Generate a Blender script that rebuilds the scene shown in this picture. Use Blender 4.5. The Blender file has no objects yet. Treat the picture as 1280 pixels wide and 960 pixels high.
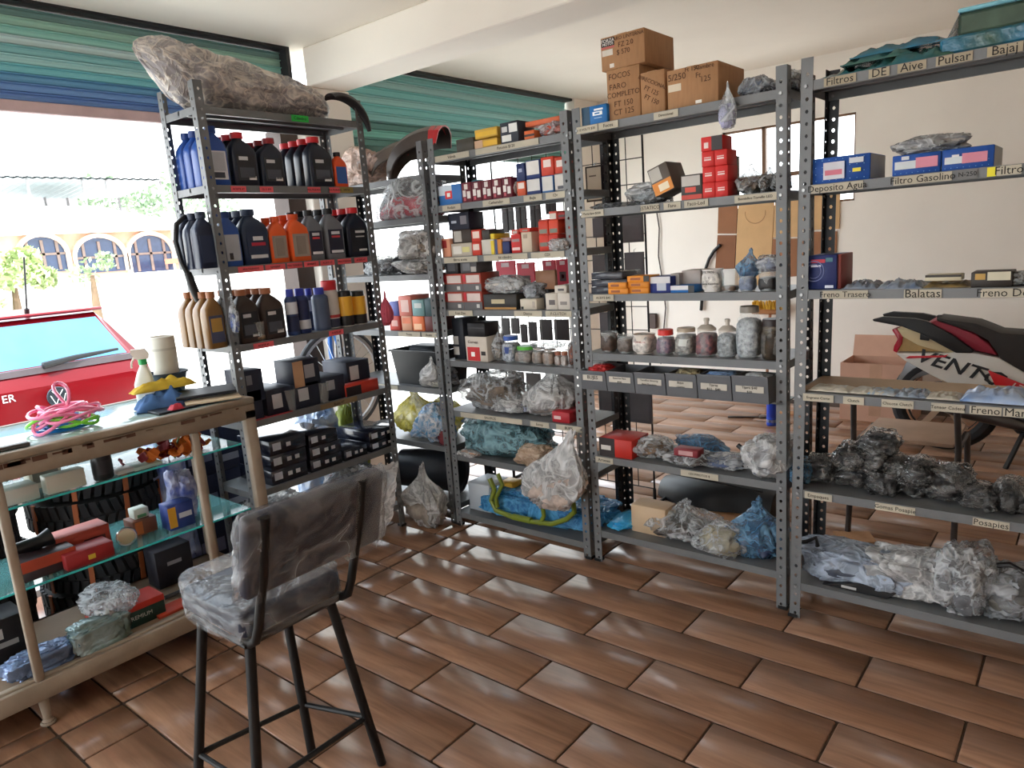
import bpy, bmesh, math, random
from mathutils import Vector, Matrix, Euler, noise
random.seed(7)
SC = bpy.context.scene
COL = SC.collection
R = math.radians
# ---------------------------------------------------------------- camera
FPX, YAW, PIT, ROL, HC = 900.4, -0.69676, -0.19433, -0.073426, 1.459
_f = Vector((math.sin(YAW)*math.cos(PIT), math.cos(YAW)*math.cos(PIT), math.sin(PIT)))
_r = Vector((math.cos(YAW), -math.sin(YAW), 0)); _u = _r.cross(_f)
RT = _r*math.cos(ROL) + _u*math.sin(ROL)
UP = _u*math.cos(ROL) - _r*math.sin(ROL)
cam_d = bpy.data.cameras.new('camera'); cam = bpy.data.objects.new('camera', cam_d); COL.objects.link(cam)
cam_d.sensor_width = 36.0; cam_d.lens = FPX/1280*36; cam_d.clip_start = .05; cam_d.clip_end = 300
mw = Matrix.Identity(4)
for i in range(3):
    mw[i][0], mw[i][1], mw[i][2] = RT[i], UP[i], -_f[i]
mw[2][3] = HC
cam.matrix_world = mw
SC.camera = cam
# ---------------------------------------------------------------- world, sun, exposure
w = bpy.data.worlds.new('sky'); SC.world = w; w.use_nodes = True
nt = w.node_tree; nt.nodes.clear()
bg = nt.nodes.new('ShaderNodeBackground'); wo = nt.nodes.new('ShaderNodeOutputWorld')
tc = nt.nodes.new('ShaderNodeTexCoord'); sp = nt.nodes.new('ShaderNodeSeparateXYZ'); cr = nt.nodes.new('ShaderNodeValToRGB')
cr.color_ramp.elements[0].position = 0.0; cr.color_ramp.elements[0].color = (.94, .97, 1, 1)
cr.color_ramp.elements[1].position = 0.9; cr.color_ramp.elements[1].color = (.72, .87, 1, 1)
nt.links.new(tc.outputs['Generated'], sp.inputs[0]); nt.links.new(sp.outputs['Z'], cr.inputs[0])
nt.links.new(cr.outputs[0], bg.inputs[0]); nt.links.new(bg.outputs[0], wo.inputs[0])
bg.inputs[1].default_value = 2.6
sl = bpy.data.lights.new('sun', 'SUN'); sl.energy = 4.5; sl.angle = R(.6); sl.color = (1, .97, .92)
so = bpy.data.objects.new('sun', sl); COL.objects.link(so); so.rotation_euler = Euler((R(24), R(22), 0))
SC.view_settings.view_transform = 'Standard'
SC.view_settings.look = 'None'
SC.view_settings.gamma = 1.0
SC.view_settings.use_curve_mapping = False
SC.view_settings.exposure = 1.2
SC.cycles.max_bounces = 10
SC.cycles.diffuse_bounces = 6
SC.cycles.transparent_max_bounces = 24
SC.cycles.caustics_reflective = False
SC.cycles.caustics_refractive = False
SC.cycles.sample_clamp_indirect = 6

def at(px, py, X=None, Y=None, Z=None):
    d = RT*((px-640)/FPX) - UP*((py-480)/FPX) + _f
    o = Vector((0, 0, HC))
    if X is not None: t = X/d.x
    elif Y is not None: t = Y/d.y
    else: t = (Z-HC)/d.z
    return o + d*t

# ---------------------------------------------------------------- materials
MATS = {}
def srgb(c):
    return tuple((x/255/12.92 if x/255 <= .04045 else ((x/255+.055)/1.055)**2.4) for x in c)
def mat(key, col=(128, 128, 128), rough=.5, metal=0., var=.12, vs=8., bump=0., bs=60., alpha=None, trans=0., spec=.5,
        emit=0., coat=0., stretch=(1, 1, 1), c2=None, ior=1.45, sheen=0.):
    """procedural material: base colour broken up by noise, optional bump"""
    if key in MATS: return MATS[key]
    m = bpy.data.materials.new(key); m.use_nodes = True; n = m.node_tree; P = n.nodes['Principled BSDF']; L = n.links.new
    c = srgb(col)
    tc = n.nodes.new('ShaderNodeTexCoord'); mp = n.nodes.new('ShaderNodeMapping'); mp.inputs['Scale'].default_value = stretch
    oi = n.nodes.new('ShaderNodeObjectInfo'); ad = n.nodes.new('ShaderNodeVectorMath'); ad.operation = 'ADD'
    L(tc.outputs['Object'], ad.inputs[0]); ml = n.nodes.new('ShaderNodeMath'); ml.operation = 'MULTIPLY'; ml.inputs[1].default_value = 31.
    L(oi.outputs['Random'], ml.inputs[0]); L(ml.outputs[0], ad.inputs[1]); L(ad.outputs[0], mp.inputs[0])
    nz = n.nodes.new('ShaderNodeTexNoise'); nz.inputs['Scale'].default_value = vs; nz.inputs['Detail'].default_value = 5
    L(mp.outputs[0], nz.inputs[0])
    rp = n.nodes.new('ShaderNodeValToRGB'); rp.color_ramp.elements[0].position = .3; rp.color_ramp.elements[1].position = .7
    d = srgb(c2) if c2 else tuple(max(0, x*(1-var)) for x in c); e = c if c2 else tuple(min(1, x*(1+var)) for x in c)
    rp.color_ramp.elements[0].color = (*d, 1); rp.color_ramp.elements[1].color = (*e, 1)
    L(nz.outputs[0], rp.inputs[0]); L(rp.outputs[0], P.inputs['Base Color'])
    P.inputs['Roughness'].default_value = rough; P.inputs['Metallic'].default_value = metal; P.inputs['IOR'].default_value = ior
    P.inputs['Specular IOR Level'].default_value = spec
    P.inputs['Transmission Weight'].default_value = trans; P.inputs['Coat Weight'].default_value = coat
    P.inputs['Coat Roughness'].default_value = .1
    if sheen: P.inputs['Sheen Weight'].default_value = sheen
    if alpha is not None:
        if isinstance(alpha, tuple):
            mr = n.nodes.new('ShaderNodeMapRange'); mr.inputs[1].default_value = .3; mr.inputs[2].default_value = .7
            mr.inputs[3].default_value, mr.inputs[4].default_value = alpha
            n2 = n.nodes.new('ShaderNodeTexNoise'); n2.inputs['Scale'].default_value = bs*.4; n2.inputs['Detail'].default_value = 4; n2.inputs['Distortion'].default_value = 1.2
            L(mp.outputs[0], n2.inputs[0]); L(n2.outputs[0], mr.inputs[0]); L(mr.outputs[0], P.inputs['Alpha'])
        else: P.inputs['Alpha'].default_value = alpha
    if bump:
        nb = n.nodes.new('ShaderNodeTexNoise'); nb.inputs['Scale'].default_value = bs; nb.inputs['Detail'].default_value = 3; nb.inputs['Distortion'].default_value = .8 if alpha else 0
        L(mp.outputs[0], nb.inputs[0]); b = n.nodes.new('ShaderNodeBump'); b.inputs['Strength'].default_value = bump; b.inputs['Distance'].default_value = .01
        L(nb.outputs[0], b.inputs['Height']); L(b.outputs[0], P.inputs['Normal'])
    if emit:
        P.inputs['Emission Color'].default_value = (*c, 1); P.inputs['Emission Strength'].default_value = emit
    MATS[key] = m
    return m
def C(col, rough=.5, **k):
    """shared plain-colour material keyed by colour"""
    return mat('paint_%d_%d_%d_%d_%s' % (*col, int(rough*100), '_'.join('%s%s' % (a, b) for a, b in sorted(k.items()))), col, rough, **k)

# ---------------------------------------------------------------- mesh builder
class MB:
    def __init__(s): s.v = []; s.f = []; s.m = []
    def add(s, vs, fs, mi=0):
        o = len(s.v); s.v += [tuple(p) for p in vs]; s.f += [tuple(i+o for i in f) for f in fs]; s.m += [mi]*len(fs); return s
    def box(s, x0, x1, y0, y1, z0, z1, mi=0):
        v = [(x, y, z) for z in (z0, z1) for y in (y0, y1) for x in (x0, x1)]
        return s.add(v, [(0, 2, 3, 1), (4, 5, 7, 6), (0, 1, 5, 4), (2, 6, 7, 3), (0, 4, 6, 2), (1, 3, 7, 5)], mi)
    def bar(s, a, b, wx, wy, mi=0, up=(0, 0, 1)):
        a, b = Vector(a), Vector(b); d = (b-a).normalized(); u = Vector(up)
        if abs(d.dot(u)) > .98: u = Vector((0, 1, 0))
        x = d.cross(u).normalized(); y = x.cross(d)
        v = []
        for p in (a, b):
            for i, j in ((-1, -1), (1, -1), (1, 1), (-1, 1)): v.append(p + x*i*wx/2 + y*j*wy/2)
        return s.add(v, [(3, 2, 1, 0), (4, 5, 6, 7), (0, 1, 5, 4), (1, 2, 6, 5), (2, 3, 7, 6), (3, 0, 4, 7)], mi)
    def loft(s, rings, cap=True, mi=0, closed=False):
        n = len(rings[0]); v = [p for r in rings for p in r]; f = []
        k = len(rings)
        for i in range(k if closed else k-1):
            a, b = i*n, ((i+1) % k)*n
            for j in range(n): f.append((a+j, a+(j+1) % n, b+(j+1) % n, b+j))
        if cap and not closed: f.append(tuple(reversed(range(n)))); f.append(tuple((k-1)*n+j for j in range(n)))
        return s.add(v, f, mi)
    def tube(s, pts, r, seg=8, closed=False, mi=0, cap=True):
        pts = [Vector(p) for p in pts]; k = len(pts); rings = []; N = None
        for i, p in enumerate(pts):
            if closed: t = (pts[(i+1) % k]-pts[i-1])
            else: t = pts[min(i+1, k-1)]-pts[max(i-1, 0)]
            t.normalize()
            if N is None: N = t.orthogonal().normalized()
            N = (N - t*N.dot(t)); N = N.normalized() if N.length > 1e-6 else t.orthogonal().normalized()
            Bn = t.cross(N); rr = r[i] if isinstance(r, (list, tuple)) else r
            rings.append([p + (N*math.cos(2*math.pi*j/seg) + Bn*math.sin(2*math.pi*j/seg))*rr for j in range(seg)])
        return s.loft(rings, cap, mi, closed)
    def lathe(s, prof, seg=20, c=(0, 0, 0), sx=1, sy=1, sq=1., mi=0, cap=True):
        rings = []
        for q in prof:
            r, z = q[0], q[1]; ox = q[2] if len(q) > 2 else 0; e = q[3] if len(q) > 3 else sq
            ax = q[4] if len(q) > 4 else sx; ay = q[5] if len(q) > 5 else sy
            ring = []
            for j in range(seg):
                t = 2*math.pi*j/seg; cs, sn = math.cos(t), math.sin(t)
                ring.append((c[0]+ox+r*ax*math.copysign(abs(cs)**e, cs), c[1]+r*ay*math.copysign(abs(sn)**e, sn), c[2]+z))
            rings.append(ring)
        return s.loft(rings, cap, mi)
    def cyl(s, a, b, r, r2=None, seg=14, mi=0):
        return s.tube([a, b], [r, r if r2 is None else r2], seg, mi=mi)
    def prism(s, poly, t0, t1, ax='y', mi=0):
        n = len(poly)
        def P(u, v, t): return {'y': (u, t, v), 'x': (t, u, v), 'z': (u, v, t)}[ax]
        v = [P(u, q, t0) for u, q in poly]+[P(u, q, t1) for u, q in poly]
        f = [tuple(range(n)), tuple(reversed(range(n, 2*n)))]+[(i, n+i, n+(i+1) % n, (i+1) % n) for i in range(n)]
        return s.add(v, f, mi)
    def build(s, name, m, parent=None, loc=None, rz=0, smooth=True, bevel=0, ang=38, bseg=1):
        me = bpy.data.meshes.new(name)
        bm = bmesh.new(); vs = [bm.verts.new(p) for p in s.v]
        for f, mi in zip(s.f, s.m):
            try: q = bm.faces.new([vs[i] for i in f]); q.material_index = mi
            except ValueError: pass
        bmesh.ops.recalc_face_normals(bm, faces=bm.faces[:])
        if bevel:
            es = [e for e in bm.edges if len(e.link_faces) == 2 and e.calc_face_angle(0) > R(30)]
            bmesh.ops.bevel(bm, geom=es, offset=bevel, segments=bseg, affect='EDGES', profile=.6, clamp_overlap=True)
        bm.to_mesh(me); bm.free()
        for x in (m if isinstance(m, (list, tuple)) else [m]): me.materials.append(x)
        if smooth:
            me.shade_smooth(); me.set_sharp_from_angle(angle=R(ang))
        return link(name, me, parent, loc, rz)
def link(name, me, parent=None, loc=None, rz=0):
    o = bpy.data.objects.new(name, me); COL.objects.link(o)
    if parent is not None: o.parent = parent
    if loc is not None: o.location = loc
    o.rotation_euler.z = rz
    return o
def tag(o, label, cat, group=None):
    o['label'] = label; o['category'] = cat
    if group: o['group'] = group
    return o
def thing(name, label, cat, loc=(0, 0, 0), rz=0, group=None):
    o = bpy.data.objects.new(name, None); o.empty_display_size = .05; COL.objects.link(o)
    o.location = loc; o.rotation_euler.z = rz
    return tag(o, label, cat, group)
def struct(o):
    o['kind'] = 'structure'; return o
def text(s, size, m, parent, loc, rot=(R(90), 0, 0), name='lettering', align='CENTER', wide=1., shear=0., bold=.0, label=None):
    cu = bpy.data.curves.new(name, 'FONT'); cu.body = s; cu.size = size; cu.align_x = align; cu.align_y = 'CENTER'; cu.extrude = .0003; cu.shear = shear; cu.offset = bold
    cu.resolution_u = 2
    to = bpy.data.objects.new(name, cu); me = bpy.data.meshes.new_from_object(to); bpy.data.objects.remove(to); bpy.data.curves.remove(cu)
    me.materials.append(m)
    o = link(name, me, parent, loc); o.rotation_euler = rot; o.scale.x = wide
    if label: o['label'] = label
    return o
def sharecopy(src, parent=None, loc=None, name=None):
    o = src.copy(); COL.objects.link(o); o.parent = parent
    if loc is not None: o.location = loc
    return o
def copytree(root):
    r = root.copy(); COL.objects.link(r)
    for ch in root.children:
        c = ch.copy(); COL.objects.link(c); c.parent = r
        for g in ch.children:
            d = g.copy(); COL.objects.link(d); d.parent = c
    return r

# common materials
INK = C((24, 22, 24), .7)
GREY = mat('grey_shelf_paint', (108, 110, 112), .42, .0, .12, 9, .05, 30, spec=.5)
BLKPOST = mat('black_post_paint', (32, 33, 36), .45, 0, .2, 10)
CARD = mat('cardboard', (166, 124, 88), .85, 0, .08, 14, .1, 90, stretch=(6, 6, 1))
TAPE = C((226, 218, 200), .6)
WHITE = C((232, 230, 225), .5)
BLACK = C((22, 22, 24), .4)
CHROME = mat('chrome', (215, 218, 222), .16, 1., .03)
def film(key, col, lo, hi, rough=.22, c2=None, scale=7., tl_=.15, gl_=.5):
    """crinkled plastic film: clear on the flats, white and opaque along the creases, highlights painted in"""
    m = bpy.data.materials.new(key); m.use_nodes = True; n = m.node_tree; n.nodes.clear(); L = n.links.new; N = n.nodes.new
    out = N('ShaderNodeOutputMaterial'); tc = N('ShaderNodeTexCoord'); oi = N('ShaderNodeObjectInfo'); ml = N('ShaderNodeMath'); ml.operation = 'MULTIPLY'; ml.inputs[1].default_value = 41
    ad = N('ShaderNodeVectorMath'); L(oi.outputs['Random'], ml.inputs[0]); L(tc.outputs['Object'], ad.inputs[0]); L(ml.outputs[0], ad.inputs[1])
    def M_(op, x, y=None, clamp=False):
        q = N('ShaderNodeMath'); q.operation = op; q.use_clamp = clamp
        for i, v in enumerate((x, y)):
            if v is None: continue
            if isinstance(v, (int, float)): q.inputs[i].default_value = v
            else: L(v, q.inputs[i])
        return q.outputs[0]
    def crease(sc, k):
        nz = N('ShaderNodeTexNoise'); nz.inputs['Scale'].default_value = sc; nz.inputs['Detail'].default_value = 3; nz.inputs['Distortion'].default_value = 1.1; L(ad.outputs[0], nz.inputs['Vector'])
        return M_('SUBTRACT', 1., M_('MULTIPLY', M_('ABSOLUTE', M_('SUBTRACT', nz.outputs[0], .5)), k), True)
    cr_ = M_('MAXIMUM', crease(scale, 13.), M_('MULTIPLY', crease(scale*2.2, 13.), .6))
    n2 = N('ShaderNodeTexNoise'); n2.inputs['Scale'].default_value = 6; n2.inputs['Detail'].default_value = 3; L(ad.outputs[0], n2.inputs['Vector'])
    mr = N('ShaderNodeMapRange'); mr.inputs[1].default_value = .1; mr.inputs[2].default_value = .95; mr.inputs[3].default_value = lo; mr.inputs[4].default_value = hi
    f_ = M_('ADD', M_('MULTIPLY', cr_, .65), M_('MULTIPLY', n2.outputs[0], .5)); L(f_, mr.inputs[0])
    rp = N('ShaderNodeValToRGB'); rp.color_ramp.elements[0].position = .2; rp.color_ramp.elements[1].position = .8
    rp.color_ramp.elements[0].color = (*srgb(c2 or tuple(int(x*.82) for x in col)), 1); rp.color_ramp.elements[1].color = (*srgb(col), 1); L(f_, rp.inputs[0])  # paler colour on the creases paints in highlights the bump leaves faint
    bu = N('ShaderNodeBump'); bu.inputs['Strength'].default_value = .8; bu.inputs['Distance'].default_value = .006; L(cr_, bu.inputs['Height'])
    df = N('ShaderNodeBsdfDiffuse'); L(rp.outputs[0], df.inputs[0]); L(bu.outputs[0], df.inputs['Normal'])
    tl = N('ShaderNodeBsdfTranslucent'); L(rp.outputs[0], tl.inputs[0])
    m1 = N('ShaderNodeMixShader'); m1.inputs[0].default_value = tl_; L(df.outputs[0], m1.inputs[1]); L(tl.outputs[0], m1.inputs[2])
    tr = N('ShaderNodeBsdfTransparent'); m2 = N('ShaderNodeMixShader'); L(mr.outputs[0], m2.inputs[0]); L(tr.outputs[0], m2.inputs[1]); L(m1.outputs[0], m2.inputs[2])
    gl = N('ShaderNodeBsdfGlossy'); gl.inputs['Roughness'].default_value = rough; L(bu.outputs[0], gl.inputs['Normal'])
    lw = N('ShaderNodeFresnel'); lw.inputs[0].default_value = 1.55; L(bu.outputs[0], lw.inputs['Normal']); mg = N('ShaderNodeMath'); mg.operation = 'MULTIPLY'; mg.inputs[1].default_value = gl_; mg.use_clamp = True; L(lw.outputs[0], mg.inputs[0])
    m3 = N('ShaderNodeMixShader'); L(mg.outputs[0], m3.inputs[0]); L(m2.outputs[0], m3.inputs[1]); L(gl.outputs[0], m3.inputs[2]); L(m3.outputs[0], out.inputs[0])
    MATS[key] = m; return m
FILM = film('clear_film', (228, 232, 236), .06, .72)
FILMW = film('milky_film', (226, 226, 226), .55, .97)
FILMG = film('grey_film', (186, 190, 196), .3, .88, c2=(150, 154, 160))
FILMB = film('blue_film', (130, 176, 210), .3, .85, c2=(90, 140, 186))
FILMT = film('teal_film', (150, 190, 200), .35, .9, c2=(100, 146, 158))
GLASSP = mat('pane_glass', (225, 245, 245), .03, 0, 0, 5, trans=1., ior=1.01, alpha=.12)
GLASSC = mat('clear_jar_plastic', (225, 232, 235), .08, 0, .03, 5, alpha=.2)
# ================================================================ SETTING
XF = -3.75; YB = 6.0; ZC = 2.66
# --- floor: grout bed + one object per tile
TW, TL, TX0, TY0 = .2015, .6, -1.4304, 2.624
grout = MB().box(XF-.1, 3.2, -3.6, YB+.05, -.12, -.006).build('floor', C((78, 62, 52), .9, var=.3), smooth=False)
struct(grout)
def tile_mat():
    m = bpy.data.materials.new('wood_look_tile'); m.use_nodes = True; n = m.node_tree; P = n.nodes['Principled BSDF']; L = n.links.new
    tc = n.nodes.new('ShaderNodeTexCoord'); oi = n.nodes.new('ShaderNodeObjectInfo'); ge = n.nodes.new('ShaderNodeNewGeometry')
    mp = n.nodes.new('ShaderNodeMapping'); mp.inputs['Scale'].default_value = (1.6, 16, 1)
    cb = n.nodes.new('ShaderNodeMath'); cb.operation = 'MULTIPLY'; cb.inputs[1].default_value = 57
    sm = n.nodes.new('ShaderNodeMath'); sm.operation = 'ADD'
    L(oi.outputs['Random'], sm.inputs[0]); L(ge.outputs['Random Per Island'], sm.inputs[1]); L(sm.outputs[0], cb.inputs[0])
    ad = n.nodes.new('ShaderNodeVectorMath'); L(ge.outputs['Position'], ad.inputs[0]); L(cb.outputs[0], ad.inputs[1]); L(ad.outputs[0], mp.inputs[0])
    nz = n.nodes.new('ShaderNodeTexNoise'); nz.inputs['Scale'].default_value = 1.5; nz.inputs['Detail'].default_value = 8; nz.inputs['Roughness'].default_value = .62; nz.inputs['Distortion'].default_value = .7
    L(mp.outputs[0], nz.inputs[0])
    rp = n.nodes.new('ShaderNodeValToRGB'); e = rp.color_ramp.elements
    e[0].position = .28; e[0].color = (*srgb((113, 82, 63)), 1); e[1].position = .74; e[1].color = (*srgb((170, 131, 105)), 1)
    k = e.new(.5); k.color = (*srgb((144, 107, 84)), 1)
    L(nz.outputs[0], rp.inputs[0])
    hs = n.nodes.new('ShaderNodeHueSaturation'); mr = n.nodes.new('ShaderNodeMapRange'); mr.inputs[3].default_value = .9; mr.inputs[4].default_value = 1.08
    wn = n.nodes.new('ShaderNodeTexWhiteNoise'); wn.noise_dimensions = '1D'; L(cb.outputs[0], wn.inputs['W']); L(wn.outputs['Value'], mr.inputs[0]); L(mr.outputs[0], hs.inputs['Value'])
    L(rp.outputs[0], hs.inputs['Color']); L(hs.outputs[0], P.inputs['Base Color'])
    P.inputs['Roughness'].default_value = .28; P.inputs['Specular IOR Level'].default_value = .55
    n2 = n.nodes.new('ShaderNodeTexNoise'); n2.inputs['Scale'].default_value = 4; n2.inputs['Detail'].default_value = 4; n2.inputs['Distortion'].default_value = 1.0; L(mp.outputs[0], n2.inputs[0])
    b = n.nodes.new('ShaderNodeBump'); b.inputs['Strength'].default_value = .05; b.inputs['Distance'].default_value = .002; L(n2.outputs[0], b.inputs['Height']); L(b.outputs[0], P.inputs['Normal'])
    return m
TILE = tile_mat(); tile_cache = {}; XCUT = -2.53; rest = MB()
def in_view(x, y):
    d = Vector((x, y, -HC)); z = d.dot(_f)
    if z < .3: return False
    return -60 < 640+FPX*d.dot(RT)/z < 1340 and 300 < 480-FPX*d.dot(UP)/z < 1030
tiles = []
for r in range(-17, 31):
    ya = TY0-TW*(r+1)+.0035; yb = TY0-TW*r-.0035
    if yb > YB or ya < -3.5: continue
    off = TX0 + (0 if r % 2 == 0 else TL/2)
    for i in range(-5, 9):
        a, b = off+i*TL+.0035, off+(i+1)*TL-.0035
        if a < XF: a = XF
        if b > 3.1 or b-a < .05: continue
        for (p, q) in ([(a, XCUT-.008), (XCUT+.008, b)] if a < XCUT < b and ya < 2.65 else [(a, b)]):
            if q-p > .03: tiles.append((p, q, ya, yb))
def seen(t):
    x, y = (t[0]+t[1])/2, (t[2]+t[3])/2
    return any(in_view(px, y) for px in (t[0], x, t[1]))
vis = sorted([t for t in tiles if seen(t)], key=lambda t: math.hypot((t[0]+t[1])/2, (t[2]+t[3])/2))[:296]
vset = set(vis)
def tile_mesh(L_, W_):
    k = (round(L_, 3), round(W_, 3))
    if k not in tile_cache:
        o = MB().box(-L_/2, L_/2, -W_/2, W_/2, -.009, 0).build('tile', TILE, bevel=.004, ang=50)
        tile_cache[k] = o.data; bpy.data.objects.remove(o)
    return tile_cache[k]
for t in tiles:
    cx, cy = (t[0]+t[1])/2, (t[2]+t[3])/2
    if t in vset: link('tile', tile_mesh(t[1]-t[0], t[3]-t[2]), grout, (cx, cy, 0))
    else: rest.box(t[0], t[1], t[2], t[3], -.009, 0)
ro = rest.build('tile_field', TILE, grout, smooth=False); ro['kind'] = 'stuff'
# --- walls, ceiling, beam, column
CREAM = mat('cream_wall_paint', (241, 235, 226), .8, 0, .03, 2.5, .06, 25)
CEIL = mat('ceiling_paint', (240, 233, 222), .85, 0, .03, 2)
wb = MB(); WX0, WX1, WZ0, WZ1 = -2.56, -1.52, 1.58, 2.22
wb.box(XF-.25, WX0, YB, YB+.18, -.1, ZC); wb.box(WX1, 3.2, YB, YB+.18, -.1, ZC); wb.box(WX0, WX1, YB, YB+.18, -.1, WZ0); wb.box(WX0, WX1, YB, YB+.18, WZ1, ZC)
struct(wb.build('wall_back', CREAM, smooth=False))
struct(MB().box(3.1, 3.3, -3.6, YB+.2, -.1, ZC).build('wall_right', CREAM, smooth=False))
struct(MB().box(-.9, 3.3, -3.8, -3.6, -.1, ZC).build('wall_rear', CREAM, smooth=False))  # unseen wall, stopped short so fill light enters behind the camera
struct(MB().box(XF-.45, 3.3, -3.8, YB+.2, ZC, ZC+.2).build('ceiling', CEIL, smooth=False))
struct(MB().box(XF, 3.3, 2.79, 3.07, 2.445, ZC).build('trim_1', CREAM, smooth=False, bevel=.006))
struct(MB().box(XF-.28, XF+.02, 2.72, 3.09, -.1, 2.445).build('trim_2', CREAM, smooth=False, bevel=.006))
fw = MB(); fw.box(XF-.25, XF, 5.62, YB+.02, -.1, ZC); fw.box(XF-.25, XF, -3.8, -3.3, -.1, ZC)
struct(fw.build('wall_front', CREAM, smooth=False))
# brown steel-framed window in the back wall
wf = MB(); BR = C((110, 78, 52), .5)
for x in (WX0, -2.22, -1.88, WX1): wf.box(x-.016, x+.016, YB+.03, YB+.07, WZ0, WZ1)
for z in (WZ0, 1.83, WZ1): wf.box(WX0, WX1, YB+.03, YB+.07, z-.016, z+.016)
win = struct(wf.build('window_1', BR, smooth=False))
for i in range(3):
    for j, (a, b) in enumerate(((WZ0, 1.83), (1.83, WZ1))):
        MB().box(WX0+.02+.34*i, WX0+.34*i+.33, YB+.048, YB+.052, a+.016, b-.016).build('pane', GLASSP, win, smooth=False)
# --- roller shutters, one object per slat
def shutter(name, label, y0, y1, zb, zt, cols, railcol):
    t = thing(name, label, 'shutter', (XF-.1, (y0+y1)/2, zb))
    n = len(cols); h = (zt-zb-.05)/n; L2 = (y1-y0)/2
    MB().box(-.018, .022, -L2, L2, 0, .05).build('bottom_rail', C(railcol, .5), t, bevel=.004)
    for i, c in enumerate(cols):
        z = .05+i*h; p = []
        p = [(0, z), (.007, z+h*.08), (.010, z+h*.4), (.007, z+h*.72), (.020, z+h*.80), (.020, z+h*.90), (.002, z+h*.985)]
        q = [(x-.004, zz) for x, zz in reversed(p)]
        b = MB(); poly = [(x, zz) for x, zz in p]+q
        v = [(x, -L2, zz) for x, zz in poly]+[(x, L2, zz) for x, zz in poly]; m = len(poly)
        b.add(v, [(i2, (i2+1) % m, m+(i2+1) % m, m+i2) for i2 in range(m)]+[tuple(range(m)), tuple(range(m, 2*m))])
        b.build('slat', C(c, .4, var=.16, vs=1.5, stretch=(1, .03, 60)), t)
    return t
g1 = [(97, 131, 186), (107, 146, 197), (98, 153, 189), (126, 197, 204), (166, 210, 210), (129, 182, 184), (189, 212, 212), (146, 199, 188), (158, 198, 182), (118, 155, 151)]
shutter('roller_shutter', 'teal and blue metal roller shutter, part lowered above the counter', -3.3, 2.70, 2.19, 2.642, g1, (196, 168, 168))
g2 = [(96, 147, 140), (126, 197, 185), (87, 137, 131), (146, 208, 208), (134, 206, 206), (158, 209, 209), (135, 206, 206), (166, 210, 210), (142, 207, 206)]
shutter('roller_shutter', 'turquoise metal roller shutter above the shelves, right of the beam', 3.10, 5.6, 2.10, 2.638, g2, (70, 110, 104))
sg = MB()
sg.box(XF-.16, XF-.02, 2.69, 2.715, 2.2, 2.645); sg.box(XF-.16, XF-.02, -3.3, 2.715, 2.645, ZC)
struct(sg.build('trim_3', C((34, 34, 38), .6), smooth=False))
struct(MB().box(XF-.16, XF-.02, 3.09, 5.62, 2.640, ZC).build('trim_4', C((60, 62, 60), .7), smooth=False))
struct(MB().box(XF-.2, XF-.05, 2.60, 2.72, -.1, 2.2).build('trim_5', C((74, 60, 54), .6), smooth=False))
# ================================================================ OUTSIDE
GZ = -.3
struct(MB().box(-60, 30, -40, 40, GZ-.3, GZ).build('ground_street', mat('pale_concrete', (206, 202, 194), .9, 0, .08, 1.2, .1, 20), smooth=False))
struct(MB().box(XF-.9, XF-.06, -3.8, YB+.2, GZ, -.012).build('ground_kerb', mat('kerb_concrete', (196, 190, 182), .9, 0, .1, 3), smooth=False))
# --- red hatchback parked with its tail to the shop
RED = mat('car_red', (104, 4, 14), .3, 0, .05, 2, spec=.25, coat=.1); CARG = mat('car_glass', (84, 138, 170), .15, 0, .05, 2, spec=.4, c2=(70, 122, 156))  # light blue of the glass colour paints in the reflected sky
car = thing('car', 'red hatchback parked outside the counter, tail towards the shop', 'car', (-6.5, 2.05, GZ), R(90))
def sect(y, hw, z0, z1, rw, zr):
    pts = [(hw*.9, z0), (hw, z0+.18), (hw, z1-.12), (hw*.96, z1), (rw, zr-.06), (rw*.9, zr), (-rw*.9, zr), (-rw, zr-.06), (-hw*.96, z1), (-hw, z1-.12), (-hw, z0+.18), (-hw*.9, z0)]
    return [(x, y, z) for x, z in pts]
b = MB(); b.loft([sect(.0, .74, .3, .78, .68, .90), sect(.05, .80, .22, .90, .72, .97), sect(.10, .81, .2, .98, .70, 1.05), sect(.42, .82, .18, 1.0, .60, 1.42), sect(.6, .82, .18, 1.0, .61, 1.45), sect(1.7, .82, .18, .98, .60, 1.46), sect(2.2, .82, .18, .96, .58, 1.36), sect(2.8, .81, .18, .92, .66, .98), sect(3.5, .77, .22, .82, .6, .84), sect(3.75, .68, .3, .62, .55, .66)])
b.build('body', RED, car, ang=30)
rg = MB()
q = [(-.63, .115, 1.05), (.63, .115, 1.05), (.53, .385, 1.375), (-.53, .385, 1.375)]
rg.add([(x, y-.012, z+.006) for x, y, z in q]+[(x, y+.01, z-.006) for x, y, z in q], [(0, 1, 2, 3), (7, 6, 5, 4), (0, 4, 5, 1), (1, 5, 6, 2), (2, 6, 7, 3), (3, 7, 4, 0)])
rg.build('rear_window', CARG, car, smooth=False)
MB().prism([(-.66, 1.0), (.66, 1.0), (.64, 1.05), (-.64, 1.05)], .055, .098, 'y').build('window_seal', C((90, 82, 86), .5), car)
MB().tube([(-.05, .03, 1.06), (.2, .055, 1.085), (.55, .075, 1.10)], [.028, .022, .012], 8).build('wiper', BLACK, car)
MB().box(-.6, .6, .36, .46, 1.435, 1.462).build('roof_spoiler', RED, car, bevel=.012)
MB().tube([(.088, .62, 1.44), (.09, .6, 1.5)], .02, 8).tube([(.09, .6, 1.5), (.13, .55, 1.93)], .008, 6).build('antenna', BLACK, car)
em = MB(); em.tube([(.075*math.cos(a*math.pi/12), -.012, .80+.075*math.sin(a*math.pi/12)) for a in range(24)], .008, 6, True)
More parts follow.
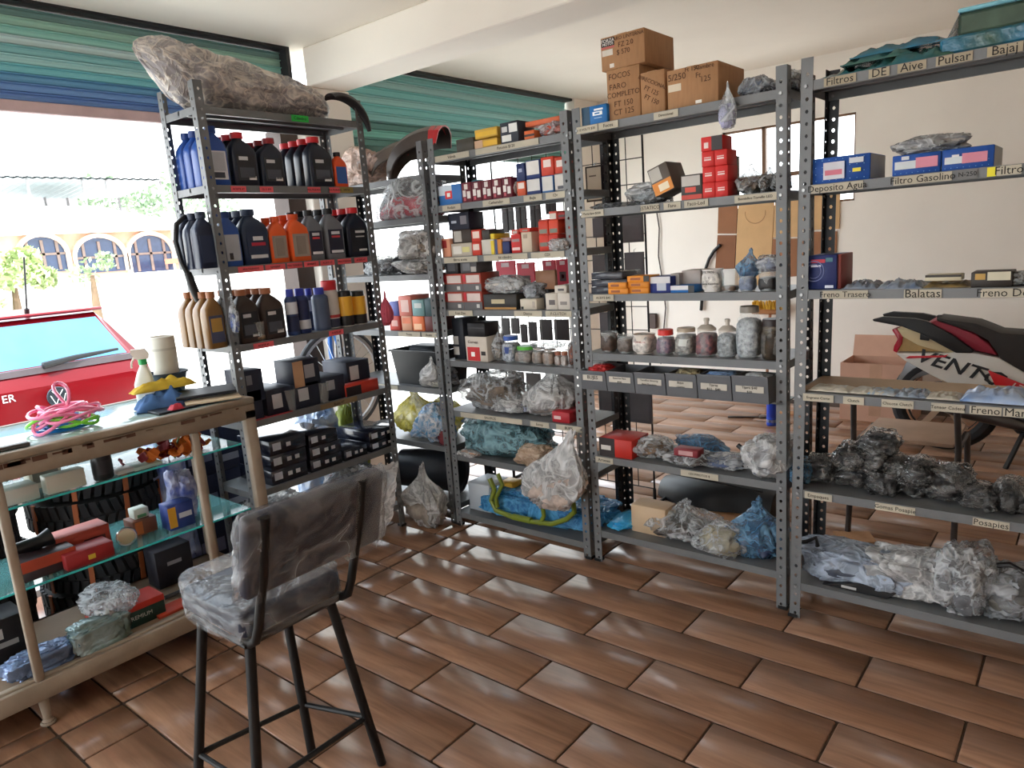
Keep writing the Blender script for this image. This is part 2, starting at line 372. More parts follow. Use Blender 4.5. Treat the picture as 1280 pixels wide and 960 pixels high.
em.lathe([(.07, -.004), (.07, .004)], 20); em.v[-40:] = [(x, -.008+z, .80+y) for x, y, z in em.v[-40:]]
emb = em.build('emblem', C((60, 66, 74), .3, metal=.6), car)
es = MB()
for a, c in (((-.04, .855), (0, .80)), ((.04, .855), (0, .80)), ((-.055, .82), (-.025, .74)), ((-.025, .74), (0, .79)), ((0, .79), (.025, .74)), ((.025, .74), (.055, .82))): es.bar((a[0], -.018, a[1]), (c[0], -.018, c[1]), .01, .008)
es.build('emblem_strokes', CHROME, emb)
text('ER', .085, C((214, 214, 218), .3), car, (-.335, -.004, .85), (R(90), 0, 0))
for sx in (-1, 1):
    MB().box(sx*.74-.05, sx*.74+.05, -.004, .06, .55, .80).build('tail_light', C((170, 24, 30), .2, coat=.5), car, bevel=.015)
    for y in (.75, 3.05):
        w_ = MB(); w_.tube([(sx*.72, y, .28), (sx*.86, y, .28)], .28, 28); wo_ = w_.build('wheel', C((28, 28, 30), .7), car, ang=30)
        MB().tube([(sx*.855, y, .28), (sx*.87, y, .28)], .17, 18).build('hub_cap', C((170, 172, 176), .35, metal=.6), wo_, ang=30)
bp = MB().box(-.76, .76, -.06, .1, .22, .48).build('bumper', RED, car, bevel=.03, bseg=3)
# --- building across the street
XB = -22.
def fb(px, py, X=XB): return at(px, py, X=X)
bl = thing('arched_building', 'pale brick building across the street with arched windows', 'building', (XB, 9, GZ))
def lp(p, t): return (p[0]-t.location.x, p[1]-t.location.y, p[2]-t.location.z)
BRK = mat('pale_pink_brick', (214, 168, 146), .85, 0, .12, 3, .2, 30); WB = mat('white_render', (238, 236, 230), .85, 0, .03, 1)
def slab(name, X0, X1, p0, p1, m, t):     # p0 lower-left pixel, p1 upper-right pixel on plane X1
    a = fb(*p0, X1); c = fb(*p1, X1)
    return MB().box(X0-t.location.x, X1-t.location.x, a.y-t.location.y, c.y-t.location.y, a.z-t.location.z, c.z-t.location.z).build(name, m, t, smooth=False)
wa = at(-60, 345, X=XB); wz = at(240, 287, X=XB); ye = fb(219, 320).y-9
MB().box(-9, 0, wa.y-9-6, ye, wa.z-GZ-1.2, wz.z-GZ).build('brick_wall', BRK, bl, smooth=False)
MB().box(-9, .5, wa.y-15, ye+.2, wz.z-GZ, wz.z-GZ+.16).build('eave', WB, bl, smooth=False)
tr = fb(100, 266)
RT_ = tr.z-GZ+.35
v = [(.5, wa.y-15, wz.z-GZ+.16), (.5, ye+.2, wz.z-GZ+.16), (-2.0, ye-1.2, RT_), (-2.0, wa.y-15, RT_), (-9, wa.y-15, wz.z-GZ+.16), (-9, ye+.2, wz.z-GZ+.16), (-9, ye-1.2, RT_), (-9, wa.y-15, RT_)]
MB().add(v, [(0, 1, 2, 3), (4, 7, 6, 5), (1, 5, 6, 2), (3, 2, 6, 7), (0, 4, 5, 1), (0, 3, 7, 4)]).build('roof', WB, bl, smooth=False)
for (pa, pb, pt) in ((28, 84, 296), (97, 156, 297), (164, 216, 294)):
    a = fb(pa, 340); c = fb(pb, 336); hw = (c.y-a.y)/2; cy = (a.y+c.y)/2-9; z0 = a.z-GZ; zt = fb((pa+pb)/2, pt).z-GZ; zs = zt-hw*.85
    def arch(hw, zs, rz): return [(cy-hw, z0-.05)]+[(cy+hw*math.cos(math.pi*k/12)*-1, zs+rz*math.sin(math.pi*k/12)) for k in range(13)]+[(cy+hw, z0-.05)]
    o = arch(hw+.1, zs, zt-zs+.12); i_ = arch(hw, zs, zt-zs)
    n = len(o); b = MB(); v = [(.0, y, z) for y, z in o]+[(.0, y, z) for y, z in i_]+[(.16, y, z) for y, z in o]+[(.16, y, z) for y, z in i_]
    f = []
    for k in range(n-1): f += [(2*n+k, 2*n+k+1, 3*n+k+1, 3*n+k), (k, k+1, 2*n+k+1, 2*n+k), (n+k, 3*n+k, 3*n+k+1, n+k+1)]
    wn = b.add(v, f).build('arch_window', C((226, 206, 186), .8), bl, smooth=False)
    MB().prism(i_, .03, .06, 'x').build('pane', C((52, 66, 92), .2), wn, smooth=False)
    mu = MB()
    for k in (-.33, 0, .33): mu.box(.06, .1, cy+k*2*hw-.035, cy+k*2*hw+.035, z0, zs+(zt-zs)*.8)
    mu.box(.06, .1, cy-hw, cy+hw, zs-.03, zs+.03); mu.build('mullion', C((120, 104, 96), .6), wn, smooth=False)
# white boundary wall in front of the building
bw = MB().box(-15.3, -15, -30, 40, GZ, at(120, 345, X=-15).z).build('boundary_wall', WB, smooth=False); struct(bw)
# rooftop canopy
cn = thing('rooftop_canopy', 'grey corrugated canopy on thin posts on the roof opposite', 'canopy', (-28, 9, RT_+GZ))
c0 = fb(-60, 240, -28); c1 = fb(150, 246, -28); zc = c1.z-cn.location.z; cb = MB()
N = 40; ya, yb_ = c0.y-9, c1.y-9
cv = []
for k in range(N+1):
    y = ya+(yb_-ya)*k/N; z = zc+.018*math.cos(k*math.pi)
    cv += [(0, y, z), (3.5, y, z+.25), (3.5, y, z+.2), (0, y, z-.05)]
cb.add(cv, [f for k in range(N) for f in ((4*k, 4*k+1, 4*k+5, 4*k+4), (4*k+3, 4*k+7, 4*k+6, 4*k+2))]).build('roof_sheet', C((150, 158, 160), .5), cn, smooth=False)
for y in (ya+1, ya+3.2, yb_-2.5, yb_-.1):
    for x in (.1, 3.4): MB().box(x-.03, x+.03, y-.03, y+.03, 0, zc-.04 if x < 1 else zc+.2).build('post', C((120, 118, 118), .6), cn, smooth=False)
tag(MB().box(-.7, .7, -.7, .7, 0, 1.0).build('water_tank', C((128, 122, 122), .7), None, (-29.5, fb(62, 250, -29.5).y, RT_+GZ), smooth=False, bevel=.1), 'dark square water tank on the roof opposite, under the canopy', 'tank')
# pink house seen between the oil bottles
ph = thing('pink_house', 'pink house with lattice windows seen between the oil bottles', 'building', (-20.4, at(320, 350, X=-20).y, GZ))
MB().box(-.6, .4, -1.9, 3.1, 0, at(320, 322, X=-20).z-GZ).build('wall', C((236, 178, 160), .85), ph, smooth=False)
for (pa, pb) in ((291, 316), (318, 342), (345, 361)):
    a = at(pa, 357, X=-20.1); c = at(pb, 339, X=-20.1); y0, y1, z0, z1 = a.y-ph.location.y, c.y-ph.location.y, a.z-GZ, c.z-GZ
    wn = MB().box(.36, .44, y0, y1, z0, z1).build('window', C((150, 96, 62), .6), ph, smooth=False)
    lt = MB(); nn = 5
    for k in range(nn+1):
        yy = y0+(y1-y0)*k/nn; lt.box(.44, .48, yy-.02, yy+.02, z0, z1)
        zz = z0+(z1-z0)*k/nn; lt.box(.44, .48, y0, y1, zz-.015, zz+.015)
    lt.build('lattice', C((236, 214, 196), .7), wn, smooth=False)
MB().box(-.8, .7, -2.1, 3.3, at(320, 322, X=-20).z-GZ, at(320, 316, X=-20).z-GZ).build('roof', C((206, 120, 96), .8), ph, smooth=False)
# trees
def leafball(b, c, r, n, s, rnd):
    for _ in range(n):
        d = Vector((rnd.gauss(0, 1), rnd.gauss(0, 1), rnd.gauss(0, 1))).normalized()*r*rnd.random()**.4
        p = Vector(c)+Vector((d.x, d.y, d.z*.9)); u = Vector((rnd.gauss(0, 1), rnd.gauss(0, 1), rnd.gauss(0, 1))).normalized(); v_ = u.orthogonal().normalized()
        b.add([p-u*s, p+v_*s*.5, p+u*s, p-v_*s*.5], [(0, 1, 2, 3)])
def tree(label, px, py, X, h, balls, col, seed, n=260, s=.1):
    rnd = random.Random(seed); p = at(px, py, X=X); t = thing('tree', label, 'tree', (X, p.y, GZ))
    MB().tube([(0, 0, 0), (.05, .05, h*.5), (0, .1, h*.9)], [.12, .09, .04], 8).build('trunk', C((112, 92, 72), .9), t)
    b = MB()
    for (dx, dy, z, r) in balls: leafball(b, (dx, dy, z), r, n, s, rnd)
    o = b.build('foliage', mat('leaf_%d' % seed, col, .6, 0, .3, 3), t, smooth=False); o['kind'] = 'stuff'
tree('pale green leafy tree at the left edge, in front of the arches', 2, 330, -12.5, 1.8, [(0, 0, 1.85, .36), (0, .3, 2.0, .24), (0, -.4, 1.75, .45), (.2, .42, 1.75, .2), (0, -.3, 1.2, .4)], (166, 182, 128), 3, 220, .07)
tree('small shrub with thin leaves below the middle arch', 108, 345, -14.2, 1.9, [(0, 0, 1.75, .3), (0, .35, 1.95, .2)], (130, 150, 112), 4, 70, .06)
tree('hazy green tree behind the rooftop canopy', 130, 240, -34, 5.2, [(0, 0, 5.0, 1.1), (0, 1.6, 4.8, 1.0), (0, -1.4, 4.6, .9), (0, 3.4, 5.2, 1.2), (0, 5.2, 5.0, 1.3)], (140, 160, 132), 5, 240, .18)
# ================================================================ SHELF UNITS
FL, PITCH, TH = .038, .038, .0022
def post_mesh(H):
    b = MB()
    n = int(H/PITCH); hexa = [(.0058*math.cos(k*math.pi/3), .0068*math.sin(k*math.pi/3)) for k in range(6)]
    def strip(mapf):
        for i in range(n):
            z0, z1 = i*PITCH, (i+1)*PITCH if i < n-1 else H
            cz = i*PITCH+PITCH/2; cu = FL*.55
            outer = [(FL, cz), (FL, z1), (cu, z1), (0, z1), (0, cz), (0, z0), (cu, z0), (FL, z0)]
            hol = [(cu+u, cz+w_) for u, w_ in hexa]
            V = [mapf(u, z, t) for t in (0, TH) for u, z in outer+hol]
            # outer idx 0..7, hole 8..13 (0:+u, 1,2: up, 3:-u, 4,5: down)
            q = [(0, 1, 9, 8), (1, 2, 9), (2, 10, 9), (2, 3, 10), (3, 4, 11, 10), (4, 5, 12, 11), (5, 6, 12), (6, 13, 12), (6, 7, 13), (7, 0, 8, 13)]
            F = [tuple(f) for f in q]+[tuple(reversed([x+14 for x in f])) for f in q]
            F += [(8+k, 8+(k+1) % 6, 22+(k+1) % 6, 22+k) for k in range(6)]
            F += [(0, 14, 15, 1), (7, 21, 14, 0), (4, 3, 17, 18), (5, 4, 18, 19)]
            if i == 0: F += [(5, 19, 20, 6), (6, 20, 21, 7)]
            if i == n-1: F += [(1, 15, 16, 2), (2, 16, 17, 3)]
            b.add(V, F)
    strip(lambda u, z, t: (u, t, z)); strip(lambda u, z, t: (t, u, z))
    return b
def mk(H, m, nm):
    o = post_mesh(H).build('post', m, smooth=False); d = o.data; bpy.data.objects.remove(o); return d
PM = {('g', 1.97): mk(1.97, GREY, 'a'), ('b', 1.97): mk(1.97, BLKPOST, 'b'), ('g', 2.18): mk(2.18, GREY, 'c')}
LIP = .03
_o = MB().cyl((0, -.005, 0), (0, .003, 0), .0055, seg=6).build('bolt', C((150, 150, 150), .4, metal=.8), smooth=False); BOLT = _o.data; bpy.data.objects.remove(_o)
def shelf_mesh(W, D, m, drop=LIP):
    b = MB(); t = .0015
    b.box(0, W, 0, D, -t, 0)
    for y0, y1 in ((0, t), (D-t, D)): b.box(0, W, y0, y1, -drop, -t)
    for x0, x1 in ((0, t), (W-t, W)): b.box(x0, x1, t, D-t, -drop, -t)
    b.box(.02, W-.02, t, .014, -drop, -drop+t); b.box(.02, W-.02, D-.014, D-t, -drop, -drop+t)
    b.box(0, W, D*.48, D*.52, -drop*.6, -t)
    return b
def unit(name, label, org, rz, W, D, H, levels, lean=(0, 0), rear='b', notes=()):
    """local frame: x along the front, y to the back, z up; levels = z of shelf surface"""
    t = thing(name, label, 'shelving', org, rz, 'steel shelving units')
    for (x, y, ro, ln, kd) in ((0, 0, 0, lean[0], 'g'), (W, 0, R(90), lean[1], 'g'), (W, D, R(180), lean[1], rear), (0, D, R(270), lean[0], rear)):
        o = link('post', PM[(kd, H)], t, (x, y, 0)); o.rotation_euler = (Euler((0, ln, 0)).to_matrix() @ Euler((0, 0, ro)).to_matrix()).to_euler()
        MB().box(-.004, .03, -.004, .03, 0, .012).build('foot', BLACK, o, smooth=False)
    i0 = TH+.0005
    for z in levels:
        o = shelf_mesh(W-2*i0, D-2*i0, GREY).build('shelf', GREY, t, (i0+z*math.sin((lean[0]+lean[1])/2), i0, z), smooth=False)
        for x in (.021, W-.021):
            for y, sg in ((-i0, 1), (D-i0, -1)): link('bolt', BOLT, o, (x-i0, y, -.015))
    return t
# the unit along the shop front (faces +X): local x = world Y, local -y = world +X
Z1 = [2.083, 1.775, 1.442, 1.110, .768, .452, .130]
U1 = unit('shelving_unit', 'grey steel shelving unit by the counter, loaded with oil bottles', (-2.852, 1.580, 0), R(90), .845, .30, 2.18, Z1, rear='g')
ZA = [1.815, 1.615, 1.333, 1.184, .735, .425, .10]
ZA_ = [1.815, 1.615, 1.330, 1.035, .735, .425, .10]
U2a = unit('shelving_unit', 'grey steel shelving unit in the corner, half hidden behind the oil bottles', (-3.47, 2.575, 0), 0, .855, .30, 1.97, ZA_)
Z2 = [1.885, 1.655, 1.408, 1.150, .893, .632, .395, .075]
U2 = unit('shelving_unit', 'grey steel shelving unit crammed with small parts boxes', (-2.605, 2.57, 0), 0, .852, .30, 1.97, Z2, lean=(.018, 0))
Z3 = [1.897, 1.565, 1.218, .966, .505, .150]
U3 = unit('shelving_unit', 'grey steel shelving unit with cartons on top and screw jars', (-1.733, 2.575, 0), 0, .865, .30, 1.97, Z3)
Z4 = [1.898, 1.572, 1.225, .868, .508, .142]
U4 = unit('shelving_unit', 'grey steel shelving unit at the right edge with marker-pen labels', (-.845, 2.54, 0), 0, .86, .30, 1.97, Z4, lean=(.017, .012))
MB().box(.01, .855, .0, .12, .808, .814).build('bin_rail', GREY, U3, smooth=False)

# ---------------------------------------------------------------- item builders (local frame: front faces -y)
class Fr:   # a shelf front: 'row' units face -Y, the oil unit faces +X
    def __init__(s, kind, plane): s.k = kind; s.p = plane
    def place(s, px0, px1, pyt, z0, back=.02, pym=None):
        """pixel extents on the shelf front -> (loc, rz, width, height)"""
        pl = s.p + (back if s.k == 'row' else -back); kw = {'Y': pl} if s.k == 'row' else {'X': pl}
        z1 = at((px0+px1)/2, pyt, **kw).z
        # pixel row of the mid height
        if pym is None:
            lo, hi = pyt, pyt+400
            for _ in range(30):
                m_ = (lo+hi)/2
                if at((px0+px1)/2, m_, **kw).z > (z0+z1)/2: lo = m_
                else: hi = m_
            pym = lo
        a = at(px0, pym, **kw); c = at(px1, pym, **kw)
        if s.k == 'row': return ((a.x+c.x)/2, pl, z0), 0., c.x-a.x, z1-z0
        return (pl, (a.y+c.y)/2, z0), R(90), c.y-a.y, z1-z0
ROW = Fr('row', 2.575); OIL = Fr('oil', -2.855)
def panel(parent, x0, x1, z0, z1, y, col, name='label_panel', t=.0008, label=None, rough=.5):
    o = MB().box(x0, x1, y-t, y, z0, z1).build(name, C(col, rough), parent, smooth=False)
    if label: o['label'] = label
    return o
def carton(name, label, loc, w, d, h, col, rz=0, cat='box', group=None, prints=(), words=(), m=None, tilt=0, lid=None, seam=False, side=None):
    """prints: (u0,u1,v0,v1,colour) fractions of the front; words: (text,u,v,size,colour)"""
    t = thing(name, label, cat, loc, rz, group)
    if tilt: t.rotation_euler.y = tilt
    mm = m or C(col, .55, var=.06)
    MB().box(-w/2, w/2, 0, d, 0, h).build('body', mm, t, bevel=min(.002, h*.05), ang=50)
    if lid: MB().box(-w/2-.001, w/2+.001, -.001, d+.001, h*lid[0], h+.001).build('lid', C(lid[1], .5), t, bevel=.0015)
    if seam:
        MB().box(-.02, .02, -.0006, d+.0006, h-.0003, h+.0008).build('tape', C((190, 150, 110), .35), t, smooth=False)
    if side: MB().box(w/2, w/2+.0008, d*.04, d*.96, h*.04, h*.96).build('side_print', C(side, .5), t, smooth=False)
    for i, (a, b, c, e, cl) in enumerate(prints): panel(t, -w/2+a*w, -w/2+b*w, c*h, e*h, (0 if not lid else -.001)-.00025*i, cl, 'print')
    for (s, u, v, sz, cl) in words: text(s, sz, C(cl, .6), t, (-w/2+u*w, -.0026, v*h))
    return t
def rdg(p): return 1-2.6*abs(noise.noise(p))
def bag_mesh(w, d, h, seed, fold=.17, lump=.34, sq=.78, flat=True, neck=0., su=60, sv=34, tail=None, lean=0.):
    b = MB(); rings = []; off = Vector((seed*3.7, seed*1.3, seed*.71))
    for i in range(1, sv):
        ph = math.pi*i/sv; ring = []
        for j in range(su):
            th = 2*math.pi*j/su
            n = Vector((math.sin(ph)*math.cos(th), math.sin(ph)*math.sin(th), -math.cos(ph)))
            wq = Vector((noise.noise(n*2+off), noise.noise(n*2.2-off), noise.noise(n*1.9+off*2)))*.5
            k = 1+lump*noise.noise(n*1.5+off)+fold*.75*(rdg((n+wq)*2.6+off)-.35)+fold*.42*(rdg((n+wq)*6.5+off)-.35)
            x = math.copysign(abs(n.x)**sq, n.x)*w/2*k; y = math.copysign(abs(n.y)**sq, n.y)*d/2*k
            z = h*(.5+.5*math.copysign(abs(n.z)**sq, n.z)*(1+.7*(k-1)))
            if neck:
                u = min(1, max(0, (z/h-.45)/.5)); e = u*u*(3-2*u)
                s_ = (1-e*.86)*(1+.16*u*math.sin(11*th+4*noise.noise(n*2+off)+seed)); s_ += .22*neck*max(0, u-.86)/.14
                x *= s_; y *= s_; x += w*.18*neck*u*math.sin(seed); z *= 1+.16*neck*e
            if tail:
                ax, amt = tail; u = max(0, (x*ax)/(w/2)-.45)
                z = z*(1-.62*min(1, u*1.3)); x += ax*u*amt
            ring.append((x+lean*(max(0, z)/h)**1.2, y, max(0, z)))
        rings.append(ring)
    b.loft(rings); return b
def bag(label, loc, w, d, h, seed, film=None, inner=(70, 70, 74), cat='bag', group=None, rz=0, name='plastic_bag', **k):
    t = thing(name, label, cat, loc, rz, group)
    bag_mesh(w, d, h, seed, **k).build('film', film or FILM, t, ang=55)
    if inner:
        k2 = dict(k); k2['neck'] = 0; k2['tail'] = None; k2['su'] = 30; k2['sv'] = 18; k2['fold'] = .2
        bag_mesh(w*.84, d*.8, h*(.55 if k.get('neck') else .8), seed+5, **k2).build('contents', C(inner, .45, var=.5, vs=22), t, (0, 0, .004), ang=50)
    return t
def topz(label):
    """height of the top of an already placed thing"""
    o = next(x for x in bpy.data.objects if x.get('label') == label); zs = []
    for c in ([o] if o.data else list(o.children)):
        zs += [(v.co.z + c.location.z*(c is not o)) for v in c.data.vertices] if c.data and c.name.split('.')[0] not in ('lettering',) else []
    return o.location.z + max(zs) + .0006
def jug(name, label, loc, w, d, h, col, cap, rz=0, group=None, lab=None, off=.0, capr=.3, n2=None):
    t = thing(name, label, 'bottle', loc, rz, group)
    W, D = w/2, d/2; m = C(col, .32, var=.05)
    pr = [(1, 0, 0, .35, W*.94, D*.92), (1, h*.02, 0, .32, W, D), (1, h*.60, 0, .32, W, D), (1, h*.70, off*w*.15, .4, W*.93, D*.95), (1, h*.80, off*w*.5, .6, W*.62, D*.8), (1, h*.86, off*w*.75, .9, W*.36, D*.62), (1, h*.90, off*w*.8, 1, w*.16, w*.16), (1, h*.925, off*w*.8, 1, w*.16, w*.16)]
    MB().lathe([(r, z, ox, e, ax, ay) for r, z, ox, e, ax, ay in pr], 24, (0, D, 0)).build('body', m, t, ang=45)
    cm = MB(); cr_ = w*.225
    cm.lathe([(cr_, h*.885), (cr_, h*.995), (cr_*.92, h)], 18, (off*w*.8, D, 0)); cm.build('cap', C(cap, .4), t, ang=40)
    if lab:
        o = panel(t, -W*.74, W*.74, h*.10, h*.58, .0012, lab[0], 'label_panel', .0022)
        if len(lab) > 1:
            for k, (a, b, e, f, c) in enumerate(lab[1]): panel(t, -W*.74+a*W*1.48, -W*.74+b*W*1.48, h*(.10+.48*e), h*(.10+.48*f), -.0008, c, 'print')
    return t
def canister(name, label, loc, r, h, col, cap, rz=0, group=None, cat='can', band=None, shoulder=True, capr=.62, caph=.16):
    t = thing(name, label, cat, loc, rz, group)
    pr = [(r*.94, 0), (r, .004), (r, h*(1-caph)*.9), (r*.97, h*(1-caph)*.94), (r*(capr+.08), h*(1-caph)) if shoulder else (r, h*(1-caph))]
    MB().lathe(pr, 22, (0, r, 0)).build('body', C(col, .3), t, ang=40)
    MB().lathe([(r*capr, h*(1-caph)), (r*capr, h*.985), (r*capr*.9, h)], 20, (0, r, 0)).build('cap', C(cap, .4), t, ang=40)
    if band:
        for (a, b, c) in band: MB().lathe([(r+.0006, h*a), (r+.0006, h*b)], 22, (0, r, 0), cap=False).build('label_band', C(c, .45), t)
    return t
def cup(name, label, loc, r0, r1, h, m, fill=None, group=None, cat='cup', fl=.6, rim=True):
    t = thing(name, label, cat, loc, 0, group); e = .0012
    MB().lathe([(r0, 0), (r1, h), (r1+.002, h), (r1+.002, h-.004), (r1-e, h-.004), (r0-e, e)], 22, (0, r1, 0)).build('body', m, t, ang=35)
    if fill:
        q = r0+(r1-r0)*fl
        o = bag_mesh(2*q*.94, 2*q*.94, h*fl, int(h*9999) % 97, fold=.1, lump=.06, sq=.5, su=22, sv=12); o.build('contents', C(fill, .45, var=.5, vs=60), t, (0, r1, .002), ang=60)
    return t
def jar(name, label, loc, r, h, lid, fill, group=None, lidh=.16, fl=.85, sh=.9, lab=None, m=None):
    t = thing(name, label, 'jar', loc, 0, group)
    hb = h*(1-lidh)
    MB().lathe([(r*.9, 0), (r, .006), (r, hb*.84), (r*sh, hb*.95), (r*sh, hb)], 24, (0, r, 0)).build('body', m or GLASSC, t, ang=35)
    MB().lathe([(r*sh*1.04, hb), (r*sh*1.04, h*.97), (r*sh*.98, h)], 24, (0, r, 0)).build('lid', C(lid, .45), t, ang=35)
    if fill:
        bag_mesh(2*r*.95, 2*r*.95, hb*fl, int(r*9e4+h*1e4) % 91, fold=.09, lump=.05, sq=.42, su=24, sv=14).build('contents', C(fill[0], .45, c2=fill[1], vs=70), t, (0, r, .003), ang=60)
    if lab: MB().add([p for k in range(9) for p in (((r+.001)*math.sin((k-4)*.16), r-(r+.001)*math.cos((k-4)*.16), hb*.42), ((r+.001)*math.sin((k-4)*.16), r-(r+.001)*math.cos((k-4)*.16), hb*.72))], [(2*k, 2*k+2, 2*k+3, 2*k+1) for k in range(8)]).build('label_panel', C(lab, .6), t)
    return t
def tag_strip(unit_, x0, x1, zl, s, size, y=-.0012, col=(186, 178, 160), ink=INK, h=.026, bold=.0):
    """paper strip with handwriting stuck to a shelf lip (local coords of the unit)"""
    p = MB().box(x0, x1, y-.0006, y, zl-.0285, zl-.0285+h).build('label_strip', C(col, .7), unit_, smooth=False)
    if s: text(s, size, ink, unit_, ((x0+x1)/2, y-.0012, zl-.0285+h/2), bold=bold)
# ================================================================ OIL UNIT CONTENTS
def oilcol(px0, px1, pyt, lv, n, what, behind, d=.066, col=(22, 30, 46), cap=(30, 30, 34), lab=None, off=0., group='oil bottles on the corner unit', h=None, name='oil_bottle'):
    loc, rz, w_, hh = OIL.place(px0, px1, pyt, Z1[lv], .012)
    hh = h or hh
    for k in range(n):
        jug(name, what if k == 0 else behind + ', ' + ('', 'second', 'third', 'fourth')[k] + ' back', (loc[0]-k*(d+.004), loc[1], loc[2]), w_*.97, d, hh, col, cap, rz, group, lab, off)
PR = ((.12, .6, .78, .92, (200, 200, 206)), (.1, .9, .1, .5, (70, 74, 84)), (.55, .95, .02, .16, (220, 220, 220)))
NAVY = (26, 36, 60); BLUE = (36, 74, 150)
# level 1 (upper bottles)
oilcol(257, 286, 157, 1, 4, 'tall blue oil bottle with white back label, top bottle shelf', 'tall blue oil bottle filed behind the white-labelled one, top bottle shelf', col=BLUE, cap=(30, 62, 130), lab=((206, 208, 214), ((.1, .9, .3, .95, (170, 174, 184)), (.1, .8, .05, .25, (60, 64, 74)))), d=.062)
oilcol(291, 323, 165, 1, 3, 'large black oil bottle with raised red cap, top bottle shelf', 'black red-capped oil bottle filed behind the large one, top bottle shelf', cap=(196, 30, 44), lab=((34, 36, 42), PR), off=-.12)
oilcol(326, 356, 172, 1, 3, 'lower black oil bottle right of the large red-capped one', 'black oil bottle filed behind the lower one, top bottle shelf', cap=(150, 30, 40), lab=((36, 38, 44), PR), off=.1)
oilcol(387, 417, 171, 1, 4, 'black oil bottle heading the file of four red caps', 'slim black oil bottle with red cap in the file of four', cap=(206, 34, 44), lab=((30, 32, 38), PR), off=-.15)
oilcol(418, 435, 190, 1, 1, 'small orange bottle with blue label, end of top bottle shelf', '', col=(228, 84, 36), cap=(34, 34, 38), lab=((52, 92, 160), ()), d=.05)
# level 2
oilcol(246, 273, 264, 2, 3, 'dark navy oil bottle behind the left post, middle bottle shelf', 'dark navy oil bottle filed at the left end, middle bottle shelf', col=NAVY, cap=NAVY, d=.062, lab=((30, 42, 70), ()))
oilcol(277, 302, 264, 2, 2, 'blue oil bottle with pale label, middle bottle shelf', 'blue oil bottle filed behind the pale-labelled one, middle bottle shelf', col=(40, 78, 150), cap=(34, 60, 120), lab=((168, 172, 180), ((.2, .45, .05, .3, (40, 40, 44)),)))
oilcol(303, 338, 261, 2, 4, 'wide dark navy oil bottle in the middle bottle shelf', 'wide dark navy oil bottle filed behind, middle bottle shelf', col=(32, 46, 70), cap=(40, 54, 80), lab=((34, 48, 74), ((.3, .8, .7, .85, (220, 220, 226)), (.2, .9, .5, .62, (190, 50, 70)), (.1, .95, .03, .16, (210, 210, 214)))), off=-.1)
oilcol(337, 361, 270, 2, 2, 'orange oil bottle with grey oval label, left of two', 'orange oil bottle filed behind the left orange one', col=(226, 92, 40), cap=(222, 86, 36), lab=((150, 138, 128), ((.2, .8, .1, .9, (136, 124, 116)),)), off=.12)
oilcol(362, 389, 267, 2, 3, 'orange oil bottle with grey oval label, right of two', 'orange oil bottle filed behind the right orange one', col=(230, 96, 42), cap=(224, 86, 38), lab=((152, 140, 130), ((.2, .8, .1, .9, (138, 126, 118)),)), off=-.1)
G3 = ((.2, .8, .8, .92, (214, 214, 220)), (.2, .8, .66, .74, (200, 60, 70)), (.1, .95, .03, .14, (220, 220, 224)))
oilcol(384, 405, 262, 2, 3, 'grey oil bottle with dark label beside the orange ones', 'grey oil bottle filed behind, beside the orange ones', col=(108, 112, 120), cap=(26, 26, 30), lab=((34, 38, 56), G3), off=-.1)
oilcol(407, 431, 260, 2, 3, 'grey oil bottle with dark label beside the black ones', 'grey oil bottle filed behind, beside the black ones', col=(112, 116, 124), cap=(26, 26, 30), lab=((34, 38, 56), G3), off=-.1)
oilcol(434, 461, 259, 2, 4, 'black oil bottle with red cap at the right end, middle bottle shelf', 'black red-capped oil bottle filed at the right end, middle bottle shelf', cap=(206, 40, 48), lab=((28, 30, 36), ((.3, .9, .8, .9, (220, 220, 222)), (.3, .85, .62, .67, (200, 200, 204)), (.45, .95, .04, .12, (225, 225, 226)))))
# level 3
GOLD = (118, 84, 42)
oilcol(258, 282, 364, 3, 4, 'gold oil bottle beside the left post, lower bottle shelf', 'gold oil bottle filed at the left end, lower bottle shelf', col=GOLD, cap=(150, 96, 60), lab=((60, 66, 92), ((.1, .9, .4, .9, (176, 136, 64)),)), d=.06, off=.1)
oilcol(297, 326, 361, 3, 3, 'bronze-capped black-label oil bottle, left of two, lower bottle shelf', 'bronze-capped oil bottle filed behind the left one, lower bottle shelf', col=(58, 48, 44), cap=(168, 106, 70), lab=((30, 30, 36), PR), off=-.1)
oilcol(328, 357, 359, 3, 3, 'bronze-capped black-label oil bottle, right of two, lower bottle shelf', 'bronze-capped oil bottle filed behind the right one, lower bottle shelf', col=(60, 48, 44), cap=(172, 108, 72), lab=((30, 32, 38), PR), off=-.12)
def oilcan(px0, px1, pyt, label, back=.012, **k):
    loc, rz, w_, h = OIL.place(px0, px1, pyt, Z1[3], back)
    return canister('spray_can', label, loc, w_/2*.97, h, rz=rz, group='cans on the lower bottle shelf', **k)
BB = [(.08, .42, (28, 38, 74)), (.46, .72, (206, 210, 220))]
oilcan(362, 376, 361, 'navy additive can with blue cap, leftmost of four', col=(44, 62, 110), cap=(44, 58, 170), band=BB)
oilcan(374, 391, 360, 'navy additive can with blue cap, second from the left', .02, col=(40, 56, 104), cap=(44, 58, 170), band=[(.1, .3, (200, 206, 216)), (.32, .74, (30, 40, 80))])
oilcan(386, 398, 360, 'navy additive can with blue cap, third and deepest of four', .09, col=(44, 60, 108), cap=(46, 60, 172), band=BB)
oilcan(398, 416, 359, 'grey-blue additive can with blue cap beside the red-capped can', col=(70, 84, 112), cap=(44, 56, 160), band=[(.06, .74, (74, 86, 110))])
oilcan(411, 428, 350, 'tall white spray can with big red cap', .03, col=(214, 210, 206), cap=(206, 34, 44), capr=.95, caph=.2, band=[(.02, .2, (50, 56, 80)), (.22, .28, (196, 60, 60))])
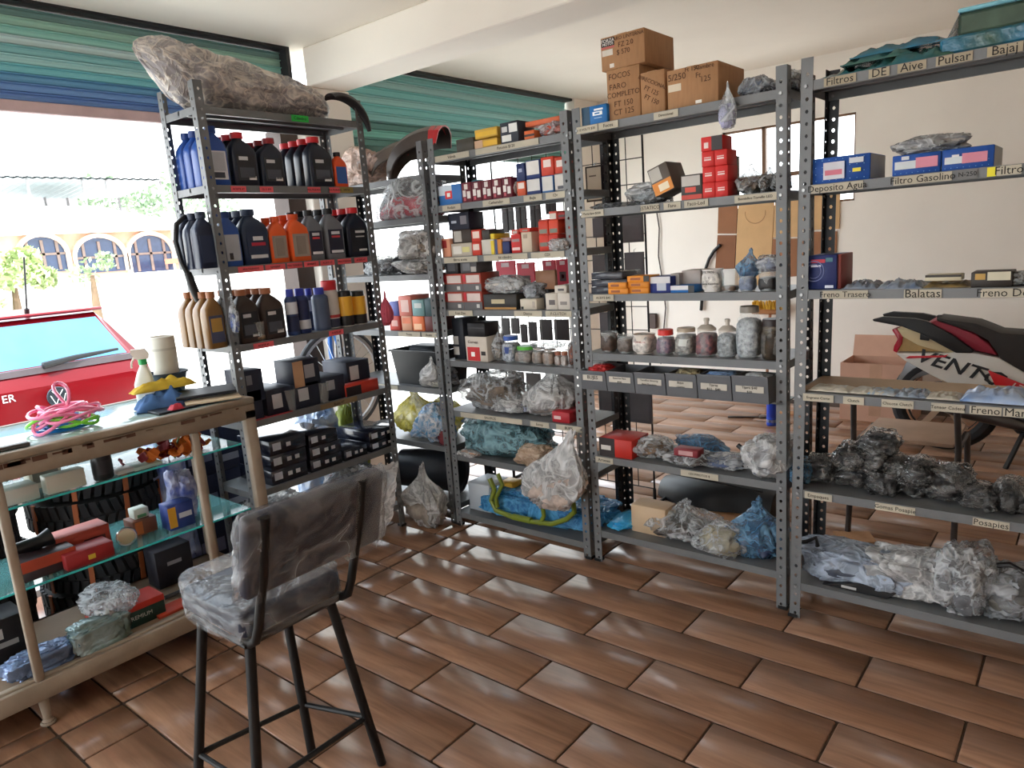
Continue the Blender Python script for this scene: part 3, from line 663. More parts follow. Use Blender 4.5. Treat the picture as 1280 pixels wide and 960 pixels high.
YB_ = [(.02, .3, (34, 30, 30)), (.3, .84, (226, 170, 50))]
oilcan(430, 445, 363, 'yellow and black can, left of two by the right post', col=(226, 222, 214), cap=(24, 24, 26), capr=.9, band=YB_)
oilcan(446, 462, 363, 'yellow and black can, right of two by the right post', col=(226, 222, 214), cap=(24, 24, 26), capr=.9, band=YB_)
p, rz, w_, h = OIL.place(317, 337, 402, Z1[3], -.0); p = (p[0]-.004, p[1], p[2])
c_ = cup('plastic_cup', 'clear plastic cup in front of the bronze-capped oil bottles', p, w_*.4, w_*.5, h, GLASSC, fill=(120, 96, 70), fl=.3)
c_.rotation_euler.z = rz
# level 4: dark boxes
def obox(px0, px1, pyt, lv, label, col=(26, 32, 50), d=.15, back=.015, z=0, prints=(), h=None, name='parts_box', **k):
    loc, rz, w_, hh = OIL.place(px0, px1, pyt, Z1[lv]+z, back)
    return carton(name, label, loc, w_*.985, d, h or hh, col, rz, group='dark parts boxes on the oil unit', prints=prints, **k)
LB = ((.1, .42, .3, .75, (196, 196, 200)),)
obox(305, 329, 488, 4, 'dark navy parts box by the left post, under a smaller one', d=.2)
obox(306, 330, 462, 4, 'dark navy parts box by the left post, topmost of two', z=.083, prints=((.1, .4, .55, .85, (120, 122, 130)),), d=.16)
obox(333, 366, 485, 4, 'long low navy box with small white sticker', prints=((.22, .6, .25, .8, (190, 190, 196)),), d=.22)
obox(368, 400, 478, 4, 'navy parts box with round white sticker under a tan-sided one', prints=((.15, .55, .3, .8, (188, 190, 196)),), d=.18)
obox(366, 400, 449, 4, 'navy parts box with tan side on top of a stickered one', z=.098, prints=((.42, .8, .3, .8, (150, 150, 156)), (0, .38, .02, .98, (190, 150, 116))), d=.15)
obox(402, 432, 470, 4, 'plain navy parts box in the middle of the box shelf', prints=((.2, .55, .45, .85, (160, 160, 166)),), d=.2)
obox(434, 463, 450, 4, 'navy parts box with square white sticker by the wheel', prints=((.12, .5, .4, .85, (206, 206, 210)),), d=.2, back=.07)
obox(432, 474, 477, 4, 'flat red and black box at the right end of the box shelf', (196, 56, 40), d=.05, prints=((0, .45, 0, .8, (40, 30, 32)),), back=.004)
for px0, px1, pyt, lb in ((357, 376, 487, 'empty clear plastic cup beside the stickered navy box'), (401, 417, 478, 'empty clear plastic cup before the plain navy box')):
    p, rz, w_, h = OIL.place(px0, px1, pyt, Z1[4], -.002); o = cup('plastic_cup', lb, p, w_*.38, w_*.5, h, GLASSC); o.rotation_euler.z = rz
    o.location.x -= .004
pp = at(340, 517, X=-2.87)
tag(MB().box(-.1, .1, 0, .05, 0, .004).build('red_folder', C((170, 50, 60), .5), None, (-2.858, pp.y, Z1[4]), R(90), smooth=False), 'thin red folder lying at the front of the box shelf', 'folder')
# level 5: big dark boxes with white tops
DK = (26, 30, 44); DOT = (200, 202, 206)
def bigbox(px0, px1, pyt, z, h, label, n=2, d=.27, back=.01):
    loc, rz, w_, _ = OIL.place(px0, px1, pyt, Z1[5]+z, back)
    pr = [(.08+.0*k, .30, .3, .8, (190, 196, 206)) for k in range(1)]+[(.45+.22*k, .57+.22*k, .38, .66, DOT) for k in range(n)]
    return carton('parts_box', label, loc, w_*.99, d, h, DK, rz, group='large dark boxes on the low shelf', prints=pr, m=mat('glossy_dark_carton', DK, .22, 0, .08, 5, coat=.4))
bigbox(337, 384, 560, .0, .068, 'large dark box at the bottom of the left stack behind the stool')
bigbox(337, 384, 560, .0685, .068, 'large dark box in the middle of the left stack behind the stool')
bigbox(337, 384, 560, .137, .068, 'large dark glossy box on top of the left stack behind the stool', 1)
bigbox(387, 428, 560, .0, .06, 'large dark box at the bottom of the middle stack')
bigbox(387, 428, 560, .0605, .06, 'large dark box second in the middle stack')
bigbox(387, 424, 560, .121, .06, 'large dark glossy box on top of the middle stack', 1)
bigbox(430, 460, 560, .0, .055, 'flat dark glossy box right of the middle stack')
bigbox(463, 497, 560, .0, .05, 'navy box at the foot of the right stack with dotted end', 3)
bigbox(463, 497, 560, .0505, .055, 'navy box on top of the right stack with dotted end', 3)
# level 6 / bottom: bags
pp = at(478, 640, X=-2.95)
bag('clear plastic bag of dark parts on the bottom shelf behind the stool', (-2.99, 2.22, Z1[6]), .3, .26, .26, 11, FILM, (90, 84, 80))
bag('clear bag on the bottom shelf beside the counter end', (-3.0, 1.78, Z1[6]), .34, .26, .25, 12, FILM, (60, 62, 70))
# colourful bags on top of the deep boxes
bag('striped blue plastic bag behind the dark boxes', (-3.34, 2.28, .0), .24, .26, .62, 13, mat('blue_stripe_film', (120, 160, 210), .3, 0, .5, 16, .5, 24, c2=(226, 232, 240)), None)
bag('lime and black bag beside the bicycle wheel', (-3.31, 2.49, .0), .16, .15, .60, 14, mat('lime_film', (196, 210, 70), .4, 0, .3, 5, .4, 20, c2=(40, 46, 40)), None)
# --- top of the oil unit: wrapped fairing, fender
t = thing('wrapped_fairing', 'long motorcycle fairing wrapped in grey plastic film on the oil unit', 'fairing', (-3.0, 1.95, Z1[0]), R(90))
pts = [((-.505, .232, .0), .008, .012), ((-.475, .222, 0), .04, .04), ((-.435, .20, 0), .07, .075), ((-.38, .165, 0), .10, .11), ((-.29, .13, 0), .125, .12), ((-.16, .115, 0), .135, .112), ((.08, .10, 0), .135, .098), ((.22, .085, 0), .125, .085), ((.31, .068, 0), .10, .065), ((.365, .05, 0), .04, .04)]
rings = []
def dens(p_):
    o_ = []
    for (a, ra, ha), (b, rb, hb) in zip(p_[:-1], p_[1:]):
        for q_ in range(5):
            t_ = q_/5; o_.append((tuple(a[i]+(b[i]-a[i])*t_ for i in range(3)), ra+(rb-ra)*t_, ha+(hb-ha)*t_))
    return o_+[p_[-1]]
for k, ((x, zc_, yc), rw, rh) in enumerate(dens(pts)):
    ring = []
    for j in range(72):
        th = 2*math.pi*j/72; q = Vector((x*6, math.cos(th)*2, math.sin(th)*2))
        f_ = 1+.16*noise.noise(q*1.3)+.09*(rdg(q*2.2)-.3)+.05*(rdg(q*5)-.3)
        ring.append((x+.012*noise.noise(q*2+Vector((9, 0, 0))), yc+rw*math.cos(th)*f_, max(.001 if x > -.30 else -.2, zc_+rh*math.sin(th)*f_)))
    rings.append(ring)
MB().loft(rings).build('film', film('grey_wrap', (226, 216, 206), .62, .99, .3, c2=(176, 170, 172), scale=9, tl_=.1), t, ang=80)
MB().loft([[(p_[0]*.97, p_[1]*.8, max(.004 if p_[0] > -.30 else -.2, p_[2]*.86)) for p_ in r_[::2]] for r_ in rings[1:-1]]).build('fairing_shell', C((150, 146, 150), .5), t, ang=60)
tag_o = t
def crescent(label, loc, rz, r, a0, a1, w_, col, endcol=None, thick=.006, name='fender', kz=1., dp=.35):
    """arched mudguard: curved channel section swept along an arc (local x-z plane)"""
    t = thing(name, label, 'fender', loc, rz); rings = []
    N = 18
    for k in range(N+1):
        a = R(a0+(a1-a0)*k/N); ww = w_*(1-.72*(k/N)**2.2)
        c = Vector((r*math.cos(a), 0, r*kz*math.sin(a))); n_ = Vector((math.cos(a), 0, math.sin(a)))
        sec = [(-1, -.55), (-.8, 0), (-.4, .22), (0, .28), (.4, .22), (.8, 0), (1, -.55)]
        ring = [c+Vector((0, u*ww/2, 0))+n_*(v_*ww*dp) for u, v_ in sec]+[c+Vector((0, u*ww/2*.94, 0))+n_*(v_*ww*dp-thick) for u, v_ in reversed(sec)]
        rings.append(ring)
    zmin = min(p.z for r_ in rings for p in r_); rings = [[p-Vector((0, 0, zmin)) for p in r_] for r_ in rings]
    MB().loft(rings).build('shell', C(col, .38), t, ang=40)
    if endcol:
        MB().loft([[p*1.004 for p in rings[0]], [p*1.004+Vector((0, 0, 0)) for p in rings[2]]]).build('end_trim', C(endcol, .35), t, ang=40)
    return t
f1 = crescent('black curved front fender hanging over the right end of the oil unit', (-2.83, 2.28, 2.035), R(90), .17, 110, 5, .075, (46, 44, 46))
# labels on the oil unit lips
for lv, xs in ((1, ((.10, .17), (.235, .30), (.48, .55), (.60, .665))), (2, ((.08, .20), (.21, .31), (.32, .40), (.41, .49), (.50, .58), (.60, .68), (.70, .78))), (3, ((.10, .20), (.50, .585)))):
    for a, b in xs:
        tag_strip(U1, a, b, Z1[lv], ('MULTIGRADO', 'SEMISINT', 'ACEITE 4T', 'GL-5 $95')[int(a*100) % 4], .012, col=(232, 96, 104), h=.024)
tag_strip(U1, .66, .74, Z1[1], '20W50', .012, col=(150, 130, 70)); tag_strip(U1, .40, .62, Z1[4], 'Bujes 4T', .018, col=(130, 112, 84))
tag_strip(U1, .44, .53, Z1[0], 'Cilindro', .02, col=(40, 178, 70), h=.028)
bag('small clear bag with white label hanging on the left oil post', (-2.838, 1.60, 1.165), .055, .03, .15, 21, FILM, (90, 110, 170), neck=.6, name='hanging_bag')
bag('crumpled pink cloth on the right oil post', (-2.835, 2.435, 1.085), .06, .05, .16, 22, mat('pink_cloth', (206, 92, 112), .8, 0, .2, 9), None, cat='cloth', name='cloth', neck=.5)
# black hose with grip hanging at the left post
hs = thing('rubber_hose', 'black rubber grip hose looped over the left side of the oil unit', 'hose', (-2.99, 1.555, 1.36))
MB().tube([(0, .02, .28), (0, -.02, .30), (0, -.06, .27), (0, -.075, .2), (0, -.065, .12), (0, -.045, .06)], .011, 8).build('hose', BLACK, hs)
MB().tube([(0, -.045, .07), (0, -.03, 0), (0, -.015, -.05)], [.016, .019, .017], 10).build('grip', BLACK, hs)
# ================================================================ COUNTER
CX0, CX1, CY0, CY1, CT = -3.12, -2.60, -.05, 1.50, .93
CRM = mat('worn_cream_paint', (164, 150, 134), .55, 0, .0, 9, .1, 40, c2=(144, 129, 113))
ct = thing('display_counter', 'worn cream display counter with glass shelves and glass top painted with sky reflection', 'counter', (CX1, CY1, 0))
def cbx(name, x0, x1, y0, y1, z0, z1, m, bevel=.003, parent=ct):
    return MB().box(x0-CX1, x1-CX1, y0-CY1, y1-CY1, z0, z1).build(name, m, parent, bevel=bevel, ang=50)
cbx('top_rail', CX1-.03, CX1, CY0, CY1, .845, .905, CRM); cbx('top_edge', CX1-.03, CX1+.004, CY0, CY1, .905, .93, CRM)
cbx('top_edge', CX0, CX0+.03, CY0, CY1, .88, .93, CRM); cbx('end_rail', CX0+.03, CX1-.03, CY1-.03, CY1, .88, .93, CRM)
cbx('counter_top', CX0+.03, CX1-.03, CY0, CY1-.03, .908, .928, mat('glass_top_painted_sky', (188, 222, 228), .1, 0, .05, 3, coat=.5), .001)  # pale blue base colour paints the sky's reflection into the glass
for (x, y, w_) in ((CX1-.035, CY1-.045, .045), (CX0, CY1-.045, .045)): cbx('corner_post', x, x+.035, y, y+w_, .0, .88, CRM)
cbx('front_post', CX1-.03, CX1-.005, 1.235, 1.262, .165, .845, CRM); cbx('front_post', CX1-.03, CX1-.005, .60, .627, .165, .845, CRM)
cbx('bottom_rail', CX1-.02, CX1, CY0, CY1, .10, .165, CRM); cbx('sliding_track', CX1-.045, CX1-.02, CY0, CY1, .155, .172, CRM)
cbx('base_board', CX0, CX1-.045, CY0, CY1, .135, .160, C((150, 128, 108), .6))
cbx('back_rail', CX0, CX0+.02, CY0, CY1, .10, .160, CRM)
GEDGE = mat('green_glass', (150, 226, 226), .05, 0, .0, 5, alpha=.22, coat=.3); GE2 = mat('glass_edge', (70, 210, 214), .15, 0, .1, 5)
for z in (.745, .470):
    o = cbx('glass_shelf', CX0+.1, CX1-.055, CY0+.02, CY1-.05, z-.007, z, GEDGE, 0)
    cbx('glass_edge', CX1-.055, CX1-.053, CY0+.02, CY1-.05, z-.007, z, GE2, 0, o)
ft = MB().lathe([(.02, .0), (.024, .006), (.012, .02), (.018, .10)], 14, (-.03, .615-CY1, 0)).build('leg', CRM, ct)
MB().lathe([(.018, 0), (.02, .012), (.01, .016)], 12, (-.03, .615-CY1, 0)).build('caster', CHROME, ft)
wr = MB()
for k in range(30): y = .05+random.random()*1.4; wr.box(CX1-CX1+.0041, .0048, y-CY1, y-CY1+.01+random.random()*.05, .885+random.random()*.012, .899+random.random()*.004)
o = wr.build('paint_chips', C((92, 62, 48), .8), ct, smooth=False); o['kind'] = 'stuff'
# --- on the counter
co = thing('tubing_bundle', 'tangled pink, green and blue rubber tubing on the counter', 'tubing', (-2.78, .885, CT))
rnd = random.Random(5)
def loops(n, r, cz, spread, zr, seg=26):
    b = MB()
    for i in range(n):
        cx, cy, a0 = rnd.uniform(-spread, spread), rnd.uniform(-spread, spread), rnd.uniform(0, 6.28); ex = rnd.uniform(.55, 1.1); tl = rnd.uniform(-.45, .45); ph = rnd.uniform(0, 6.28)
        P_ = []
        for k in range(seg):
            t_ = 2*math.pi*k/seg; x = r*ex*math.cos(t_); y = r*math.sin(t_)
            P_.append((cx+x*math.cos(a0)-y*math.sin(a0), cy+x*math.sin(a0)+y*math.cos(a0), max(.006, cz+zr*math.sin(2*t_+ph)+tl*y)))
        b.tube(P_, .0058, 6, True)
    return b
o = loops(9, .085, .055, .03, .012).build('pink_tubing', mat('pink_rubber', (240, 132, 172), .35, 0, .06), co); o['label'] = 'pink rubber tubing coil'
o = loops(4, .075, .03, .03, .01).build('green_tubing', mat('green_rubber', (132, 222, 60), .35, 0, .06), co); o['label'] = 'lime green tubing coil'
o = loops(3, .07, .012, .045, .004).build('blue_tubing', mat('blue_rubber', (40, 140, 220), .35, 0, .06), co); o['label'] = 'blue tubing coil at the bottom'
MB().tube([(.02+.028*math.cos(t_*.5), .0+.02*math.sin(t_*.5), .09+.075*math.sin(t_*.25)) for t_ in range(13)], .0058, 6).build('loop_end', MATS['pink_rubber'], co)
sb = thing('spray_bottle', 'white spray bottle with green collar on the counter', 'bottle', (-2.93, 1.235, CT), R(60))
MB().lathe([(.95, 0, 0, .5, .034, .026), (1, .01, 0, .5, .036, .028), (1, .085, 0, .5, .036, .028), (1, .13, .004, .7, .024, .022), (1, .155, .006, 1, .013, .013), (1, .165, .006, 1, .013, .013)], 22).build('body', C((226, 230, 226), .4), sb)
MB().lathe([(.016, .16), (.016, .182)], 16, (.006, 0, 0)).build('collar', C((46, 160, 90), .4), sb)
hd = MB(); hd.loft([[(-.02+.006, -.013, .182), (.028, -.013, .182), (.028, .013, .182), (-.014, .013, .182)], [(-.03, -.012, .205), (.032, -.012, .20), (.032, .012, .20), (-.03, .012, .205)], [(-.03, -.009, .222), (.02, -.009, .222), (.02, .009, .222), (-.03, .009, .222)]])
hd.build('trigger_head', C((214, 204, 194), .5), sb)
MB().tube([(-.02, 0, .195), (-.034, 0, .17), (-.036, 0, .15)], .004, 6).build('trigger', C((214, 204, 194), .5), sb)
bk = thing('bucket', 'dark blue-grey bucket at the far end of the counter', 'bucket', (-3.00, 1.36, CT))
MB().lathe([(.055, 0), (.078, .105), (.082, .105), (.082, .098), (.076, .098), (.052, .006)], 26).build('body', C((44, 56, 66), .5), bk)
MB().tube([(.081*math.cos(k*math.pi/12), .081*math.sin(k*math.pi/12), .1) for k in range(24)], .003, 6, True).build('rim', C((40, 50, 60), .5), bk)
rl = thing('paper_roll', 'grey-white cylindrical roll standing in the bucket', 'roll', (-3.00, 1.36, CT+.006))
MB().lathe([(.046, 0), (.05, .02), (.05, .245), (.042, .248), (.04, .236), (.04, .05)], 24).build('body', C((212, 208, 198), .6, var=.04), rl)
MB().lathe([(.0508, .19), (.0508, .2)], 24, cap=False).build('band', C((190, 186, 176), .6), rl)
def cloth(label, loc, w_, d, h, seed, m, rz=0, name='cloth', cat='cloth', amp=.5):
    b = MB(); N, K = 22, 16; v = []
    for s_ in (0, 1):
        for i in range(N+1):
            for j in range(K+1):
                u, q = i/N-.5, j/K-.5; p_ = Vector((u*3, q*3, seed)); e = (1-abs(2*u)**4)*(1-abs(2*q)**4)
                z = h*max(.06, e*(.65+amp*noise.noise(p_)+.3*noise.noise(p_*2.7)))
                v.append((u*w_*(1+.15*noise.noise(Vector((q*3, seed, 0)))), q*d*(1+.2*noise.noise(Vector((u*3, seed, 5)))), z if s_ == 0 else 0))
    M_ = (N+1)*(K+1); f = []
    for i in range(N):
        for j in range(K):
            a = i*(K+1)+j; f += [(a, a+K+1, a+K+2, a+1), (M_+a, M_+a+1, M_+a+K+2, M_+a+K+1)]
    for i in range(N): a = i*(K+1); f += [(a, M_+a, M_+a+K+1, a+K+1)]; a += K; f += [(a, a+K+1, M_+a+K+1, M_+a)]
    for j in range(K): f += [(j, j+1, M_+j+1, M_+j)]; a = N*(K+1)+j; f += [(a, M_+a, M_+a+1, a+1)]
    return tag(b.add(v, f).build(name, m, None, loc, rz, ang=80), label, cat)
tag(MB().box(-.14, .14, -.05, .05, 0, .008).build('folder', C((30, 34, 44), .4), None, (-2.70, 1.29, CT), R(90), bevel=.002), 'dark navy folder lying at the front edge of the counter', 'folder')
cloth('faded blue work cloth on the counter beside the spray bottle', (-2.80, 1.24, CT), .20, .13, .09, 3.3, mat('denim_cloth', (70, 108, 160), .9, 0, .3, 14), R(75))
cloth('yellow work glove on top of the blue cloth', (-2.83, 1.26, CT+.066), .24, .07, .045, 4.1, mat('yellow_cloth', (204, 176, 60), .85, 0, .2, 14), R(85), 'work_glove', 'glove')
o = tag(MB().box(-.10, .10, -.07, .07, 0, .006).build('notebook', C((206, 188, 160), .6), None, (-2.70, 1.38, CT+.012), R(70)), 'cream notebook pages splayed on the dark folder', 'notebook'); o.rotation_euler.x = R(4)
o = tag(MB().box(-.11, .11, -.06, .06, 0, .012).build('wallet_case', C((26, 28, 36), .4), None, (-2.73, 1.375, CT+.03), R(66), bevel=.003), 'black case lying on the cream notebook', 'case'); o.rotation_euler.x = R(5)
cloth('small crumpled red packet beside the dark folder', (-2.665, 1.22, CT+.008), .05, .04, .025, 6, C((190, 50, 70), .6), R(90), 'packet', 'packet')
tag(MB().box(-.09, .09, -.015, .015, 0, .014).build('metal_bar', C((70, 66, 64), .5), None, (-2.655, .64, CT), R(86), bevel=.003), 'short dark metal bar at the left end of the counter', 'bar')
# --- inside the counter
def inbox(name, label, x, y, z, w_, d, h, col, rz=R(90), cat='box', **k): return carton(name, label, (x, y, z), w_, d, h, col, rz, cat, 'boxes in the display counter', **k)
inbox('parts_box', 'long white box on the upper glass shelf, left end', -2.675, .675, .745, .125, .09, .05, (222, 222, 216))
inbox('parts_box', 'taller white box on the upper glass shelf, second from left', -2.675, .82, .745, .12, .05, .062, (216, 214, 204))
inbox('parts_box', 'cream printed box behind the taller white box', -2.80, .80, .745, .10, .06, .095, (196, 190, 176), prints=((.1, .9, .2, .8, (120, 116, 110)),))
canister('tin_can', 'black tin can on the upper glass shelf', (-2.665, .945, .745), .033, .10, (26, 26, 30), (40, 40, 44), R(90), capr=.9, caph=.1, band=[(.2, .7, (44, 44, 50))])
inbox('card_pack', 'pale green card pack lying on the upper glass shelf', -2.67, 1.09, .745, .10, .10, .012, (176, 196, 186), prints=(), cat='card')
inbox('card_pack', 'thin white card pack left of the pale green one', -2.68, 1.015, .745, .06, .07, .014, (206, 206, 204), cat='card')
fl = thing('artificial_flowers', 'orange and maroon artificial flowers on the upper glass shelf', 'flowers', (-2.71, 1.205, .745))
MB().tube([(0, 0, .0), (.01, .01, .05), (.03, .02, .09)], .004, 6).build('stem', C((120, 150, 90), .6), fl)
for k in range(60):
    d_ = Vector((rnd.gauss(0, .035), rnd.gauss(0, .055), .018+abs(rnd.gauss(0, .028)))); n_ = Vector((rnd.gauss(0, 1), rnd.gauss(0, 1), rnd.gauss(.6, 1))).normalized(); u = n_.orthogonal().normalized(); v2 = n_.cross(u)
    s_ = rnd.uniform(.02, .036); b = MB(); pt = [d_+u*s_*math.cos(q)*(1 if i % 2 else .75)+v2*s_*.7*math.sin(q)+n_*(.006*math.cos(2*q)) for i, q in enumerate([k2*math.pi/4 for k2 in range(8)])]
    b.add(pt+[p_+n_*.0015 for p_ in pt], [tuple(range(8)), tuple(range(15, 7, -1))]+[(i, (i+1) % 8, 8+(i+1) % 8, 8+i) for i in range(8)])
    b.build('petal', C((206, 112, 40) if k % 3 else (126, 34, 44), .7), fl, smooth=False)
RDB = (156, 40, 44)
inbox('parts_box', 'black-topped orange box at the left of the lower glass shelf', -2.70, .73, .47, .17, .10, .07, (56, 40, 44), prints=((0, 1, .45, 1, (178, 72, 50)),))
inbox('parts_box', 'long maroon box with yellow sticker at the lower shelf front', -2.665, .845, .47, .155, .09, .055, RDB, prints=((.45, .6, .3, .6, (206, 176, 60)),))
inbox('parts_box', 'orange-red box behind the long maroon box', -2.78, .87, .47, .18, .10, .085, (176, 66, 48), prints=((.5, .9, .2, .6, (70, 40, 40)),))
bz = thing('horn_speaker', 'black twin horn lying on the orange box', 'horn', (-2.79, .70, .541))
MB().tube([(0, -.06, .022), (0, .04, .022)], [.02, .024], 14).tube([(0, .03, .022), (0, .075, .03)], [.02, .032], 14).build('body', BLACK, bz)
lm = thing('chrome_lamp', 'round chrome lamp on the lower glass shelf', 'lamp', (-2.735, .995, .47), R(70))
b = MB().lathe([(.0, 0), (.02, .002), (.03, .02), (.033, .035)], 22); b.v = [(x, -z+.02, y+.034) for x, y, z in b.v]; b.build('shell', CHROME, lm)
b = MB().lathe([(.033, 0), (.036, .003), (.033, .008)], 22); b.v = [(x, -z-.014, y+.034) for x, y, z in b.v]; b.build('bezel', CHROME, lm)
b = MB().lathe([(.031, 0), (.02, .006), (.004, .008)], 22); b.v = [(x, -z-.02, y+.034) for x, y, z in b.v]; b.build('lens', C((190, 180, 150), .15, coat=.5), lm)
inbox('parts_box', 'brown and orange striped box on the lower glass shelf', -2.77, 1.08, .47, .09, .08, .06, (120, 74, 56), prints=((.1, .4, .1, .9, (190, 110, 60)),))
inbox('parts_box', 'small white and green box on top of the striped box', -2.785, 1.08, .531, .055, .05, .038, (206, 214, 204), prints=((.2, .8, .1, .4, (70, 130, 90)),))
inbox('parts_box', 'blue and yellow printed box near the counter post', -2.70, 1.19, .47, .10, .07, .10, (44, 66, 140), prints=((0, .3, .1, .9, (214, 160, 50)), (.4, .9, .4, .6, (200, 206, 220))))
bag('blue patterned packet leaning beside the counter post', (-2.80, 1.25, .47), .10, .10, .20, 31, mat('blue_print_film', (70, 90, 170), .25, 0, .4, 22, .4, 30, c2=(200, 206, 226)), None)
inbox('parts_box', 'black box with white crest at the lower left of the counter', -2.80, .575, .16, .16, .14, .18, (26, 24, 28), prints=((.3, .55, .62, .82, (190, 190, 190)), (.2, .8, .45, .55, (150, 150, 150)), (.1, .3, .1, .3, (150, 120, 110))))
inbox('parts_box', 'green and red carton half wrapped in film at the counter base', -2.70, .955, .16, .235, .12, .085, (30, 62, 54), lid=(.72, (186, 52, 40)), words=(('PREMIUM', .6, .42, .022, (206, 206, 200)),))
bag('clear film draped over the green and red carton', (-2.77, .91, .246), .22, .16, .075, 33, FILM, None)
bag('silvery foil packet with green parts at the counter front', (-2.668, .83, .16), .19, .085, .11, 34, mat('silver_film', (176, 198, 206), .15, .35, .3, 8, .8, 30, c2=(60, 84, 60)), None, rz=R(90), sq=.5)
bag('blue-grey foil packet at the lower left of the counter', (-2.69, .64, .16), .2, .09, .08, 35, mat('bluegrey_film', (120, 140, 176), .18, .3, .4, 8, .8, 30), None, rz=R(90), sq=.6)
inbox('leaflet_stack', 'red and orange leaflets on the counter base', -2.68, 1.10, .16, .13, .08, .012, (186, 64, 40), cat='leaflets', prints=())
tl = thing('tool_pile', 'dark steel hand tool lying on the counter base', 'tool', (-2.80, 1.22, .16), R(80))
MB().tube([(-.10, 0, .012), (.08, .02, .012)], .009, 8).build('handle', C((60, 60, 64), .35, metal=.7), tl); MB().box(.07, .12, -.01, .05, .002, .024).build('jaw', C((90, 90, 96), .3, metal=.8), tl, bevel=.004)
inbox('parts_box', 'dark box with small white print behind the hand tool', -2.93, 1.23, .16, .15, .10, .16, (34, 34, 44), prints=((.3, .7, .55, .65, (160, 160, 170)),))
# stacked tyres behind the counter
def tyre(label, loc, r, w_, lying=True, stripe=(176, 96, 54), group='stacked tyres'):
    t = thing('tyre', label, 'tyre', loc, 0, group); rings = []
    for k in range(40):
        a = 2*math.pi*k/40; ring = []
        for q in range(12):
            th = 2*math.pi*q/12; rr = r-w_*.5+w_*.5*math.copysign(abs(math.cos(th))**.7, math.cos(th)); zz = w_*.5+w_*.5*math.copysign(abs(math.sin(th))**.7, math.sin(th))
            ring.append((rr*math.cos(a), rr*math.sin(a), zz))
        rings.append(ring)
    MB().loft(rings, closed=True).build('carcass', C((34, 34, 36), .75), t)
    tb = MB()
    for k in range(44):
        a = 2*math.pi*(k+.1)/44; b_ = 2*math.pi*(k+.75)/44
        for z0, z1, s_ in ((.06, .47, .05), (.53, .94, -.05)):
            tb.add([((r+e)*math.cos(x+s2), (r+e)*math.sin(x+s2), w_*z_) for e in (-.006, .006) for x, z_, s2 in ((a, z0, 0), (b_, z0, 0), (b_, z1, s_), (a, z1, s_))], [(0, 1, 2, 3), (7, 6, 5, 4), (0, 4, 5, 1), (1, 5, 6, 2), (2, 6, 7, 3), (3, 7, 4, 0)])
    o = tb.build('tread_blocks', C((42, 42, 45), .8), t, smooth=False); o['kind'] = 'stuff'
    for k in range(9):
        a = 2*math.pi*k/9; MB().add([((r+e)*math.cos(a+x), (r+e)*math.sin(a+x), w_*z_) for e in (.0, .0085) for x, z_ in ((0, .03), (.07, .03), (.09, .97), (.02, .97))], [(0, 1, 2, 3), (7, 6, 5, 4), (0, 4, 5, 1), (1, 5, 6, 2), (2, 6, 7, 3), (3, 7, 4, 0)]).build('price_band', C(stripe, .6), t, smooth=False)
    return t
for k, lb in enumerate(('tyre at the bottom of the stack behind the counter', 'tyre second from the bottom of the stack behind the counter', 'tyre in the middle of the stack behind the counter', 'orange-banded tyre second from the top behind the counter', 'orange-banded tyre on top of the stack behind the counter')):
    tyre(lb, (-3.44+.012*(k % 2), 1.16+.015*(k % 3), .135*k), .27, .134)
for k, lb in enumerate(('plain tyre at the bottom of the left stack behind the counter', 'plain tyre second in the left stack behind the counter', 'plain tyre third in the left stack behind the counter', 'plain tyre fourth in the left stack behind the counter', 'plain tyre on top of the left stack behind the counter')):
    tyre(lb, (-3.42-.01*(k % 2), .56+.012*(k % 3), .135*k), .27, .134, stripe=(60, 58, 56))
for k, lb in enumerate(('dark blue crate at the bottom of the stack behind the oil unit', 'dark blue crate in the middle of the stack behind the oil unit', 'dark blue crate on top of the stack behind the oil unit')):
    carton('storage_crate', lb, (-3.30, 1.66, .23*k), .34, .22, .228, (30, 38, 66), R(90), 'crate', prints=((.1, .45, .3, .6, (120, 128, 160)), (.6, .9, .2, .35, (170, 176, 190))))
bag('tall blue and white printed sack behind the counter end', (-3.28, 1.40, 0), .18, .14, .78, 36, mat('printed_sack', (60, 84, 170), .4, 0, .4, 14, .3, 20, c2=(206, 212, 230)), None, sq=.5)
# ================================================================ BAR STOOL
st = thing('bar_stool', 'black metal bar stool with navy padded seat wrapped in plastic', 'stool', (-1.69, .92, 0))
SBK = mat('black_tube', (8, 8, 9), .5, 0, .1, 6)
def sl_(p): return (p[0]+1.69, p[1]-.92, p[2])
legs = [((-1.785, .795, .545), (-1.83, .715, 0)), ((-1.565, .80, .545), (-1.545, .735, 0)), ((-1.565, 1.04, .545), (-1.54, 1.125, 0)), ((-1.785, 1.03, .545), (-1.745, 1.03, 0))]
for a, c in legs: MB().tube([sl_(a), sl_(c)], .0135, 12).build('leg', SBK, st)
def lerp(a, c, z): t_ = (a[2]-z)/(a[2]-c[2]); return tuple(a[i]+(c[i]-a[i])*t_ for i in range(3))
rg_ = [lerp(a, c, .165) for a, c in legs]
for i in range(4): MB().tube([sl_(rg_[i]), sl_(rg_[(i+1) % 4])], .0075, 8).build('foot_rail', SBK, st)
fr = MB(); cs_ = [(-1.80, .78), (-1.55, .78), (-1.55, 1.055), (-1.80, 1.055)]
fr.tube([sl_((x, y, .552)) for x, y in cs_], .010, 8, True); fr.build('seat_frame', SBK, st, ang=60)
b = MB(); NAV = mat('navy_vinyl', (34, 40, 58), .4, 0, .1, 8, .1, 40)
MB().box(-.15, .15, -.15, .15, .562, .635).build('seat', NAV, st, bevel=.028, bseg=3)
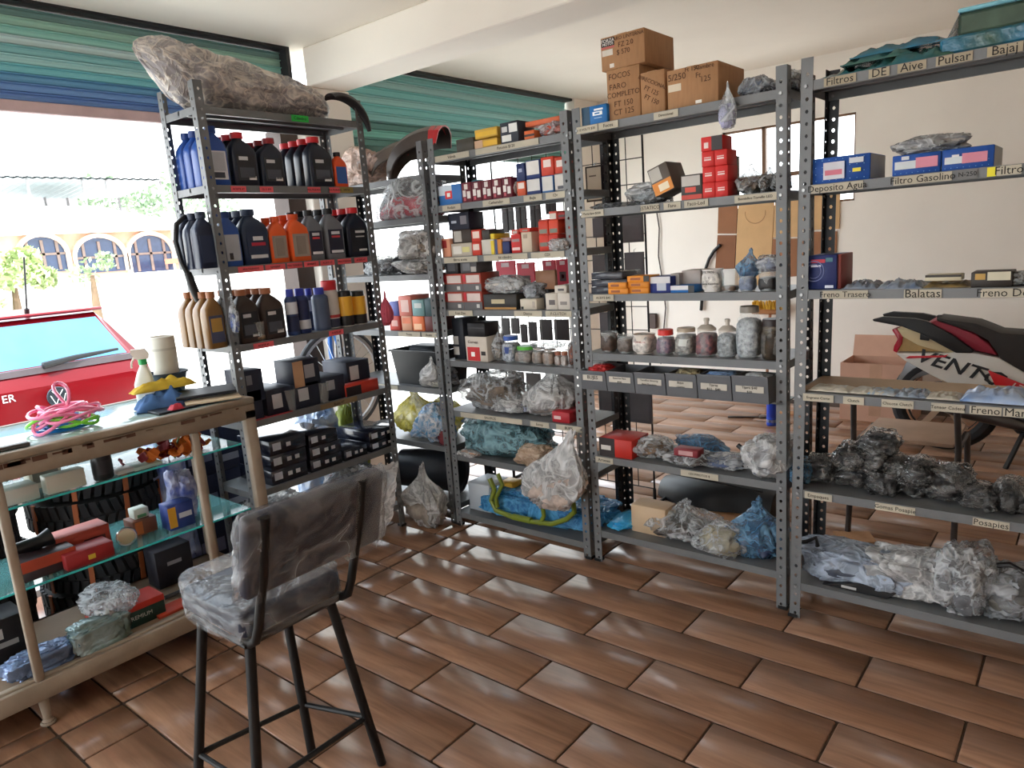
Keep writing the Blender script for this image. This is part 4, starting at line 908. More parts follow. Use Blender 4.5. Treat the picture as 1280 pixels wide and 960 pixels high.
for y0, yy in ((.79, .0), (1.065, 0)):
    MB().tube([sl_(p_) for p_ in ((-1.60, y0, .552), (-1.545, y0, .553), (-1.515, y0, .57), (-1.50, y0+.004, .61), (-1.455, y0+.01, .75), (-1.415, y0+.012, .90))], .0115, 10).build('back_upright', SBK, st)
# backrest pad on the counter side of the uprights
b = MB(); b.box(-.018, .018, -.20, .20, 0, .215)
bp_ = b.build('backrest', NAV, st, sl_((-1.485, .955, .70)), bevel=.016, bseg=3); bp_.rotation_euler.y = R(14.5)
def sheet(name, m, parent, f, nu, nv, ang=80):
    v = [f(i/nu, j/nv) for i in range(nu+1) for j in range(nv+1)]
    return MB().add(v, [(i*(nv+1)+j, (i+1)*(nv+1)+j, (i+1)*(nv+1)+j+1, i*(nv+1)+j+1) for i in range(nu) for j in range(nv)]).build(name, m, parent, ang=ang)
SFILM = film('stool_film', (214, 218, 224), .05, .34, .2, scale=4.)
def wrap(u, v_):   # loose film round the seat pad, with a ragged tail towards the counter
    th = 2*math.pi*u; q = Vector((math.cos(th)*2, math.sin(th)*2, v_*3))
    e = .35; x = .162*math.copysign(abs(math.cos(th))**e, math.cos(th)); y = .162*math.copysign(abs(math.sin(th))**e, math.sin(th))
    k = max(0, 1-abs(v_-.42)/.58); s_ = (1 if v_ < .72 else max(0.02, 1-(v_-.72)/.28))
    z = .558+.086*min(1, v_/.72)+.006*noise.noise(q*3)
    tl_ = max(0, -math.cos(th))**6*(1 if v_ < .75 else .6); x -= tl_*.10*(.4+.6*min(1, v_*1.6)); z -= tl_*.02
    return (x*s_+.008*noise.noise(q*2.3), y*s_+.008*noise.noise(q*2.9+Vector((4, 0, 0))), z)
sheet('seat_film', SFILM, st, wrap, 60, 22)
def wrapb(u, v_):
    th = 2*math.pi*u; q = Vector((math.cos(th)*2, math.sin(th)*2, v_*4)); e = .3
    y = .212*math.copysign(abs(math.cos(th))**e, math.cos(th)); x = .024*math.copysign(abs(math.sin(th))**e, math.sin(th))
    s_ = 1 if v_ < .9 else max(.05, 1-(v_-.9)/.1*.9)
    return (x*s_+.004*noise.noise(q*2), y*(1 if v_ < .9 else 1-(v_-.9)*.3)+.01*noise.noise(q*1.7), -.012+.24*v_+.006*noise.noise(q*2.5))
o = sheet('backrest_film', SFILM, st, wrapb, 60, 20); o.location = bp_.location; o.rotation_euler = bp_.rotation_euler
def tailb(u, v_):
    return (.01*noise.noise(Vector((u*4, v_*4, 1)))+.004, .20+.055*u+.008*noise.noise(Vector((u*3, v_*5, 2))), .22-.25*v_*(1-.35*u)+.01*noise.noise(Vector((u*5, v_*3, 3))))
o = sheet('film_flap', FILMW, st, tailb, 8, 16); o.location = bp_.location; o.rotation_euler = bp_.rotation_euler
# ================================================================ ROW CONTENTS
FA = Fr('row', 2.58); F2 = Fr('row', 2.578); F3 = Fr('row', 2.578); F4 = Fr('row', 2.545)
def rbox(F, px0, px1, pyt, z0, label, col, d=.12, back=.012, h=None, name='parts_box', group='small parts boxes', gap=.985, **k):
    loc, rz, w_, hh = F.place(px0, px1, pyt, z0, back)
    return carton(name, label, loc, w_*gap, d, h or hh, col, group=group, **k)
def rbag(F, px0, px1, pyt, z0, label, seed, film, inner, d=.2, back=.03, group='plastic bags of parts', h=None, **k):
    loc, rz, w_, hh = F.place(px0, px1, pyt, z0, back)
    return bag(label, (loc[0], loc[1]+d/2, loc[2]), w_, d, h or hh, seed, film, inner, group=group, **k)
W_ = (214, 208, 200); DKT = (52, 44, 44)
# ---------------- corner unit (U2a)
z = ZA_
crescent('black rear fender with red end on top of the corner unit, left of two', (-2.93, 2.79, z[0]), R(22), .25, 78, 182, .20, (92, 80, 72), (190, 40, 50), kz=.72, dp=.55)
crescent('black rear fender with red end on top of the corner unit, right of two', (-2.66, 2.72, z[0]), R(22), .27, 78, 184, .21, (72, 64, 60), (196, 44, 50), kz=.72, dp=.55)
bag('pinkish fairing piece in film leaning on the corner unit top', (-3.20, 2.70, z[0]), .26, .2, .19, 41, film('pink_wrap', (232, 204, 190), .7, .98), None, name='wrapped_fairing', cat='fairing')
# wrapped seat
se = thing('wrapped_saddle', 'red-sided motorcycle saddle in clear film on the corner unit', 'saddle', (-2.80, 2.66, z[1]), R(0))
def seatm(k, e=0):
    r_ = []
    for i in range(13):
        u = i/12; x = -.19+.36*u; hh = .03+.13*math.sin(min(1, u*1.15+.12)*math.pi*.62); ww = .05+.065*math.sin(u*math.pi*.85+.3)
        r_.append([(x, (ww+e)*math.copysign(abs(math.cos(t))**.6, math.cos(t)), max(.0, (hh*.5+(hh*.5+e)*math.copysign(abs(math.sin(t))**.7, math.sin(t)))*k)) for t in [2*math.pi*j/20 for j in range(20)]])
    return r_
MB().loft(seatm(.82, .002)).build('side_cover', C((176, 30, 56), .35), se)
MB().loft([[(x, y*.93, z_+.03) for x, y, z_ in r_] for r_ in seatm(1.0)]).build('cushion', C((36, 40, 48), .5), se)
MB().loft([[(x*1.05, y*1.08, z_*1.12+.0) for x, y, z_ in r_] for r_ in seatm(1.1, .012)]).build('film', FILM, se, ang=70)
bag('clear bag of grey parts with dark tray on the corner unit', (-3.09, 2.70, z[2]), .2, .2, .10, 42, FILM, (120, 120, 124))
bag('black seat cushion in film behind the corner post', (-2.93, 2.74, z[2]), .16, .2, .10, 43, C((38, 38, 42), .5), None, name='seat_cushion', cat='cushion')
bag('milky bag bulging off the corner unit, upper', (-2.735, 2.615, z[2]+.075), .21, .2, .15, 44, FILMW, (150, 140, 130), tail=(-1, .03))
bag('milky bag bulging off the corner unit, lower', (-2.755, 2.655, z[2]), .25, .22, .085, 45, FILMW, (160, 150, 140))
# boxes, two rows
for px0, px1, pyt, dz, col, lb, pr in (
    (487, 500, 397, 0, (200, 74, 62), 'red box at the left of the lower row, corner unit', ((.2, .8, .3, .7, (226, 170, 160)),)),
    (502, 515, 397, 0, (206, 150, 120), 'tan box in the lower row, corner unit', ((.1, .9, .5, .9, (220, 120, 80)),)),
    (516, 530, 397, 0, (216, 110, 62), 'orange box in the lower row, corner unit', ((.1, .8, .1, .5, (238, 190, 150)),)),
    (531, 546, 396, 0, (96, 40, 38), 'dark maroon box in the lower row beside the post', ()),
    (487, 498, 377, .079, (92, 100, 168), 'small violet box in the upper row, corner unit', ()),
    (498, 514, 370, .079, (206, 120, 106), 'salmon box with white figure in the upper row, corner unit', ((.2, .8, .2, .8, (226, 190, 180)),)),
    (515, 530, 375, .079, (120, 158, 160), 'pale teal box in the upper row, corner unit', ((.2, .8, .5, .8, (206, 216, 214)),)),
    (531, 545, 374, .079, (36, 70, 76), 'dark teal box in the upper row beside the post', ())):
    rbox(FA, px0, px1, pyt, z[3]+dz, lb, col, .14, prints=pr, h=.0785 if dz == 0 else None)
tb = thing('storage_tub', 'black plastic tub of odds and ends on the corner unit', 'tub', (-2.86, 2.735, z[4]))
MB().loft([[(sx*a, sy*b_, zz) for sx, sy in ((-1, -1), (1, -1), (1, 1), (-1, 1))] for a, b_, zz in ((.155, .11, 0), (.18, .125, .19), (.19, .135, .19), (.19, .135, .18), (.176, .122, .178), (.15, .105, .006))]).build('body', C((16, 18, 22), .4), tb, smooth=False)
MB().box(-.12, .1, -.06, .06, .13, .205).build('contents', C((60, 66, 72), .5, var=.4), tb, bevel=.02)
bag('white bag standing before the black tub', (-2.735, 2.615, z[4]), .17, .075, .15, 46, FILMW, (200, 200, 190), neck=.3)
bag('grey-blue bag lying at the corner unit edge beside the post', (-2.70, 2.66, z[4]), .17, .13, .10, 47, FILMG, (110, 122, 140), tail=(-1, .03))
bag('yellow shopping bag on the low shelf of the corner unit', (-2.99, 2.72, z[5]), .24, .2, .24, 48, film('yellow_bag', (232, 216, 84), .6, .97, c2=(206, 190, 60)), None, neck=.4)
bag('second yellow bag, slumped, on the corner unit', (-2.84, 2.78, z[5]), .2, .16, .20, 49, MATS['yellow_bag'], None)
bag('blue and white patterned bag on the low corner shelf', (-2.77, 2.645, z[5]), .22, .15, .21, 50, film('blue_white_bag', (236, 238, 244), .75, .99, c2=(110, 176, 226)), None, tail=(-1, .05))
bag('maroon handbag-like pouch on the low corner shelf', (-2.66, 2.60, z[5]+.0), .10, .04, .08, 51, C((120, 46, 52), .5), None, name='pouch', cat='pouch')
t = thing('grey_bucket', 'large dark grey bucket lying under the corner unit', 'bucket', (-2.90, 2.70, z[6]), R(20))
b = MB().lathe([(.105, 0), (.128, .36), (.133, .36), (.133, .345), (.124, .34), (.10, .01)], 28); b.v = [(zz-.18, y, x+.134) for x, y, zz in b.v]; b.build('body', C((52, 56, 64), .45), t)
bag('big milky white bag on the floor by the corner post', (-2.735, 2.475, 0), .26, .15, .33, 52, FILMW, (150, 140, 130), neck=.15)
# ---------------- small-box unit (U2)
z = Z2
rbox(F2, 570, 592, 173, z[0], 'dark olive box on top of the small-box unit', (66, 62, 54), .14)
rbox(F2, 593, 622, 174, z[0], 'yellow and tan box under another on the small-box unit', (200, 158, 70), .12, prints=((0, .35, 0, 1, (196, 160, 130)), (.4, 1, .2, .8, (216, 170, 50))))
rbox(F2, 593, 622, 163, z[0]+.043, 'yellow box lying on the tan one on the small-box unit', (206, 166, 66), .12, h=.04, prints=((.05, .95, .2, .7, (220, 176, 50)),))
rbox(F2, 625, 648, 152, z[0], 'black and white printed box on top of the small-box unit', (40, 46, 58), .12, prints=((.08, .6, .1, .4, (220, 220, 216)), (.5, .95, .5, .9, (226, 226, 224)), (.1, .4, .55, .8, (200, 200, 200))))
rbox(F2, 655, 668, 163, z[0], 'orange striped box beside the clear bag of caps', (206, 100, 50), .1, prints=((0, 1, .35, .6, (60, 40, 36)),))
rbag(F2, 668, 700, 150, z[0], 'clear bag of red and green caps on the small-box unit', 61, FILM, (200, 90, 70), .14)
rbox(F2, 656, 699, 146, topz('clear bag of red and green caps on the small-box unit')-.012, 'long orange packet across the top of the bag of caps', (206, 104, 66), .09, h=.02, back=.04, name='packet', cat='packet')
# level 1
rbox(F2, 548, 577, 231, z[1], 'blue and white box with target logo at the left end', (62, 120, 190), .14, prints=((.0, .6, .5, 1, (206, 218, 230)), (.3, .6, .3, .7, (226, 60, 60)), (.38, .52, .4, .6, (240, 240, 240))))
for k in range(5):
    a = 577+12.6*k
    rbox(F2, a, a+12.4, 228-1.6*k, z[1], 'maroon bulb box with white bulb pictures, %s in the row of five' % ('first', 'second', 'third', 'fourth', 'fifth')[k], (104, 30, 46), .12, prints=((.12, .42, .3, .62, (226, 220, 216)), (.55, .88, .2, .55, (226, 220, 216)), (.3, .65, .66, .92, (220, 210, 206)), (.2, .4, .1, .26, (196, 90, 100))))
rbag(F2, 636, 648, 226, z[1], 'small white packet with red print beside the bulb boxes', 62, FILMW, (180, 60, 70), .08)
bxs = [(646, 657, 224, 0, (206, 86, 52), 'orange box with white square label, bulb shelf', ((.15, .85, .5, .9, (230, 214, 206)),)),
       (658, 676, 222, 0, (44, 60, 110), 'white-faced blue box in the lower row, bulb shelf', ((.06, .94, .22, .95, (214, 212, 210)),)),
       (677, 692, 218, 0, (60, 110, 170), 'white-faced pale blue box in the lower row, bulb shelf', ((.06, .94, .12, .95, (208, 206, 202)),)),
       (693, 706, 216, 0, (120, 120, 124), 'white-faced grey box at the right end, bulb shelf', ((.05, .95, .1, .95, (206, 202, 196)), (.3, .9, .12, .3, (60, 60, 70)))),
       (645, 656, 204, .063, (36, 50, 96), 'small navy box in the upper row, bulb shelf', ((.3, .7, .5, .7, (150, 160, 190)),)),
       (657, 675, 200, .068, (40, 60, 116), 'white-faced navy box in the upper row, bulb shelf', ((.06, .94, .2, .95, (216, 212, 208)),)),
       (676, 692, 196, .071, (200, 66, 46), 'orange-red box with white label in the upper row, bulb shelf', ((.2, .8, .45, .85, (226, 206, 200)),)),
       (693, 706, 196, .073, (196, 70, 50), 'orange-red box beside the right post, bulb shelf', ((.2, .8, .4, .8, (226, 210, 204)),))]
for px0, px1, pyt, dz, col, lb, pr in bxs: rbox(F2, px0, px1, pyt, z[1]+dz, lb, col, .12, prints=pr, h=(.0625, .0675, .0705, .0725)[bxs.index((px0, px1, pyt, dz, col, lb, pr))] if dz == 0 else None)
tr_ = thing('tape_roll', 'teal roll of tape standing behind the bulb boxes', 'tape', (at(597, 222, Y=2.76).x, 2.76, z[1]))
MB().loft([[(rr*math.cos(2*math.pi*k/28), y, .058+rr*math.sin(2*math.pi*k/28)) for rr, y in ((.058, -.02), (.03, -.02), (.03, .02), (.058, .02))] for k in range(28)], closed=True).build('roll', C((60, 130, 140), .4), tr_, ang=50)
MB().loft([[(rr*math.cos(2*math.pi*k/28), y, .058+rr*math.sin(2*math.pi*k/28)) for rr, y in ((.0299, -.021), (.026, -.021), (.026, .021), (.0299, .021))] for k in range(28)], closed=True).build('core', C((190, 176, 150), .7), tr_, ang=50)
# level 2
RD = (206, 62, 46); L2 = [
    (552, 563, 297, 0, (220, 150, 120), 'tan and red box at the left end, second box shelf', ((.1, .6, .5, .9, (160, 40, 40)),), .09),
    (564, 590, 306, 0, (196, 186, 172), 'white printed wide box, second box shelf', ((.1, .5, .2, .8, (226, 222, 214)), (.55, .9, .3, .7, (214, 206, 140))), .062),
    (565, 589, 287, .0625, (60, 50, 44), 'dark box with white label on the wide printed box', ((.1, .5, .1, .9, (190, 184, 176)),), None),
    (560, 586, 266, 'dark box with white label on the wide printed box', (30, 34, 52), 'black and navy box topmost at the left end', ((.15, .4, .4, .55, (170, 176, 190)), (.6, .9, .3, .8, (120, 116, 124))), None),
    (590, 601, 305, 0, RD, 'orange-red box with white panel, lower of two', ((.15, .85, .4, .85, (230, 210, 200)),), .062),
    (589, 601, 287, .0625, RD, 'orange-red box with white panel, upper of two', ((.15, .85, .3, .85, (230, 206, 196)),), None),
    (602, 618, 302, 0, (206, 200, 190), 'white box with yellow edge, second box shelf', ((.75, 1, 0, .9, (226, 200, 50)),), .07),
    (602, 612, 288, .0705, (60, 54, 50), 'small charcoal box on the yellow-edged box', (), .045),
    (613, 618, 297, .0705, (226, 196, 50), 'narrow yellow box on the yellow-edged box', (), .024),
    (619, 627, 299, 0, (216, 140, 60), 'slim orange and blue box, second box shelf', ((0, .35, 0, 1, (50, 70, 120)),), None),
    (628, 637, 307, 0, (40, 50, 100), 'small indigo box under a grey one', (), .055),
    (628, 638, 297, .0555, (160, 130, 130), 'small grey-pink box on the indigo one', (), None),
    (639, 651, 298, 0, (204, 50, 50), 'red box with stripes, second box shelf', ((.1, .9, .15, .3, (226, 200, 196)), (.1, .9, .6, .75, (150, 130, 130))), .083),
    (639, 648, 287, .0835, (206, 80, 66), 'little red and grey box on the striped red box', ((.2, .8, .2, .7, (190, 176, 170)),), None),
    (649, 662, 285, .0895, (200, 60, 46), 'little orange-red box on the beige box', ((.3, .8, .2, .6, (150, 140, 130)),), None),
    (652, 665, 297, 0, (206, 190, 170), 'beige box with faint print beside the mesh', ((.2, .6, .7, .9, (160, 140, 120)),), .089),
    (674, 686, 302, 0, RD, 'red box with teal stripe in the pile by the right post', ((.1, .9, .3, .55, (110, 110, 100)),), .07),
    (673, 685, 284, .0705, (206, 66, 46), 'orange-red box second in the pile by the right post', ((.1, .9, .1, .4, (120, 120, 106)),), .06),
    (686, 698, 285, .0705, (206, 70, 46), 'orange-red box beside the second one in the pile', ((.1, .9, .1, .4, (116, 120, 106)),), .06),
    (686, 698, 302, 0, (196, 60, 50), 'dull red box at the foot of the pile by the right post', (), .07),
    (674, 685, 274, .131, (190, 56, 44), 'small red box third in the pile by the right post', ((.1, .9, .3, .6, (120, 110, 100)),), None),
    (686, 696, 264, .131, (206, 84, 70), 'red box with white label topmost in the pile', ((.1, .9, .1, .75, (206, 196, 186)),), None),
    (697, 707, 265, .131, (150, 40, 40), 'dark red box beside the topmost labelled one', ((.1, .9, .3, .6, (60, 40, 40)),), None)]
for px0, px1, pyt, dz, col, lb, pr, h_ in L2:
    if isinstance(dz, str): dz = topz(dz)-z[2]
    rbox(F2, px0, px1, pyt, z[2]+dz, lb, col, .11, prints=pr, h=h_)
tag(MB().box(-.036, .036, 0, .10, 0, .06).build('parts_box', C((150, 52, 46), .5), None, (F2.place(697, 707, 300, z[2]+.0705)[0][0], 2.64, z[2]+.0705), bevel=.002), 'plain dull red box behind the crumpled bag by the right post', 'box', 'small parts boxes')
tag(MB().box(-.036, .036, 0, .10, 0, .07).build('parts_box', C((140, 50, 44), .5), None, (F2.place(697, 707, 300, z[2])[0][0]-.005, 2.65, z[2]), bevel=.002), 'plain brick-red box at shelf level behind the crumpled bag', 'box', 'small parts boxes')
rbag(F2, 683, 707, 298, z[2], 'crumpled clear bag of grey parts before the red pile', 63, FILM, (150, 140, 134), .05, back=-.035)
# level 3
G4 = ((0, 1, 0, .42, (96, 94, 96)), (.2, .92, .48, .9, (222, 206, 200)), (.7, .86, .1, .3, (206, 204, 200)), (.02, .16, .55, .95, (206, 50, 60)))
for k, (px0, px1, dz, lb) in enumerate(((556, 580, 0, 'grey filter box with red lid, lower left of four'), (580, 603, 0, 'grey filter box with red lid, lower right of four'), (556, 580, .088, 'grey filter box with red lid, upper left of four'), (580, 603, .088, 'grey filter box with red lid, upper right of four'))):
    rbox(F2, px0, px1, 372, z[3]+dz, lb, (170, 70, 56), .14, prints=G4, h=.087)
rbox(F2, 556, 572, 322, z[3]+.176, 'dark window box on top of the filter boxes, left', (44, 44, 48), .12, h=.065, prints=((.2, .8, .2, .8, (70, 70, 76)),))
rbox(F2, 575, 596, 326, z[3]+.176, 'smoky clear-fronted box on top of the filter boxes, right', (84, 82, 84), .12, h=.06, prints=((.15, .6, .2, .8, (120, 120, 124)), (.65, .95, .1, .5, (180, 176, 170))))
rbox(F2, 604, 646, 368, z[3], 'long black and gold box under a clear bag', (46, 44, 42), .14, prints=((.02, .98, .02, .16, (176, 130, 70)), (.25, .65, .4, .68, (200, 186, 150))))
rbag(F2, 597, 646, 346, topz('long black and gold box under a clear bag'), 'clear bag of metal parts lying on the black and gold box', 64, FILM, (196, 190, 184), .13, back=.01)
rbox(F2, 650, 671, 374, z[3], 'white box with dotted front, second from the right post', (206, 196, 180), .12, prints=((.05, .2, .05, .3, (30, 28, 30)), (.75, .9, .2, .8, (170, 160, 150))))
rbag(F2, 650, 676, 354, topz('white box with dotted front, second from the right post'), 'dark crumpled bag on the white dotted box', 65, FILMG, (44, 42, 44), .1)
rbox(F2, 674, 680, 362, z[3], 'tall black box between the white boxes', (26, 28, 34), .12, gap=3.0, back=.07)
rbox(F2, 669, 694, 335, topz('tall black box between the white boxes'), 'plain brown card on top of the tall black box', (140, 100, 74), .02, h=.085, back=.075, name='card', cat='card')
WBX = ((.3, .8, .3, .6, (90, 84, 84)),)
rbox(F2, 682, 697, 374, z[3], 'white stencilled box at shelf level, left of two by the post', (204, 196, 184), .12, prints=WBX, h=.073)
rbox(F2, 697, 714, 374, z[3], 'white stencilled box at shelf level, right of two by the post', (206, 198, 188), .12, prints=((.2, .7, .3, .5, (130, 124, 120)),), h=.073)
rbox(F2, 693, 708, 357, z[3]+.0735, 'white stencilled box stacked above two others by the post', (208, 200, 188), .12, prints=WBX)
# level 4: jars and the branded box
rbox(F2, 566, 580, 398, z[4], 'black box with white bands standing at the left end, jar shelf', (34, 38, 48), .12, prints=((.0, .5, .1, .3, (206, 204, 200)), (.0, .5, .36, .56, (206, 204, 200))), back=.05)
rbox(F2, 564, 581, 440, z[4], 'low white box at the left end, jar shelf', (206, 202, 196), .1, back=.004, d=.045) if 0 else None
rbox(F2, 582, 609, 421, z[4], 'white carton with red panel on the jar shelf', (214, 204, 192), .13, prints=((.08, .66, .03, .58, (200, 40, 44)), (.25, .42, .2, .38, (240, 236, 232)), (.72, .92, .26, .42, (50, 40, 40))), words=(('Corven', .38, .78, .022, (70, 60, 60)),))
rbox(F2, 584, 606, 404, topz('white carton with red panel on the jar shelf'), 'black ribbed part on top of the white carton', (26, 24, 28), .11, prints=((.05, .95, .6, .68, (60, 58, 62)),), name='ribbed_part', cat='part')
def rjar(F, px0, px1, pyt, z0, label, lid, fill, back=.02, **k):
    loc, rz, w_, h = F.place(px0, px1, pyt, z0, back); return jar('jar', label, loc, w_/2*.98, h, lid, fill, 'jars on the shelves', **k)
rbag(F2, 612, 625, 412, z[4], 'tall narrow clear bag beside the white carton', 66, FILM, (150, 140, 130), .09, neck=.5)
rjar(F2, 625, 641, 421, z[4], 'blue-labelled jar with blue lid, left of the green lid', (50, 90, 180), ((60, 70, 90), (200, 206, 214)), lab=(60, 80, 140))
rjar(F2, 640, 662, 434, z[4], 'clear jar with lime green lid', (96, 190, 70), ((150, 140, 130), (90, 80, 76)), lidh=.2)
rjar(F2, 663, 676, 436, z[4], 'clear jar of bolts right of the green lid', (180, 170, 160), ((150, 136, 124), (96, 84, 78)), lidh=.08)
rjar(F2, 676, 690, 438, z[4], 'clear tub of fasteners under a thin bag', (186, 176, 168), ((160, 140, 126), (110, 92, 80)), lidh=.06)
rbag(F2, 658, 694, 427, topz('clear tub of fasteners under a thin bag'), 'flat thin clear bag lying across the jars', 67, FILM, None, .12, h=.025)
for k, (a, b_, lb) in enumerate(((692, 699, 'small clear vial, left of two by the right post'), (700, 707, 'small clear vial, right of two by the right post'))):
    rjar(F2, a, b_, 440, z[4], lb, (150, 90, 66), ((190, 180, 176), (130, 110, 100)), lidh=.25)
rbag(F2, 707, 716, 430, z[4], 'small bag of copper fittings beside the right post', 68, FILM, (170, 110, 90), .08)
# level 5
rbag(F2, 570, 636, 470, z[5], 'tan crumpled bag of parts on the bag shelf', 69, FILM, (120, 106, 94), .22)
rbag(F2, 518, 590, 462, z[5]+.08, 'grey-blue bag overhanging the left post', 70, FILMG, (96, 106, 120), .14, back=-.15, h=.10) if 0 else None
rbag(F2, 606, 655, 500, z[5], 'flat milky bag in the middle of the bag shelf', 71, FILMW, (150, 156, 176), .16)
rbag(F2, 648, 704, 470, z[5], 'peaked milky bag with twisted top on the bag shelf', 72, FILMW, (150, 140, 134), .2, neck=.8)
rbox(F2, 690, 712, 512, z[5], 'open red tray box at the right of the bag shelf', (170, 34, 44), .12, prints=((.1, .5, .3, .6, (210, 180, 180)),), h=.05)
rbox(F2, 706, 724, 505, z[5]+.0, 'dark red box behind the right post, bag shelf', (150, 30, 40), .1, h=.07, back=.14)
# level 6
rbag(F2, 565, 672, 528, z[6], 'large teal plastic bag of parts on the low shelf', 73, FILMT, (60, 84, 90), .24, back=.0)
rbag(F2, 640, 682, 560, z[6], 'tan wrapped part before the teal bag', 74, film('tan_wrap', (222, 198, 176), .75, .99, c2=(186, 156, 130)), None, .1, back=-.04)
rbag(F2, 568, 592, 566, z[6], 'peach bag hanging by the left post, low shelf', 75, FILMW, (196, 150, 120), .08, back=-.03)
t = bag('milky bag hanging from the right end of the low shelf', (-1.935, 2.515, .235), .30, .10, .36, 76, FILMW, (176, 160, 150), neck=.4, lean=.13, fold=.2, name='hanging_bag', group='plastic bags of parts')
# bottom shelf
bag('blue plastic sheet bundle on the bottom shelf', (-2.12, 2.72, z[7]), .74, .2, .14, 77, film('blue_tarp', (96, 176, 226), .75, .99, c2=(50, 124, 186)), None, group='plastic bags of parts', name='plastic_bundle', sq=.5)
rbox(F2, 586, 612, 600, z[7], 'white open carton at the left of the bottom shelf', (196, 204, 212), .16, back=.06, h=.15)
rbox(F2, 625, 640, 594, topz('blue plastic sheet bundle on the bottom shelf')-.03, 'yellow packet on the blue bundle', (214, 170, 50), .08, back=.1, name='packet', cat='packet', h=.05)
hb = thing('handlebar', 'olive green tubular handlebar resting on the bottom shelf edge', 'handlebar', (-2.1, 2.60, z[7]))
GT = mat('olive_tube', (120, 134, 40), .3, 0, .15, 8, coat=.4)
def hp(px, py): p = at(px, py, Y=2.585); return (p.x+2.1, p.y-2.60, p.z-z[7])
P1 = [hp(*q) for q in ((612, 598), (618, 612), (614, 625), (620, 638), (640, 646), (665, 652), (690, 655), (708, 649), (718, 640), (716, 625))]
MB().tube(P1, .013, 10).build('main_bar', GT, hb)
MB().tube([hp(*q) for q in ((622, 592), (628, 606), (620, 622), (622, 634))], .011, 10).build('cross_brace', GT, hb)
MB().tube([hp(*q) for q in ((675, 655), (680, 645), (678, 632))], .011, 10).build('stub', GT, hb)
MB().tube([hp(*q) for q in ((642, 646), (664, 651))], .017, 10).build('clamp', GT, hb)
# lip labels U2
for lv, segs in ((1, ((.10, .22, 'Rodam'), (.36, .52, 'Carburador'), (.60, .70, 'Bujia'), (.72, .82, '12v'))), (2, ((.08, .3, 'filtros aceite'), (.34, .6, 'kit cilindro'), (.62, .8, 'CDI'))), (3, ((.08, .24, 'Fren Disc'), (.5, .66, 'Discos'), (.68, .82, 'P.CLUTCH'))), (5, ((.1, .5, 'BALEROS'), (.55, .66, 'Estop'), (.70, .84, 'BUJES'))), (0, ((.08, .3, 'Valvula'), (.34, .7, 'Pistones $120')))):
    for a, b_, s in segs: tag_strip(U2, a+.0, b_, Z2[lv], s, .018)
for a, b_, s in ((.55, .72, 'Freno'), (.73, .84, 'Aceite')): tag_strip(U2a, a, b_, ZA_[3], s, .018)
tag_strip(U2a, .3, .5, ZA_[4], 'Cables', .018)
# ---------------- carton unit (U3)
z = Z3
def cbig(px0, px1, pyt, z0, label, d, words, prints=(), back=.03, h=None, rz=0):
    loc, r_, w_, hh = F3.place(px0, px1, pyt, z0, back)
    t = carton('cardboard_box', label, loc, w_, d, h or hh, (166, 124, 88), rz, m=CARD, seam=True, prints=prints, group='brown cartons on the carton unit')
    for s, u, v, sz, sh in words: text(s, sz, C((84, 56, 40), .8), t, (-w_/2+u*w_, -.0012, v*(h or hh)), (R(90), R(-sh), 0))
    return t, (h or hh)
rbox(F3, 727, 759, 132, z[0], 'blue box with white emblem on the carton unit, beside the cartons', (30, 110, 180), .16, prints=((.0, .32, .0, 1, (38, 74, 100)), (.5, .85, .72, .82, (236, 240, 244)), (.44, .82, .46, .66, (236, 240, 244)), (.52, .72, .52, .6, (30, 110, 180)), (.5, .8, .3, .34, (150, 190, 220))))
c1, h1 = cbig(759, 800, 84, z[0], 'brown carton marked with prices under the top one, left', .26, (('FOCOS', .4, .86, .030, 0), ('FARO', .34, .66, .030, 0), ('COMPLETO', .5, .5, .028, 0), ('FT 150', .5, .32, .030, 0), ('CT 125', .5, .16, .030, 0)))
c2, h2 = cbig(801, 831, 88, z[0], 'smaller brown carton with slanted writing, middle of the shelf top', .22, (('DIRECCIONAL', .5, .74, .020, -28), ('FT 125', .45, .55, .024, -30), ('FT 150', .45, .34, .024, -30)), h=.155)
c3, h3 = cbig(751, 806, 41, z[0]+h1+.001, 'brown carton with black shipping label stacked on top', .24, (('FARO LINTERNA', .62, .88, .019, 0), ('FZ 2.0', .58, .68, .026, 0), ('$ 570', .52, .46, .026, 0)), prints=((.02, .32, .72, .96, (44, 34, 34)), (.02, .32, .66, .71, (190, 90, 90)), (.03, .28, .44, .62, (214, 204, 192)), (.2, .3, .06, .18, (216, 206, 196))))
text('FORZA', .018, C((230, 226, 220), .6), c3, (-.5*.19*.66, -.0022, h3*.88))
text('MOTOS', .014, C((230, 226, 220), .6), c3, (-.5*.19*.66, -.0022, h3*.78))
c4, h4 = cbig(834, 898, 82, z[0], 'wide brown carton marked 5/250 on the carton unit', .24, (('5/250', .2, .8, .032, 0), ('Ft 150', .5, .93, .022, 0), ('Alambre', .74, .92, .022, 0), ('Ft', .62, .74, .026, 0), ('125', .76, .62, .028, 0)), prints=((.02, .28, .46, .64, (206, 192, 170)), (.56, .68, .06, .14, (222, 216, 206))))
rbag(F3, 920, 957, 93, z[0], 'clear bag of bulbs on the carton unit top', 81, FILMG, (110, 120, 140), .12)
rbag(F3, 955, 974, 99, z[0], 'low clear bag beside the right post top', 82, FILM, (80, 74, 80), .16, back=.06)
t = bag('small clear bag hanging over the top lip of the carton unit', (at(910, 135, Y=2.56).x, 2.553, z[0]-.105), .062, .035, .145, 83, FILM, (150, 150, 180), neck=.3, name='hanging_bag')
rbag(F3, 974, 1000, 84, z[0], 'clear bag wedged between the two unit posts', 84, FILM, (96, 84, 80), .2, back=.05)
